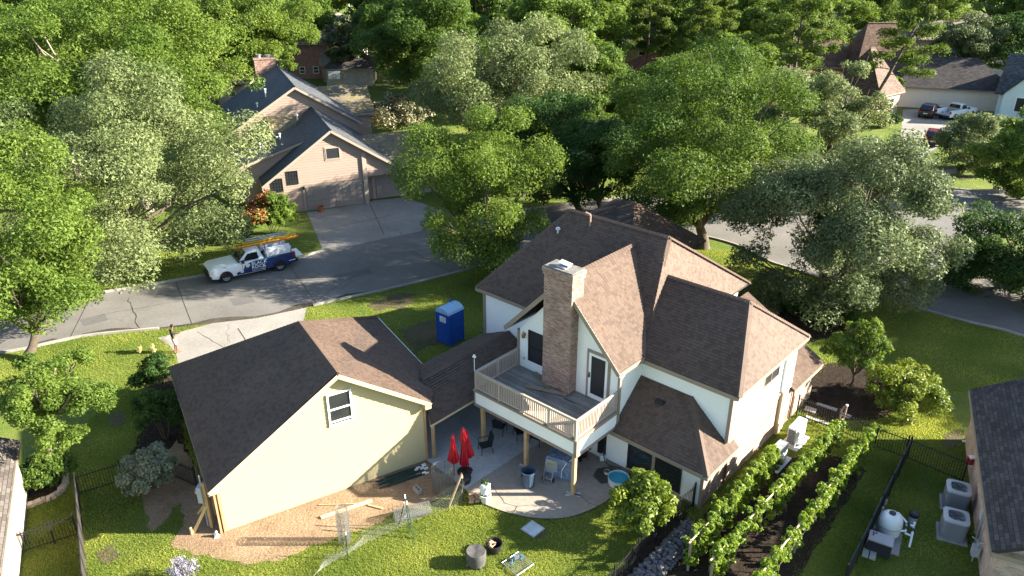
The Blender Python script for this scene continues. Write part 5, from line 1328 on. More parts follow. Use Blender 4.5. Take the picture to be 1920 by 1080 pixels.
for s in (-1,1): q = MB(); q.tube([(-0.15,s*0.2-.02,0.15),(-0.15,s*0.2+.02,0.15)], 0.1, 12); q.build('wheel', MAT_BLACK, t)

# ---- planter with bag, bricks
t = thing('planter', 'cream plastic pot with a white sack on top at the patio edge', 'planter', (-1.13, 25.67))
q = MB(); q.lathe([(0.0,0.055),(0.17,0.055),(0.235,0.40),(0.25,0.40),(0.25,0.46),(0.21,0.46),(0.2,0.42),(0.0,0.42)], (0,0,0), 22, caps=False); q.build('pot', M('pot_cream', (0.62,0.60,0.52), rough=0.5), t, smooth=True)
q = MB(); q.lathe([(0.0,0.43),(0.205,0.43),(0.0,0.47)], (0,0,0), 14, caps=False); q.build('soil', MAT_MULCH, t)
t = thing('sack', 'crumpled white sack stuffed in the cream pot', 'sack', ((-1.13, 25.67)[0], (-1.13, 25.67)[1], 0.45))
m = MB(); rr_ = random.Random(4)
prof = [(0.16,0.0),(0.22,0.14),(0.24,0.3),(0.22,0.42),(0.16,0.5),(0.0,0.47)]
m.lathe(prof, (0,0,0), 16, caps=False)
m.v = [(x*(1+rr_.uniform(-.16,.16)), y*(1+rr_.uniform(-.16,.16))*0.8, z+rr_.uniform(-.03,.05)+0.12*x) for x, y, z in m.v]
m.build('bag', M('sack_white', (0.72,0.72,0.68), rough=0.6, var=0.08, bmp=0.5, bdist=0.03), t)
link('leaves', leaves_mesh('leaves', [(0,0.12,0.5)], [0.16], 120, 0.1, 5, LEAF['dark']), t)
for i, (x, y, z) in enumerate(((0,0,0.055),(0.24,0.05,0.055),(0,0.22,0.055),(0.22,0.28,0.055),(0.02,0.02,0.16),(0.24,0.2,0.16),(0.0,0.26,0.16))):
    q = MB(); q.obox((0,0,0.05),(0.105,0.095,0.049),0.12*i, tint=RNG.random()); o = q.build('paver', M('paver_tan', (0.36,0.24,0.155), tint=0.15, var=0.15) if i == 0 else bpy.data.materials['paver_tan'], None, ((-1.72, 25.64)[0]+x, (-1.72, 25.64)[1]+y, z))
    tag(o, 'tan paver block stacked beside the cream pot', 'paver', 'tan paver blocks beside the cream pot')

# ---- paddling pool, bowl, hose
t = thing('paddling_pool', 'small turquoise paddling pool with a white rim by the wall', 'paddling pool', (4.65, 26.88))
q = MB(); q.lathe([(0.44,0.06),(0.47,0.36),(0.475,0.38),(0.45,0.38),(0.42,0.09),(0.0,0.09)], (0,0,0), 32, caps=False); q.build('wall', M('pool_white', (0.60,0.62,0.62), bmp=0), t, smooth=True)
q = MB(); q.lathe([(0.0,0.30),(0.441,0.30)], (0,0,0), 32, caps=False); q.build('water', M('pool_water', (0.012,0.30,0.40), rough=0.05, var=0.05, bmp=0.05), t)
q = MB(); q.lathe([(0.441,0.31),(0.451,0.375)], (0,0,0), 32, caps=False); q.build('liner', M('pool_liner', (0.03,0.42,0.50), bmp=0), t)
t = thing('dog_bowl', 'round steel bowl on the wet patch beside the paddling pool', 'bowl', (4.24, 27.57))
q = MB(); q.lathe([(0.17,0.06),(0.14,0.15),(0.12,0.15),(0.10,0.09),(0.0,0.085)], (0,0,0), 20, caps=False); q.build('bowl', MAT_STEEL, t, smooth=True)
q = MB(); q.lathe([(0.0,0.125),(0.118,0.125)], (0,0,0), 18, caps=False); q.build('water', glass_dark('bowl_water', (0.05,0.05,0.05)), t)
t = thing('garden_hose', 'black hose looping down the white wall beside a white tap box', 'hose', (4.15, 28.33))
q = MB(); q.tube([(0.18,0.28,0.95),(0.1,0.2,1.0),(0.02,0.1,0.8),(0.0,0.0,0.45),(0.05,-0.1,0.2),(0.2,-0.25,0.08),(0.5,-0.4,0.075),(0.75,-0.5,0.075)], 0.022, 8); q.build('tube', MAT_BLACK, t, smooth=True)
q = MB(); q.box(-0.14,0.05,0.06,0.12,0.24,0.36); q.build('box', MAT_WFRAME, t)

# ---- lawn things by the bottom edge
t = thing('fire_pit', 'round fire pit under a grey fabric cover on the lawn', 'fire pit', (-1.37, 22.22))
COVER = M('cover_grey', (0.085,0.080,0.075), rough=0.7, var=0.25, scale=5, bmp=0.6, bdist=0.03)
m = MB(); m.lathe([(0.36,0.05),(0.385,0.3),(0.385,0.58),(0.36,0.63),(0.15,0.60),(0.0,0.585)], (0,0,0), 26, caps=False); rr_ = random.Random(2)
m.v = [(x*(1+0.02*math.sin(9*math.atan2(y,x))), y*(1+0.02*math.sin(9*math.atan2(y,x))), z+0.015*math.sin(5*x*3)) for x, y, z in m.v]; m.build('cover', COVER, t, smooth=True)
for k in range(4):
    a = 0.5+k*math.pi/2; q = MB(); q.box(-0.03,-0.03,0,0.03,0.03,0.1); q.build('foot', MAT_STEEL, t, (0.38*math.cos(a),0.38*math.sin(a),0))
t = thing('bucket', 'open black tub filled with cut wood on the lawn', 'tub', (-0.69, 22.86))
q = MB(); q.lathe([(0.0,0.02),(0.24,0.02),(0.32,0.38),(0.335,0.38),(0.335,0.42),(0.30,0.42),(0.23,0.06),(0.0,0.06)], (0,0,0), 26, caps=False); q.build('tub', M('tub_black', (0.022,0.021,0.02), rough=0.5), t, smooth=True)
for k in range(11):
    a = RNG.uniform(0,6.28); r0 = RNG.uniform(0,.16); L = RNG.uniform(.08,.16)
    q = MB(); q.beam((-L,0,0),(L,0,RNG.uniform(-.04,.04)),0.05,0.04); o = q.build('firewood', M('cut_wood', (0.55,0.38,0.25), var=0.2) if k == 0 else bpy.data.materials['cut_wood'], None, ((-0.69, 22.86)[0]+r0*math.cos(a)-0.06, (-0.69, 22.86)[1]+r0*math.sin(a)-.04, 0.28+0.02*k), RNG.uniform(0,3))
    tag(o, 'pale stick of cut wood lying in the black tub', 'firewood', 'cut wood in the black tub')
t = thing('access_cover', 'square pale access cover in a patch of bare soil', 'cover', (0.84, 24.04), R(47))
q = MB(); q.box(-0.36,-0.36,0.01,0.36,0.36,0.05); q.build('frame', MAT_STEEL, t); q = MB(); q.box(-0.31,-0.31,0.0505,0.31,0.31,0.062); q.build('plate', M('cover_plate', (0.45,0.52,0.54), rough=0.35, var=0.2), t)
t = thing('wire_rack', 'low square wire mesh rack on the lawn at the bottom edge', 'rack', (0.22, 22.11), R(42))
q = MB()
for s in (-1,1):
    q.tube([(-0.43,s*0.43,0.1),(0.43,s*0.43,0.1)], 0.012, 6); q.tube([(s*0.43,-0.43,0.1),(s*0.43,0.43,0.1)], 0.012, 6)
q.build('frame', MAT_STEEL, t)
q = MB()
for k in range(-5,6): q.tube([(k*0.08,-0.43,0.1),(k*0.08,0.43,0.1)], 0.004, 4); q.tube([(-0.43,k*0.08,0.104),(0.43,k*0.08,0.104)], 0.004, 4)
q = q.build('mesh', MAT_STEEL, t); q['kind'] = 'stuff'
for s in (-1,1):
    for s2 in (-1,1): q = MB(); q.tube([(s*0.42,s2*0.42,0),(s*0.42,s2*0.42,0.1)], 0.012, 6); q.build('leg', MAT_STEEL, t)
t = thing('hose_timer', 'blue hoses and a brass valve lying on the wire rack', 'hose valve', ((0.18, 22.33)[0], (0.18, 22.33)[1], 0.12))
HB = M('hose_blue', (0.03,0.16,0.42), rough=0.4, bmp=0)
q = MB(); q.tube([(-0.2,-0.3,0.0),(-0.16,-0.05,0.06),(-0.04,0.1,0.16)], 0.022, 8); q.build('hose', HB, t); q = MB(); q.tube([(0.12,0.0,0.02),(0.2,0.04,0.12)], 0.05, 8); q.build('dial', HB, t); q = MB(); q.obox((0,0,0.07),(0.1,0.06,0.05),0.4); q.build('valve', MAT_STEEL, t)

# ---- wire mesh rolls, fence, posts and timber by the garage
WIRE = M('wire', (0.20,0.20,0.19), rough=0.5, metal=0.3, var=0.1, bmp=0)
def wire_roll(label, base, rot, r, h, turns, tilt=0.0, dense=26, rad=0.004):
    t = thing('wire_roll', label, 'wire mesh roll', base, rot)
    q = MB(); n = 22
    for k in range(int(h/0.075)+1):
        z = k*0.075; pts = []
        for j in range(int(n*turns)+1):
            a = 2*math.pi*j/n; rr2 = r*(1-0.5*j/(n*turns)*(0.5 if turns > 1 else 0)); pts.append((rr2*math.cos(a), rr2*math.sin(a), z))
        q.tube(pts, rad, 3, caps=False)
    for j in range(int(dense*turns)):
        a = 2*math.pi*j/dense; rr2 = r*(1-0.25*j/(dense*turns) if turns > 1 else 1); q.tube([(rr2*math.cos(a),rr2*math.sin(a),0),(rr2*math.cos(a),rr2*math.sin(a),h)], rad, 3, caps=False)
    if tilt:
        c = Matrix.Rotation(tilt, 4, 'Y'); q.v = [tuple(c @ Vector(p) + Vector((0,0,r+0.01))) for p in q.v]
    m = q.build('mesh', WIRE, t); m['kind'] = 'stuff'
    return t
wire_roll('tight wire mesh roll standing upright on the bare dirt', (-6.62, 23.35), 0, 0.26, 1.75, 2.2)
wire_roll('wire mesh roll lying on its side at the dirt edge', (-4.82, 24.54), R(20), 0.27, 1.5, 2.2, tilt=math.pi/2)
wire_roll('loose open coil of wire mesh beside the umbrellas', (-2.98, 26.49), 0, 0.5, 1.2, 3.0, dense=22)
mesh = thing('wire_fence', 'sagging length of wire mesh fence across the lawn edge', 'wire fence', (-2.10, 25.67))
o0 = V2((-2.10, 25.67)); path = [V2(p)-o0 for p in ((-2.10, 25.67),(-2.46, 25.34),(-3.53, 24.82),(-4.35, 24.29),(-5.52, 23.47),(-6.42, 22.66),(-7.27, 21.84),(-7.82, 20.81))]
sp = smooth_line(path, 6); hs = []
for i, p in enumerate(sp): hs.append(1.15 - 0.5*min(1, i/len(sp)*1.1))
q = MB()
for k in range(12):
    q.tube([(p.x+0.18*math.sin(i*.7)*k/12+0.25*(i/len(sp))*k/12, p.y-0.5*(i/len(sp))*k/12, 0.03+h*k/11) for i, (p, h) in enumerate(zip(sp, hs))], 0.0028, 3, caps=False)
for i in range(len(sp)-1):
    for f in (0,0.5):
        p = sp[i].lerp(sp[i+1], f); h = hs[i]; ii = i+f
        q.tube([(p.x,p.y,0.02),(p.x+0.18*math.sin(ii*.7)+0.25*ii/len(sp),p.y-0.5*ii/len(sp),0.03+h)], 0.0018, 3, caps=False)
m = q.build('mesh', WIRE, mesh); m['kind'] = 'stuff'
GREENP = M('post_green', (0.025,0.05,0.04), rough=0.5, bmp=0)
def tpost(label, p0, p1, w=0.035, group=None):
    p0, p1 = Vector(p0), Vector(p1); t = thing('fence_post', label, 'fence post', p0, 0, group)
    d = p1-p0; q = MB(); q.beam((0,0,0), d*0.9, w, w); q.build('shaft', GREENP, t)
    q = MB(); q.beam(d*0.9, d, w+0.008, w+0.008); q.build('white_tip', MAT_WFRAME, t); return t
tpost('green steel post leaning right in the trio of posts on the lawn edge', (*(-3.89, 23.53),0), (-4.18, 24.01, 1.50))
tpost('green steel post leaning left in the trio of posts on the lawn edge', (*(-4.61, 24.29),0), (-4.32, 24.27, 1.20))
tpost('tallest green steel post of the trio with its white tip up', (*(-4.13, 23.89),0), (-4.27, 24.27, 1.60))
tpost('single green steel post before the upright wire roll', (*(-6.33, 22.39),0), (-6.34, 22.59, 1.20))
tpost('green steel post holding the wire fence end at the plywood strip', (*(-2.09, 25.80),0), (-2.09, 25.99, 1.15))
gx, gy = Vector((0.857,0.514,0)), Vector((-0.514,0.857,0)); GA0 = Vector((-11.5,23.93,0))
for k in range(14):
    x0 = 6.3+0.12*(k*7 % 5)+RNG.uniform(-.1,.1); L = 1.95; y0 = -0.22-0.10*(k % 7)+RNG.uniform(-.03,.03); z = 0.05+0.05*(k//7); dx = RNG.uniform(-.12,.12)
    a = GA0+gx*x0+gy*y0+Vector((0,0,z)); b = GA0+gx*(x0+L)+gy*(y0+dx)+Vector((0,0,z+0.01))
    tpost('green steel fence post with white tips in the pile along the garage wall', a, b, 0.045, 'steel posts piled along the garage wall')
def board(label, p0, p1, w, h, mat, name='plank', cat='plank', up=(0,0,1), group=None):
    p0, p1 = Vector(p0), Vector(p1); c = (p0+p1)/2; q = MB(); q.beam(p0-c, p1-c, w, h, 0, up); return tag(q.build(name, mat, None, c), label, cat, group)
PLY = M('plywood', (0.60,0.46,0.28), var=0.12)
board('pale plywood strip leaning in the wire fence end', (*(-2.65, 25.40),0.02), (-2.11, 26.01, 1.25), 0.32, 0.02, PLY, up=(1,0.2,0))
board('long plank half buried in the dirt behind the upright wire roll', (*(-7.88, 24.69),0.05), (*(-5.94, 25.74),0.05), 0.16, 0.05, PLY)
board('short plank on the dirt beside the half buried one', (*(-6.07, 25.47),0.04), (*(-5.41, 25.24),0.04), 0.09, 0.04, MAT_WOOD)
board('thin batten lying on dirt before the garage wall', (*(-8.14, 25.47),0.04), (*(-6.40, 25.54),0.04), 0.05, 0.03, MAT_WOOD)
t = thing('concrete_block', 'grey hollow block lying on the dirt by the post pile', 'block', (-4.08, 26.35), R(-50))
q = MB(); q.box(-0.2,-0.1,0.01,0.2,-0.06,0.2); q.box(-0.2,0.06,0.01,0.2,0.1,0.2); 
for x in (-0.2,-0.02,0.16): q.box(x,-0.059,0.01,x+0.04,0.059,0.2)
q.build('shell', M('block_grey', (0.34,0.33,0.31), var=0.15), t)
t = thing('white_rag', 'white plastic scrap on the dirt at the garage corner', 'scrap', (-11.80, 23.65))
m = MB(); m.lathe([(0.16,0.01),(0.1,0.08),(0.05,0.22),(0.0,0.26)], (0,0,0), 9, sx=0.7); m.v = [(x+RNG.uniform(-.04,.04),y+RNG.uniform(-.04,.04),z+RNG.uniform(-.01,.02)) for x,y,z in m.v]; m.build('film', MAT_WFRAME, t)

# ---- pool machinery and air conditioners of the right neighbour
AP, AX = V2((14.48, 22.95)), math.atan2(-0.51,0.86)
t = thing('equipment_pad', 'small concrete pad under the pool filter and pump cabinet', 'concrete pad', (14.68, 23.29), AX)
q = MB(); q.box(-0.62,-0.5,0,0.62,0.85,0.06); q.build('slab', MAT_KERB, t)
t = thing('pool_filter', 'white round pool filter tank on the concrete pad', 'pool filter', (15.06, 23.77))
q = MB(); q.lathe([(0.30,0.07),(0.42,0.16),(0.45,0.40),(0.45,0.72),(0.42,0.88),(0.32,1.0),(0.16,1.07),(0.0,1.08)], (0,0,0), 30, caps=False); q.build('tank', M('filter_white', (0.66,0.68,0.66), rough=0.35, var=0.05, bmp=0), t, smooth=True)
q = MB(); q.lathe([(0.13,1.06),(0.13,1.12),(0.0,1.13)], (0,0,0), 18, caps=False); q.build('lid', MAT_BLACK, t)
q = MB(); q.lathe([(0.46,0.55),(0.46,0.58)], (0,0,0), 30); q.build('band', MAT_GREYP, t)
t = thing('pump_cabinet', 'dark pump cabinet with a grey top beside the white filter', 'pump cabinet', (14.29, 22.83), AX)
q = MB(); q.box(-0.42,-0.3,0.065,0.42,0.3,0.62); q.build('cabinet', M('cabinet_dark', (0.03,0.03,0.035), rough=0.4, bmp=0), t)
q = MB(); q.box(-0.44,-0.28,0.621,0.44,0.30,0.68); tp = q.build('lid', M('cabinet_top', (0.38,0.36,0.36), bmp=0), t)
for x, y in ((-0.33,0.02),(-0.33,0.15),(-0.24,0.15)): q = MB(); q.box(x,y,0.681,x+0.07,y+0.08,0.69); q.build('button', MAT_BLACK, tp)
t = thing('pool_pipes', 'white plumbing pipes and valves right of the pool filter', 'pipes', (15.50, 23.47), AX)
PV = M('pvc_white', (0.74,0.76,0.76), rough=0.35, bmp=0, var=0.03)
for pts in ([(-0.35,0.5,0.85),(-0.1,0.35,0.75),(0.1,0.3,0.6),(0.3,0.3,0.6)],[(0.3,0.35,0.08),(0.3,0.35,0.75)],[(0.3,0.3,0.55),(0.3,-0.25,0.5),(0.3,-0.4,0.1)],[(0.05,0.3,0.6),(0.05,-0.1,0.55),(-0.3,-0.2,0.5)],[(0.05,-0.1,0.45),(0.3,-0.15,0.45)]):
    q = MB(); q.tube(pts, 0.042, 8); q.build('pipe', PV, t, smooth=True)
for c in ((0.1,0.3,0.62),(0.3,0.1,0.56),(0.05,0.05,0.6)): q = MB(); q.obox(c,(0.06,0.06,0.06)); q.build('valve', MAT_BLACK, t)
t = thing('strainer', 'black capped round strainer beyond the white pipes', 'strainer', (16.28, 24.29))
q = MB(); q.lathe([(0.16,0),(0.16,0.5)], (0,0,0), 18); q.build('body', MAT_GREYP, t); q = MB(); q.lathe([(0.19,0.5),(0.19,0.62),(0.1,0.66)], (0,0,0), 18); q.build('cap', MAT_BLACK, t)
for i in range(6):
    o = MB().box(-0.11,-0.19,0,0.11,0.19,0.055).build('paver', M('paver_grey', (0.40,0.39,0.36), var=0.12) if i == 0 else bpy.data.materials['paver_grey'], None, ((13.72, 22.66)[0]+0.23*(i % 2), (13.72, 22.66)[1]-0.12*(i % 2), 0.005+0.057*(i//2)), AX)
    tag(o, 'grey paver in the low stack beside the pump cabinet', 'paver', 'grey pavers stacked by the pump cabinet')
for i, p in enumerate(((15.71, 25.60),(15.37, 25.14))):
    o = MB().box(-0.1,-0.1,0,0.1,0.1,0.24).build('concrete_block', bpy.data.materials['paver_grey'], None, (*p,0), 0.3); tag(o, ('grey block against the dark screen fence, farther of two','grey block against the dark screen fence, nearer of two')[i], 'block')
ACM = M('ac_grey', (0.20,0.21,0.225), rough=0.5, var=0.06, bmp=0); ACT = M('ac_top', (0.42,0.42,0.43), rough=0.45, bmp=0, var=0.05)
def ac_unit(label, base, rot, s=0.44, h=1.0):
    t = thing('air_conditioner', label, 'air conditioner', base, rot, 'air conditioners by the right house')
    q = MB(); q.box(-s-0.1,-s-0.1,0,s+0.1,s+0.1,0.07); q.build('pad', MAT_KERB, t)
    def rsq(r, s): 
        pts = []
        for cx, cy, a0 in ((s-r,s-r,0),(-s+r,s-r,90),(-s+r,-s+r,180),(s-r,-s+r,270)):
            for k in range(5): a = R(a0+k*22.5); pts.append((cx+r*math.cos(a), cy+r*math.sin(a)))
        return pts
    q = MB(); q.prism(rsq(0.16,s), 0.07, h-0.1); q.build('cabinet', ACM, t)
    lm = MB(); lm.prism(rsq(0.165,s+0.012), 0, 0.035); me = lm.mesh('louvre', [ACM])
    for k in range(11): link('louvre', me, t, (0,0,0.13+k*0.07))
    q = MB(); P = rsq(0.17,s+0.02); n = len(P); ri = s*0.80
    vs = [(p[0],p[1],h-0.1) for p in P]+[(p[0],p[1],h-0.02) for p in P]+[(ri*math.cos(math.atan2(p[1],p[0])),ri*math.sin(math.atan2(p[1],p[0])),h) for p in P]+[(ri*.98*math.cos(math.atan2(p[1],p[0])),ri*.98*math.sin(math.atan2(p[1],p[0])),h-0.12) for p in P]
    fs = [(i,(i+1)%n,n+(i+1)%n,n+i) for i in range(n)]+[(n+i,n+(i+1)%n,2*n+(i+1)%n,2*n+i) for i in range(n)]+[(2*n+i,2*n+(i+1)%n,3*n+(i+1)%n,3*n+i) for i in range(n)]+[tuple(range(3*n,4*n))]
    q.add(vs, fs); q.build('top', ACT, t)
    q = MB(); q.lathe([(0.0,h-0.115),(ri*.96,h-0.115)], (0,0,0), 24, caps=False); q.build('well', MAT_BLACK, t)
    for k in range(5):
        a = k*2*math.pi/5; q = MB(); q.extr([(0.05*math.cos(a),0.05*math.sin(a),h-0.09),(ri*.85*math.cos(a-.2),ri*.85*math.sin(a-.2),h-0.10),(ri*.85*math.cos(a+.35),ri*.85*math.sin(a+.35),h-0.07)], (0,0,0.008)); q.build('fan_blade', MAT_GREYP, t)
    g = MB()
    for k in range(1,7):
        rr2 = ri*k/7; g.tube([(rr2*math.cos(j*math.pi/10), rr2*math.sin(j*math.pi/10), h-0.005) for j in range(21)], 0.005, 3, caps=False)
    for k in range(8): a = k*math.pi/8; g.tube([(-ri*math.cos(a),-ri*math.sin(a),h-0.005),(ri*math.cos(a),ri*math.sin(a),h-0.005)], 0.005, 3, caps=False)
    gg_ = g.build('grille', MAT_BLACK, t); gg_['kind'] = 'stuff'
    return t
ac_unit('grey air conditioner by the right brick house, farther of the pair', (18.62, 25.47), R(-25))
ac_unit('grey air conditioner by the right brick house, nearer of the pair', (17.61, 23.74), R(-25))
wl = Vector((-0.419,-0.908,0)); wp = Vector((-0.908,0.419,0)); NB = Vector((21.55,30.1,0))
t = thing('meter_box', 'grey electric meter cabinet on the right brick wall', 'meter box', NB+wl*7.4+wp*0.02, R(245.2))
q = MB(); q.box(-0.2,-0.14,1.1,0.2,0,1.9); q.build('cabinet', MAT_GREYP, t); q = MB(); q.tube([(0,-0.06,1.9),(0,-0.06,2.5)], 0.035, 8); q.tube([(0.1,-0.06,0),(0.1,-0.06,1.1)], 0.03, 8); q.build('conduit', MAT_GREYP, t)
t = thing('gas_meter', 'grey gas meter with pipes beside the right brick wall', 'gas meter', (17.68, 22.33), R(245))
q = MB(); q.box(-0.16,-0.12,0.35,0.16,0.12,0.75); q.build('body', MAT_GREYP, t)
for s in (-1,1): q = MB(); q.tube([(s*0.1,0,0.75),(s*0.1,0,0.95),(s*0.1,0.2*s,1.05)], 0.025, 7); q.build('pipe', MAT_GREYP, t)
q = MB(); q.tube([(0.0,0,0),(0,0,0.35)], 0.03, 7); q.build('riser', MAT_GREYP, t)
for k, x in enumerate((6.9,7.9)):
    t = thing('conduit', ('thin conduit climbing the right brick wall before the meter','thin conduit climbing the right brick wall past the meter')[k], 'conduit', NB+wl*x+wp*0.05)
    q = MB(); q.tube([(0,0,0),(0,0,2.3)], 0.025, 7); q.build('tube', MAT_GREYP, t)
t = thing('red_box', 'small red and white box fixed on the right brick wall', 'box', NB+wl*3.1+wp*0.12)
q = MB(); q.box(-0.13,-0.13,0.75,0.13,0.13,1.05); q.build('case', M('box_red', (0.35,0.02,0.03), bmp=0), t); q = MB(); q.box(-0.1,-0.1,1.051,0.1,0.1,1.12); q.build('cap', MAT_WFRAME, t)
# ---- heat pumps by the house wall
def heat_pump(label, base, rot, h=1.05):
    t = thing('heat_pump', label, 'heat pump', base, rot)
    q = MB(); q.box(-0.75,-0.42,0,0.75,0.42,0.06); q.build('pad', M('pad_grey', (0.45,0.47,0.47)), t)
    q = MB(); q.box(-0.6,-0.2,0.08,0.6,0.2,h); q.build('case', M('case_white', (0.66,0.67,0.66), rough=0.45, bmp=0, var=0.04), t)
    q = MB(); q.box(-0.612,-0.16,0.2,-0.601,0.16,h-0.1); q.build('grille', MAT_SCREEN, t)
    sl = MB(); sl.box(-0.622,-0.17,0,-0.613,0.17,0.035); me = sl.mesh('louvre', [MAT_GREYP])
    for k in range(9): link('louvre', me, t, (0,0,0.22+k*0.08))
    return t
heat_pump('white boxy heat pump on a pale pad near the iron fence', (13.41, 29.94), R(48))
heat_pump('lower white heat pump partly behind the first vine row', (12.02, 28.33), R(48), 0.9)
t = thing('standpipe', 'brown inverted U standpipe with a white cap behind the fence', 'standpipe', (16.07, 31.46))
q = MB(); q.tube([(0,0,0),(0.02,0,0.7),(0.12,0,0.95),(0.24,0,0.98)], 0.05, 8); q.build('pipe', M('pipe_brown', (0.26,0.15,0.11)), t); q = MB(); q.tube([(0.22,0.02,0),(0.24,0.0,0.98)], 0.045, 8); q.build('return_pipe', M('pipe_pale', (0.45,0.34,0.28)), t); q = MB(); q.lathe([(0.06,0),(0.06,0.08),(0,0.1)], (0.24,0,0.98), 10); q.build('cap', MAT_WFRAME, t)
for i, (p, L, w, lb) in enumerate((((15.07, 32.57),0.55,0.42,'square pale paver in front of the iron fence by the house'),((15.99, 32.81),1.0,0.25,'long pale paver behind the iron fence'),((15.08, 31.64),1.1,0.22,'white stone slab lying in front of the iron fence'),((16.64, 32.06),0.5,0.3,'small pale paver by the standpipe'))):
    o = MB().box(-L/2,-w/2,0,L/2,w/2,0.05).build('paver', bpy.data.materials['paver_grey'], None, (*p,0.01), R(-35)); tag(o, lb, 'paver')

# ================================================================== VEHICLES AND THE PERSON
PW = M('truck_white', (0.72,0.75,0.76), rough=0.28, var=0.03, bmp=0, spec=0.5); PB = M('truck_navy', (0.010,0.028,0.105), rough=0.28, var=0.1, bmp=0, spec=0.5); PSKY = M('truck_sky', (0.12,0.32,0.52), rough=0.28, bmp=0, var=0.05)
TYRE = M('tyre', (0.018,0.018,0.018), rough=0.85, bmp=0); RIM = M('rim_alloy', (0.55,0.56,0.57), rough=0.3, metal=0.7, bmp=0, var=0.05)
CARGL = glass_dark('car_glass', (0.012,0.016,0.02), 0.05); LAMPR = M('tail_red', (0.35,0.012,0.012), rough=0.25, bmp=0); LAMPW = M('lamp_clear', (0.62,0.60,0.55), rough=0.2, bmp=0)
def wheel(parent, x, y, r=0.39, w=0.26, side=1):
    """axle along y"""
    q = MB(); n = 24; prof = [(r*0.62,-w/2),(r*0.92,-w/2),(r,-w*0.32),(r,w*0.32),(r*0.92,w/2),(r*0.62,w/2)]
    for rr2, yy in prof:
        for k in range(n): a = 2*math.pi*k/n; q.v.append((rr2*math.cos(a), yy, rr2*math.sin(a)))
    m = len(prof)
    for i in range(m):
        for k in range(n):
            k2 = (k+1)%n; j = (i+1)%m
            q.f.append((i*n+k, j*n+k, j*n+k2, i*n+k2)); q.m.append(0); q.t.append(.5)
    wh = q.build('wheel', TYRE, parent, (x,y,r))
    q = MB(); q.tube([(0,-w*0.3,0),(0,w*0.3,0)], r*0.63, 20); rm = q.build('rim', MAT_BLACK, wh)
    q = MB(); s = side*w*0.36
    for k in range(6): a = k*math.pi/3; q.beam((0,s,0),(r*0.6*math.cos(a),s,r*0.6*math.sin(a)),0.10,0.05,0,(0,1,0))
    q.tube([(r*0.6*math.cos(k*math.pi/10), s, r*0.6*math.sin(k*math.pi/10)) for k in range(21)], 0.035, 6)
    q.tube([(0,s-0.04,0),(0,s+0.04,0)], 0.1, 12); q.build('spokes', RIM, wh)
    return wh
def loft(sections, mats, close=True):
    """sections: list of (x, [(y,z)...]) rings with equal counts; returns MB along x"""
    q = MB(); n = len(sections[0][1])
    for x, ring in sections:
        for p in ring:
            q.v.append((x if len(p) == 2 else p[2], p[0], p[1]))
    for i in range(len(sections)-1):
        for k in range(n):
            k2 = (k+1)%n; q.f.append((i*n+k, i*n+k2, (i+1)*n+k2, (i+1)*n+k)); q.m.append(0); q.t.append(.5)
    if close:
        q.f.append(tuple(reversed(range(n)))); q.m.append(0); q.t.append(.5); q.f.append(tuple((len(sections)-1)*n+k for k in range(n))); q.m.append(0); q.t.append(.5)
    return q
def ring(w, z0, z1, r=0.1):
    return [(-w+0.03,z0),(w-0.03,z0),(w,z0+0.12),(w,z1-r),(w-r*0.6,z1-r*0.2),(w-r*1.4,z1),(-w+r*1.4,z1),(-w+r*0.6,z1-r*0.2),(-w,z1-r),(-w,z0+0.12)]

def arch_cut(parent, x, side, r=0.46, hw_=1.0):
    q = MB(); n = 14
    q.extr([(x+r*math.cos(math.pi*k/n), side*(hw_-0.06), 0.39+r*math.sin(math.pi*k/n)) for k in range(n+1)], (0, side*0.068, 0)); return q.build('wheel_arch', TYRE, parent)

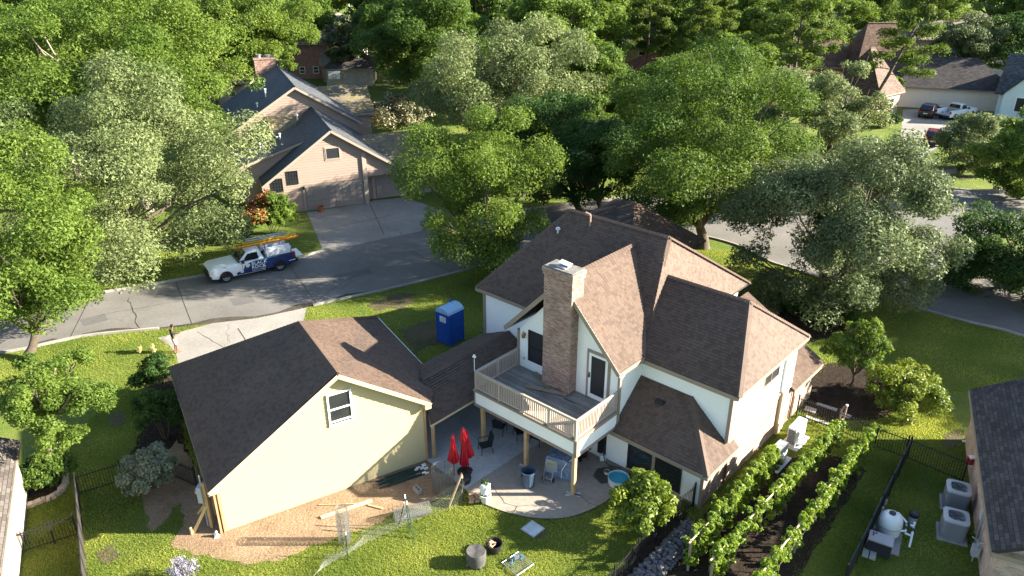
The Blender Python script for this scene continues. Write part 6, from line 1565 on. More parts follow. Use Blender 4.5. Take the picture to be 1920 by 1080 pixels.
def pickup(label, loc, rot, front=PW, rear=PW, detail=True, L=5.9, bedlow=False):
    t = thing('pickup_truck', label, 'pickup truck', loc, rot)
    # x forward, front at +L/2
    f = L/2; hwid = 1.0; xw = (1.93,-1.80)
    q = loft([(f, ring(0.86,0.5,0.98)), (f-0.12, ring(0.96,0.42,1.10)), (f-0.35, ring(0.99,0.38,1.17)), (1.05, ring(1.0,0.36,1.22)), (0.85, ring(1.0,0.36,1.22))], None); q.build('bonnet', front, t, smooth=True)
    q = loft([(0.849, ring(1.0,0.36,1.22)), (-0.75, ring(1.0,0.36,1.24))], None); cab = q.build('cab_body', front, t)
    # greenhouse
    q = loft([(0.98, ring(0.90,1.21,1.22,0.004)), (0.30, ring(0.78,1.21,1.86,0.12)), (-0.55, ring(0.78,1.21,1.88,0.12)), (-0.74, ring(0.84,1.21,1.30,0.03))], None); gh = q.build('greenhouse', front, t, smooth=True)
    q = MB(); q.add([(0.93,-0.80,1.265),(0.93,0.80,1.265),(0.36,0.70,1.80),(0.36,-0.70,1.80)], [(0,1,2,3)]); q.v = [(x+0.018,y,z+0.02) for x,y,z in q.v]; q.build('windscreen', CARGL, gh)
    q = MB(); q.add([(-0.73,-0.72,1.36),(-0.73,0.72,1.36),(-0.60,0.66,1.76),(-0.60,-0.66,1.76)], [(3,2,1,0)]); q.v = [(x-0.03,y,z) for x,y,z in q.v]; q.build('rear_window', CARGL, gh)
    for s in (-1,1):
        q = MB(); P = [(0.66,s*0.875,1.27),(0.28,s*0.80,1.74),(-0.36,s*0.80,1.75),(-0.42,s*0.88,1.27)]; q.add([(x,y+s*0.02,z) for x,y,z in P], [(0,1,2,3) if s > 0 else (3,2,1,0)]); q.build('side_window', CARGL, gh)
        q = MB(); q.obox((0.72,s*1.08,1.30),(0.08,0.11,0.09)); q.build('mirror', MAT_BLACK, t)
    # bed
    if rear:
        for s in (-1,1):
            q = MB(); q.extr([(-0.77,s*0.80,0.40),(-f+0.05,s*0.80,0.45),(-f,s*0.80,0.95),(-f+0.02,s*0.80,1.24),(-0.77,s*0.80,1.24)], (0,s*0.20,0)); q.build('bed_side', rear, t)
        q = MB(); q.box(-f+0.06,-0.799,0.62,-0.77,0.799,0.70); q.box(-0.85,-0.799,0.701,-0.77,0.799,1.23); q.build('bed_floor', MAT_GREYP, t)
    for s in (-1,1):
        for x in xw: wheel(t, x, s*0.86, 0.40, 0.27, s); arch_cut(t, x, s)
    q = MB(); q.box(f-0.08,-0.92,0.36,f+0.10,0.92,0.62); q.build('front_bumper', MAT_BLACK, t)
    q = MB(); q.box(f-0.03,-0.62,0.66,f+0.03,0.62,0.96); q.build('grille', MAT_BLACK, t)
    q = MB(); q.box(-f-0.16,-0.90,0.46,-f+0.02,0.90,0.64); q.build('rear_bumper', MAT_BLACK, t)
    for s in (-1,1):
        q = MB(); q.box(f-0.26,s*0.66,0.78,f+0.02,s*0.975,1.0) if s > 0 else q.box(f-0.26,-0.975,0.78,f+0.02,-0.66,1.0); q.build('headlight', LAMPW, t)
        q = MB(); y0, y1 = sorted((s*0.84,s*1.006)); q.box(-f-0.012,y0,0.86,-f+0.16,y1,1.18); q.build('tail_light', LAMPR, t)
    q = MB(); q.box(-f+0.3,-0.85,0.33,f-0.3,0.85,0.42); q.build('chassis', MAT_BLACK, t)
    return t
p0, p1 = V2((-19.67, 48.05)), V2((-16.55, 50.05))
dirv = (p0-p1).normalized(); nrm_ = Vector((-dirv.y, dirv.x, 0))
side_in = nrm_ if nrm_.y > 0 else -nrm_
tc = (p0*0.46+p1*0.54) + side_in*0.92
trot = math.atan2(dirv.y, dirv.x)
trk = pickup('white and navy work pickup with blue lettering parked at the kerb', tc, trot, PW, PB)
f = 2.95; SY = 1  # the visible flank is local +y when looking from the camera
SY = 1 if (Matrix.Rotation(trot,3,'Z') @ Vector((0,1,0))).y < 0 else -1
def flank(poly, mat, name, z=0.006, parent=trk):
    q = MB(); q.extr([(x, SY*1.002, zz) for x, zz in poly], (0, SY*z, 0)); return q.build(name, mat, parent)
flank([(1.2,0.40),(1.2,0.58),(0.75,0.66),(0.60,0.98),(0.20,1.15),(-0.74,1.17),(-0.74,0.40)], PB, 'door_wrap', 0.004)
flank([(0.15,1.155),(-0.75,1.175),(-1.9,1.225),(-0.9,1.235),(-0.2,1.22)], PSKY, 'wrap_flash', 0.0065)
flank([(0.95,0.50),(0.76,0.50),(0.72,0.62),(0.84,0.70),(0.95,0.62)], PW, 'wrap_picture', 0.0068)
flank([(0.56,0.88),(0.40,0.80),(0.24,0.92),(0.30,1.06),(0.50,1.04)], PW, 'wrap_picture', 0.0068)
flank([(0.62,0.70),(0.46,0.68),(0.40,0.78),(0.56,0.86)], M('picture_brown', (0.12,0.08,0.07), bmp=0), 'wrap_picture', 0.0069)
def text(s, size, mat, parent, loc, rot, name='lettering', bold=0.012, spacing=1.0):
    cu = bpy.data.curves.new(name, 'FONT'); cu.body = s; cu.size = size; cu.align_x = 'LEFT'; cu.offset = bold; cu.extrude = 0.002; cu.space_character = spacing
    cu.materials.append(mat); o = bpy.data.objects.new(name, cu); COL.objects.link(o)
    dg = bpy.context.evaluated_depsgraph_get(); me = bpy.data.meshes.new_from_object(o.evaluated_get(dg)); bpy.data.objects.remove(o); bpy.data.curves.remove(cu)
    return link(name, me, parent, loc, rot)
trx = (R(90),0,R(180)) if SY > 0 else (R(90),0,0)
x0 = 0.16
text('BLACK', 0.33, PW, trk, (x0,SY*1.018,0.90), trx, bold=0.006, spacing=1.08)
text('ROCK', 0.33, PW, trk, (x0,SY*1.018,0.63), trx, bold=0.006, spacing=1.08)
text('ROOFING', 0.15, PW, trk, (x0,SY*1.018,0.46), trx, bold=0.0, spacing=1.4)
text('BLACK', 0.24, PB, trk, (2.05,0.36*SY,1.178), (R(-4)*0,R(4),R(90) if SY > 0 else R(90)), bold=0.004)
text('ROCK', 0.24, PB, trk, (1.78,0.30*SY,1.195), (0,R(3),R(90)), bold=0.004)
for xx in (0.78,-0.735):
    flank([(xx,0.44),(xx+0.014,0.44),(xx+0.014,1.2),(xx,1.2)], MAT_BLACK, 'panel_gap', 0.0072)
flank([(-0.50,1.08),(-0.66,1.08),(-0.66,1.12),(-0.50,1.12)], MAT_BLACK, 'door_handle', 0.02)
flank([(-2.93,0.66),(-2.45,0.64),(-2.45,0.68),(-2.93,0.72)], PW, 'wrap_flash', 0.0068)
# white tool chests along the bed, rack, tailgate lowered
for s in (-1,1):
    q = MB(); y0, y1 = sorted((s*0.42,s*0.93)); q.box(-2.72,y0,1.245,-0.92,y1,1.72); c = q.build('tool_chest', M('chest_white', (0.66,0.68,0.70), rough=0.3, var=0.1, bmp=0) if s < 0 else bpy.data.materials['chest_white'], trk)
    q = MB(); q.box(-2.74,y0-0.01,1.721,-0.90,y1+0.01,1.75); q.build('lid', PW, c)
q = MB(); q.box(-3.55,-0.72,0.74,-2.97,0.72,0.80); q.build('tailgate', PW, trk)
for x in (-0.95,-2.7):
    for s in (-1,1):
        q = MB(); q.beam((x,s*0.95,1.2),(x,s*0.82,2.12),0.05,0.05); q.build('rack_post', MAT_BLACK, trk)
    q = MB(); q.beam((x,-0.85,2.12),(x,0.85,2.12),0.05,0.05); q.build('rack_bar', MAT_BLACK, trk)
def ladder(label, x0, x1, y, z, w, mat, mat2=None, sec=2, name='ladder'):
    MTX = Matrix.Translation(tc) @ Matrix.Rotation(trot, 4, 'Z')
    t = thing(name, label, 'ladder', (MTX @ Vector((x0,y,z))), trot)
    Lx = x1-x0
    for k in range(sec):
        zz = k*0.085; m = mat if (k == sec-1 or not mat2) else mat2
        for s in (-1,1):
            q = MB(); q.box(0.1*k,s*w/2-0.022,zz,Lx-0.15*(sec-1-k),s*w/2+0.022,zz+0.075); q.build('rail', m, t)
        n = int(Lx/0.31)
        for j in range(n):
            q = MB(); q.tube([(0.25+0.31*j,-w/2+0.022,zz+0.04),(0.25+0.31*j,w/2-0.022,zz+0.04)], 0.017, 6); q.build('rung', MAT_STEEL if mat2 else m, t)
    return t
YEL = M('ladder_yellow', (0.62,0.40,0.015), rough=0.5, bmp=0, var=0.06); ORG = M('ladder_orange', (0.50,0.10,0.012), rough=0.5, bmp=0, var=0.06); ALU = M('ladder_alu', (0.52,0.54,0.55), rough=0.4, metal=0.5, bmp=0, var=0.06)
ladder('yellow and orange extension ladder lying on the pickup roof rack', -3.5, 1.1, SY*0.45, 2.15, 0.42, YEL, ORG)
ladder('shorter grey aluminium ladder on the far side of the roof rack', -2.9, 0.0, -SY*0.55, 2.15, 0.40, ALU, None, 1)

# parked cars far right
gd = math.atan2(105.28-98.76, 52.38-58.76)     # along the dark garage's eave
back = Vector((-math.sin(gd), math.cos(gd), 0))
fw = -back if back.y < 0 else back
def suv(label, loc, rot, paint, hatch=True):
    t = thing('parked_car', label, 'car', loc, rot); L = 4.7; f = L/2
    q = loft([(f, ring(0.80,0.42,0.75)), (f-0.2, ring(0.90,0.30,0.92)), (1.0, ring(0.94,0.28,1.02)), (-1.9, ring(0.94,0.28,1.08)), (-f, ring(0.88,0.40,0.98))], None); q.build('body', paint, t, smooth=True)
    q = loft([(1.1, ring(0.84,1.0,1.02,0.004)), (0.35, ring(0.72,1.0,1.60,0.1)), (-1.5, ring(0.72,1.0,1.64,0.1)), (-2.15, ring(0.80,1.0,1.06,0.02))], None); gh = q.build('greenhouse', paint, t, smooth=True)
    q = MB(); q.add([(-2.13,-0.72,1.12),(-2.13,0.72,1.12),(-1.60,0.62,1.56),(-1.60,-0.62,1.56)], [(3,2,1,0)]); q.v = [(x-0.03,y,z+0.01) for x,y,z in q.v]; q.build('rear_window', CARGL, gh)
    q = MB(); q.add([(1.05,-0.74,1.06),(1.05,0.74,1.06),(0.40,0.62,1.56),(0.40,-0.62,1.56)], [(0,1,2,3)]); q.v = [(x+0.03,y,z+0.01) for x,y,z in q.v]; q.build('windscreen', CARGL, gh)
    for s in (-1,1):
        q = MB(); q.add([(0.75,s*0.83,1.08),(0.32,s*0.745,1.54),(-1.5,s*0.745,1.56),(-1.8,s*0.84,1.10)], [(0,1,2,3) if s > 0 else (3,2,1,0)]); q.v = [(x,y+s*0.03,z) for x,y,z in q.v]; q.build('side_window', CARGL, gh)
        for x in (1.42,-1.40): wheel(t, x, s*0.82, 0.35, 0.22, s); arch_cut(t, x, s, 0.40, 0.945)
        q = MB(); y0, y1 = sorted((s*0.55,s*0.90)); q.box(-f-0.01,y0,0.85,-f+0.2,y1,1.05); q.build('tail_light', LAMPR, t)
        q = MB(); y0, y1 = sorted((s*0.5,s*0.86)); q.box(f-0.25,y0,0.66,f-0.02,y1,0.82); q.build('headlight', LAMPW, t)
        q = MB(); q.obox((0.75,s*1.0,1.1),(0.08,0.09,0.07)); q.build('mirror', MAT_BLACK, t)
    q = MB(); q.box(-f-0.025,-0.26,0.62,-f-0.005,0.26,0.76); q.build('number_plate', LAMPW, t)
    q = MB(); q.box(-f-0.06,-0.86,0.36,-f+0.06,0.86,0.56); q.build('rear_bumper', MAT_BLACK, t)
    return t
fr_ = math.atan2(fw.y, fw.x)
MAROON = M('paint_dark', (0.018,0.014,0.018), rough=0.2, bmp=0, var=0.1, spec=0.6)
suv('dark parked estate car with red tail lamps before the garage', V2((52.81, 98.85)) + fw*2.2, fr_+0.12, MAROON)
pickup('white and pale blue pickup parked beside the dark estate car', V2((55.54, 97.63)) + fw*2.6, fr_-0.25, PW, PW)
suv('dark red car half hidden behind the feathery tree', V2((47.88, 86.29)), fr_+0.3, M('paint_red', (0.10,0.012,0.015), rough=0.2, bmp=0))
suv('small dark car glimpsed under the trees by the pink house chimney', (-14.5,103), 0.4, M('paint_white', (0.6,0.6,0.6), rough=0.25, bmp=0))

# ---------------------------------------------------------------- person
def skin_body(name, verts, edges, radii, mat, parent, root=0, sub=2):
    me = bpy.data.meshes.new(name); me.from_pydata(verts, edges, []); o = link(name, me, parent)
    md = o.modifiers.new('skin', 'SKIN'); md.use_smooth_shade = True
    for i, r in enumerate(radii):
        sv = me.skin_vertices[0].data[i]; sv.radius = r if hasattr(r,'__len__') else (r,r); sv.use_root = (i == root)
    s = o.modifiers.new('sub', 'SUBSURF'); s.levels = sub; s.render_levels = sub
    me.materials.append(mat); return o
SKIN = M('skin', (0.22,0.105,0.065), rough=0.55, bmp=0, var=0.06); SHIRT = M('shirt_black', (0.014,0.016,0.024), rough=0.8, bmp=0.2); SHORTS = M('shorts_pale', (0.62,0.57,0.48), rough=0.8, bmp=0.2, var=0.06); HAIR = M('hair_black', (0.012,0.010,0.009), rough=0.7)
per = thing('person', 'person in a black shirt and pale shorts looking down at a phone', 'person', (-19.27, 38.41), R(35))
# faces +x
Vp = [(0,0,0.98),(0,0,1.15),(-0.01,0,1.36),(0.0,0,1.50),(0.03,0,1.575),(0.06,0,1.66),(0.075,0,1.74),
      (-0.02,0.11,1.44),(-0.04,0.20,1.40),(-0.02,0.25,1.14),(0.20,0.13,1.10),(0.30,0.08,1.13),
      (-0.02,-0.11,1.44),(-0.04,-0.20,1.40),(0.0,-0.25,1.13),(0.22,-0.13,1.13),(0.32,-0.06,1.18),
      (0.0,0.095,0.90),(0.02,0.10,0.50),(-0.02,0.11,0.10),(-0.01,0.11,0.045),(0.14,0.13,0.035),
      (0.0,-0.095,0.90),(0.06,-0.11,0.50),(0.03,-0.12,0.10),(0.04,-0.12,0.045),(0.19,-0.14,0.035)]
Ep = [(0,1),(1,2),(2,3),(3,4),(4,5),(5,6),(2,7),(7,8),(8,9),(9,10),(10,11),(2,12),(12,13),(13,14),(14,15),(15,16),(0,17),(17,18),(18,19),(19,20),(20,21),(0,22),(22,23),(23,24),(24,25),(25,26)]
Rp = [(0.12,0.15),(0.11,0.135),(0.11,0.15),(0.055,0.06),(0.055,0.055),(0.085,0.075),(0.06,0.055),(0.075,0.075),0.06,0.042,0.034,0.026,(0.075,0.075),0.06,0.042,0.034,0.026,0.09,0.058,0.04,0.042,0.032,0.09,0.058,0.04,0.042,0.032]
# fingers: five short chains from each hand
for hand, tip, sgn in ((11,(0.30,0.08,1.13),-1),(16,(0.32,-0.06,1.18),1)):
    for k in range(5):
        b = len(Vp); off = (k-2)*0.017
        Vp.append((tip[0]+0.045, tip[1]+off*0.9, tip[2]+0.012-abs(k-2)*0.004)); Ep.append((hand,b)); Rp.append(0.010)
        Vp.append((tip[0]+0.075-(0.02 if k == 0 else 0), tip[1]+off+sgn*0.015, tip[2]+0.03)); Ep.append((b,b+1)); Rp.append(0.008)
skin_body('body', Vp, Ep, Rp, SKIN, per)
face = MB(); face.lathe([(0.0,-0.012),(0.014,0.0),(0.0,0.03)], (0.148,0,1.665), 6); face.build('nose', SKIN, per)
for s in (-1,1):
    q = MB(); q.lathe([(0.0,-0.012),(0.012,0.0),(0.0,0.012)], (0.128,s*0.032,1.70), 8); q.build('eye', M('eye', (0.02,0.015,0.012), bmp=0) if s < 0 else bpy.data.materials['eye'], per)
    q = MB(); q.lathe([(0.0,-0.035),(0.02,0.0),(0.0,0.035)], (0.05,s*0.082,1.68), 8); q.build('ear', SKIN, per)
q = MB(); q.box(0.132,-0.022,1.622,0.142,0.022,1.630); q.build('mouth', M('lips', (0.16,0.06,0.05), bmp=0), per)
q = MB(); q.lathe([(0.088,0.0),(0.098,0.05),(0.085,0.10),(0.05,0.135),(0.0,0.145)], (0.045,0,1.675), 16, sy=0.92); q.build('hair', HAIR, per, smooth=True)
skin_body('shirt', [(0,0,1.00),(0,0,1.15),(-0.01,0,1.34),(0,0,1.47),(-0.03,0.13,1.42),(-0.045,0.21,1.385),(-0.035,0.245,1.22),(-0.03,-0.13,1.42),(-0.045,-0.21,1.385),(-0.025,-0.245,1.22)], [(0,1),(1,2),(2,3),(2,4),(4,5),(5,6),(2,7),(7,8),(8,9)], [(0.145,0.175),(0.135,0.16),(0.135,0.17),(0.085,0.085),0.095,0.08,0.07,0.095,0.08,0.07], SHIRT, per)
skin_body('shorts', [(0,0,1.0),(0,0,0.90),(0.0,0.10,0.80),(0.02,0.11,0.56),(0.0,-0.10,0.80),(0.05,-0.12,0.56)], [(0,1),(1,2),(2,3),(1,4),(4,5)], [(0.135,0.165),(0.14,0.165),0.115,0.095,0.115,0.095], SHORTS, per)
for s, x in ((1,0.05),(-1,0.10)):
    q = MB(); q.obox((x,s*0.125,0.035),(0.14,0.05,0.03)); q.build('shoe', M('shoe_tan', (0.30,0.15,0.09)) if s > 0 else bpy.data.materials['shoe_tan'], per)
pm = Matrix.Translation((*(-19.27, 38.41),0)) @ Matrix.Rotation(R(35),4,'Z')
q = MB(); q.box(-0.04,-0.004,-0.075,0.04,0.004,0.075); ph = q.build('phone', MAT_BLACK, None, pm @ Vector((0.385,0.01,1.20)), (R(-30),0,R(35+90))); tag(ph, 'black phone held in front of the person', 'phone')

# ================================================================== FENCES, WALL, VINES
def iron_fence(label, pts, h=1.15, step=0.11, posts=None, name='iron_fence', cat='fence', heavy=False, cap=True):
    P = [V2(p) for p in pts]; o = P[0]
    t = thing(name, label, cat, o)
    pk = MB(); pk.box(-0.0095,-0.0095,0.06,0.0095,0.0095,h); pk.add([(-0.012,-0.012,h),(0.012,-0.012,h),(0.012,0.012,h),(-0.012,0.012,h),(0,0,h+0.05)], [(0,1,4),(1,2,4),(2,3,4),(3,0,4)]); me = pk.mesh('picket', [MAT_BLACK])
    pq = MB(); pq.box(-0.03,-0.03,0,0.03,0.03,h+0.10); pq.box(-0.038,-0.038,h+0.10,0.038,0.038,h+0.125); mp = pq.mesh('post', [MAT_BLACK])
    for i, (a, b) in enumerate(zip(P, P[1:])):
        d = b-a; L = d.length; dn = d.normalized(); r = math.atan2(d.y, d.x)
        for z in (0.14, h-0.10):
            q = MB(); q.beam(a-o+Vector((0,0,z)), b-o+Vector((0,0,z)), 0.028, 0.032); q.build('rail', MAT_BLACK, t)
        n = int(L/step)
        for k in range(1, n): link('picket', me, t, a-o+dn*(k*L/n), r)
        link('post', mp, t, a-o, r)
        if i == len(P)-2: link('post', mp, t, b-o, r)
    return t
iron_fence('black iron picket fence from the house corner to the right neighbour', [(14.17, 32.02),(15.68, 30.79),(16.95, 29.44),(17.99, 28.64),(19.74, 26.95)])
iron_fence('black iron picket fence between the left lawn and the garage yard', [(-18.54, 26.11),(-17.07, 26.99),(-15.78, 27.72),(-13.68, 26.59)], h=1.05)
iron_fence('black iron gate closing the left side passage', [(-19.10, 22.66),(-18.08, 23.27),(-17.35, 23.65)], h=1.05, name='iron_gate', cat='gate')
iron_fence('short black iron fence at the white corner of the lower room', [(7.61, 25.40),(6.71, 24.57)], h=1.1)
iron_fence('low black iron fence running along the stacked stone wall', [(6.71, 24.57),(5.68, 23.41),(4.83, 22.39),(3.75, 21.06),(3.07, 20.19)], h=0.95)
def screen_fence(label, a, b, h, mat, n=6, name='screen_fence'):
    a, b = V2(a), V2(b); t = thing(name, label, 'fence', a); d = b-a
    for k in range(n):
        p0 = d*(k/n); p1 = d*((k+1)/n); q = MB(); q.beam(p0+d.normalized()*0.03+Vector((0,0,h/2+0.03)), p1-d.normalized()*0.03+Vector((0,0,h/2+0.03)), 0.012, h-0.06); q.build('mesh_panel', mat, t)
        q = MB(); q.beam(p0+Vector((0,0,h)), p1+Vector((0,0,h)), 0.035, 0.035); q.build('rail', MAT_BLACK, t)
    for k in range(n+1):
        p = d*(k/n); q = MB(); q.box(p.x-0.03,p.y-0.03,0,p.x+0.03,p.y+0.03,h+0.08); q.build('post', MAT_BLACK, t)
    return t
screen_fence('dark screened fence dividing the vine garden from the right neighbour', (18.12, 28.64), (12.17, 20.93), 1.15, M('screen_black', (0.012,0.012,0.013), rough=0.7))
screen_fence('dark screened fence meeting the left iron fence', (-18.54, 26.11), (-15.40, 20.56), 1.15, M('screen_brown', (0.045,0.038,0.030), rough=0.8))

# ---- stacked stone wall
STONE = M('wall_stone', (0.16,0.15,0.155), rough=0.9, var=0.3, scale=4, fine=12, bmp=0.8, bdist=0.03, tint=0.3)
sw = thing('stone_wall', 'low wall of loosely stacked grey stones by the iron fence', 'stone wall', (7.07, 24.29))
sa, sb = V2((7.07, 24.29)), V2((4.08, 20.93)); sdir = (sb-sa).normalized(); sn = Vector((-sdir.y, sdir.x, 0)); sn = sn if sn.x > 0 else -sn
rs = random.Random(21); stones = []
for v_ in range(10):
    q = MB(); pts = []
    nseg = 7
    for zi, zz in ((0,-1),(1,-0.25),(2,0.5),(3,1)):
        rr2 = (0.75,1.0,0.95,0.55)[zi]
        for k in range(nseg):
            a = 2*math.pi*k/nseg; s = rr2*(1+rs.uniform(-.24,.24)); pts.append((math.cos(a)*s, math.sin(a)*s, zz*(1+rs.uniform(-.2,.2))))
    fs = [tuple(reversed(range(nseg))), tuple(range(3*nseg,4*nseg))]
    for i in range(3):
        for k in range(nseg): fs.append((i*nseg+k, i*nseg+(k+1)%nseg, (i+1)*nseg+(k+1)%nseg, (i+1)*nseg+k))
    q.add(pts, fs, 0, rs.random()); stones.append(q.mesh('stone', [STONE]))
Lw = (sb-sa).length; cnt = 0
for layer in range(3):
    wdt = (0.95,0.75,0.55)[layer]; x = 0.05
    while x < Lw and cnt < 290:
        y = -wdt/2 + rs.uniform(0,.1)
        while y < wdt/2:
            o = link('stone', stones[rs.randrange(10)], sw, sdir*(x+rs.uniform(-.05,.05)) + sn*(y+0.35) + Vector((0,0,0.07+0.14*layer+rs.uniform(-.02,.03))))
            o.scale = (rs.uniform(.09,.16), rs.uniform(.06,.11), rs.uniform(.05,.085)); o.rotation_euler = (rs.uniform(-.3,.3), rs.uniform(-.3,.3), math.atan2(sn.y,sn.x)+rs.uniform(-.6,.6)); cnt += 1
            y += rs.uniform(.16,.24)
        x += rs.uniform(.15,.2)
# ---- edging stones of the left bed
EDGE = M('edging_stone', (0.44,0.37,0.28), rough=0.85, var=0.2, scale=3, bmp=0.5, bdist=0.02, tint=0.15)
eb = thing('bed_edging', 'curved row of tan edging stones round the left bed', 'edging', (-20.24, 25.47))
eo = V2((-20.24, 25.47)); epts = smooth_line([(-20.41, 25.31),(-20.19, 25.47),(-19.94, 25.67),(-19.67, 25.87),(-19.49, 26.18),(-19.47, 26.53),(-19.58, 26.95),(-19.81, 27.39),(-20.21, 27.87)], 2)
for i in range(len(epts)-1):
    a, b = epts[i], epts[i+1]; c = (a+b)/2; d = (b-a); q = MB(); q.obox((0,0,0.09),(d.length*0.47,0.11+rs.uniform(-.02,.03),0.085+rs.uniform(-.02,.02)), 0, tint=rs.random())
    q.v = [(x+rs.uniform(-.02,.02), y+rs.uniform(-.02,.02), z+rs.uniform(-.01,.015)) for x, y, z in q.v]
    q.build('stone', EDGE, eb, (c.x-eo.x, c.y-eo.y, 0), math.atan2(d.y,d.x)+rs.uniform(-.12,.12))
# ---- vine rows
BAMBOO = M('bamboo_pole', (0.58,0.47,0.29), rough=0.6, var=0.12)
def vine_row(label, near_, far_, h, seed, n=9000, gap=(), wd=0.15):
    a, b = V2(near_), V2(far_); d = b-a; L = d.length
    t = thing('vine_row', label, 'grapevine', a)
    q = MB(); q.tube([Vector((0,0,h)) - d*0.02, d*0.5+Vector((0,0,h-0.02)), d*1.01+Vector((0,0,h))], 0.032, 8); q.build('rail', BAMBOO, t)
    for f in (0.0,0.33,0.66,1.0):
        q = MB(); p = d*f; q.box(p.x-0.045,p.y-0.045,0,p.x+0.045,p.y+0.045,h+(0.0 if f else 0.05)); q.build('post', MAT_WOODW, t)
    q = MB()
    for z in (0.45,0.9): q.tube([Vector((0,0,z)), d+Vector((0,0,z))], 0.006, 4)
    q.build('wire', MAT_STEEL, t)
    g = np.random.default_rng(seed); C = []; Rd = []; T = []
    nn = Vector((-d.y,d.x,0)).normalized(); k = int(L/0.10)
    for i in range(k*5):
        f = g.random(); 
        if any(x0 < f < x1 for x0, x1 in gap) and g.random() < 0.6: continue
        zz = h*(0.15+0.98*g.random()**0.75) + (0.22*g.random() if g.random() < 0.15 else 0); lump = 0.9+0.10*math.sin(f*L*2.3+seed)
        w = wd*1.15*lump*(0.6+0.6*(1-abs(zz/h-0.65)))
        p = d*f + nn*g.normal()*w*0.6 + Vector((0,0,zz)); C.append(tuple(p)); Rd.append(0.07+0.09*g.random()); T.append(g.random()*0.45)
    link('foliage', leaves_mesh('foliage', C, Rd, n, 0.092, seed, LEAF['vine'], ccol=np.array(T), aspect=0.8, up=0.35, inner=0.4, squash=0.9), t)
    q = MB()
    for i in range(int(L/1.0)):
        q = MB(); p = d*((i+0.5)/int(L/1.0)); limb(q, p, p+Vector((RNG.uniform(-.2,.2),RNG.uniform(-.2,.2),h)), 0.03, 0.015, RNG, 6); q.build('stem', MAT_BARK, t)
    return t
vine_row('vine row nearest the house wall with the brightest leaves', (6.65, 21.87), (11.62, 27.57), 1.45, 201, 36000, wd=0.22)
vine_row('middle vine row with a long bare bamboo rail', (7.29, 21.06), (15.25, 29.61), 1.45, 202, 32000, gap=((0.12,0.42),))
vine_row('vine row farthest from the house beside the dark mulch strip', (8.30, 19.72), (16.44, 28.96), 1.45, 203, 26000, gap=((0.2,0.5),))
# light pole and mailbox far off
t = thing('light_pole', 'thin pale pole at the top edge beyond the magnolia', 'pole', (-41,205)); q = MB(); q.tube([(0,0,0),(0,0,14)], 0.12, 8); q.build('mast', MAT_WFRAME, t); q = MB(); q.box(-0.3,-0.15,14,0.9,0.15,14.15); q.build('arm', MAT_WFRAME, t)
t = thing('mailbox', 'dark mailbox on a post at the far kerb corner', 'mailbox', (41.48, 72.96)); q = MB(); q.box(-0.06,-0.06,0,0.06,0.06,1.05); q.build('post', MAT_BLACK, t); q = MB(); q.extr([(-0.12,-0.25,1.05),(0.12,-0.25,1.05),(0.12,-0.25,1.22),(0.06,-0.25,1.3),(-0.06,-0.25,1.3),(-0.12,-0.25,1.22)], (0,0.5,0)); q.build('box', MAT_BLACK, t)
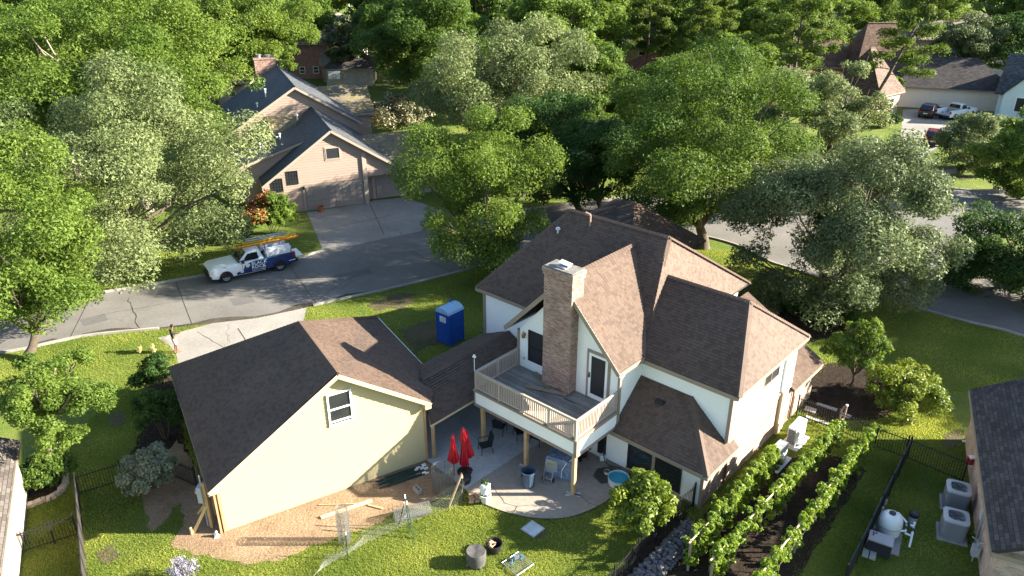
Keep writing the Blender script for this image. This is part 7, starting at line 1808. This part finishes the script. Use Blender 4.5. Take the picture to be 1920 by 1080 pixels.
# ---- grass blades standing in the nearest lawn
def grass_patch(poly_test, n, seed, box, h=0.07):
    g = np.random.default_rng(seed)
    x = g.uniform(box[0], box[2], n*2); y = g.uniform(box[1], box[3], n*2)
    keep = poly_test(x, y); x = x[keep][:n]; y = y[keep][:n]; n = len(x)
    a = g.uniform(0, 2*np.pi, n); hh = h*g.uniform(.5,1.4,n); w = 0.012*g.uniform(.7,1.5,n); lx = g.normal(size=n)*0.03; ly = g.normal(size=n)*0.03
    V = np.empty((n,3,3)); V[:,0] = np.stack([x-w*np.cos(a), y-w*np.sin(a), np.zeros(n)],1); V[:,1] = np.stack([x+w*np.cos(a), y+w*np.sin(a), np.zeros(n)],1); V[:,2] = np.stack([x+lx, y+ly, hh],1)
    me = bpy.data.meshes.new('grass'); me.vertices.add(n*3); me.vertices.foreach_set('co', V.astype(np.float32).ravel()); me.loops.add(n*3); me.loops.foreach_set('vertex_index', np.arange(n*3, dtype=np.int32))
    me.polygons.add(n); me.polygons.foreach_set('loop_start', np.arange(0,n*3,3,dtype=np.int32))
    me.materials.append(leaf_mat('grass_blade', (0.085,0.155,0.018), (0.42,0.44,0.095), 0.5, rough=0.6, spec=0.2))
    at = me.attributes.new('tint', 'FLOAT', 'FACE'); lump = 0.5+0.25*np.sin(x*1.3+2*np.sin(y*0.7))+0.15*np.sin(y*2.1+x*0.6); at.data.foreach_set('value', np.clip(lump*0.7+g.random(n)*0.45,0,1).astype(np.float32)); me.update(); me.validate()
    o = link('grass', me); o['kind'] = 'stuff'; return o
def inside(poly, x, y):
    r = np.zeros(len(x), bool); n = len(poly); j = n-1
    for i in range(n):
        xi, yi = poly[i][0], poly[i][1]; xj, yj = poly[j][0], poly[j][1]
        c = ((yi > y) != (yj > y)) & (x < (xj-xi)*(y-yi)/(yj-yi+1e-12)+xi); r ^= c; j = i
    return r
hard = []
for o in list(bpy.data.objects):
    if o.type == 'MESH' and o.parent is None and o.name.split('.')[0] in ('street','driveway','patio','dirt','mulch_bed','soil_patch','path','gutter') and len(o.data.polygons) == 1:
        hard.append((o.name.split('.')[0], [tuple(v.co.xy) for v in o.data.vertices]))
def lawn_ok(x, y):
    ok = np.ones(len(x), bool)
    jr = np.random.default_rng(5); jx = x + jr.normal(size=len(x))*0.2; jy = y + jr.normal(size=len(x))*0.2
    for nm, h in hard: ok &= ~(inside(h, jx, jy) if nm in ('dirt','mulch_bed','soil_patch') else inside(h, x, y))
    return ok & ~inside([(-11.50, 23.93),(-3.95, 28.46),(-6.32, 32.40),(-4.95, 33.23),(-7.62, 37.68),(-16.54, 32.33)], x, y) & ~inside([(0.37, 31.98),(7.87, 25.22),(15.50, 33.68),(4.73, 43.39),(-1.43, 36.56),(1.84, 33.61)], x, y)
def visible(x, y):
    return np.abs(x) < (y*0.9063+22*0.4226)*0.70
grass_patch(lambda x, y: lawn_ok(x, y) & visible(x, y), 230000, 301, (-21,20.5,22,34), 0.06)
grass_patch(lambda x, y: lawn_ok(x, y) & visible(x, y), 190000, 302, (-30,34,36,54), h=0.08)
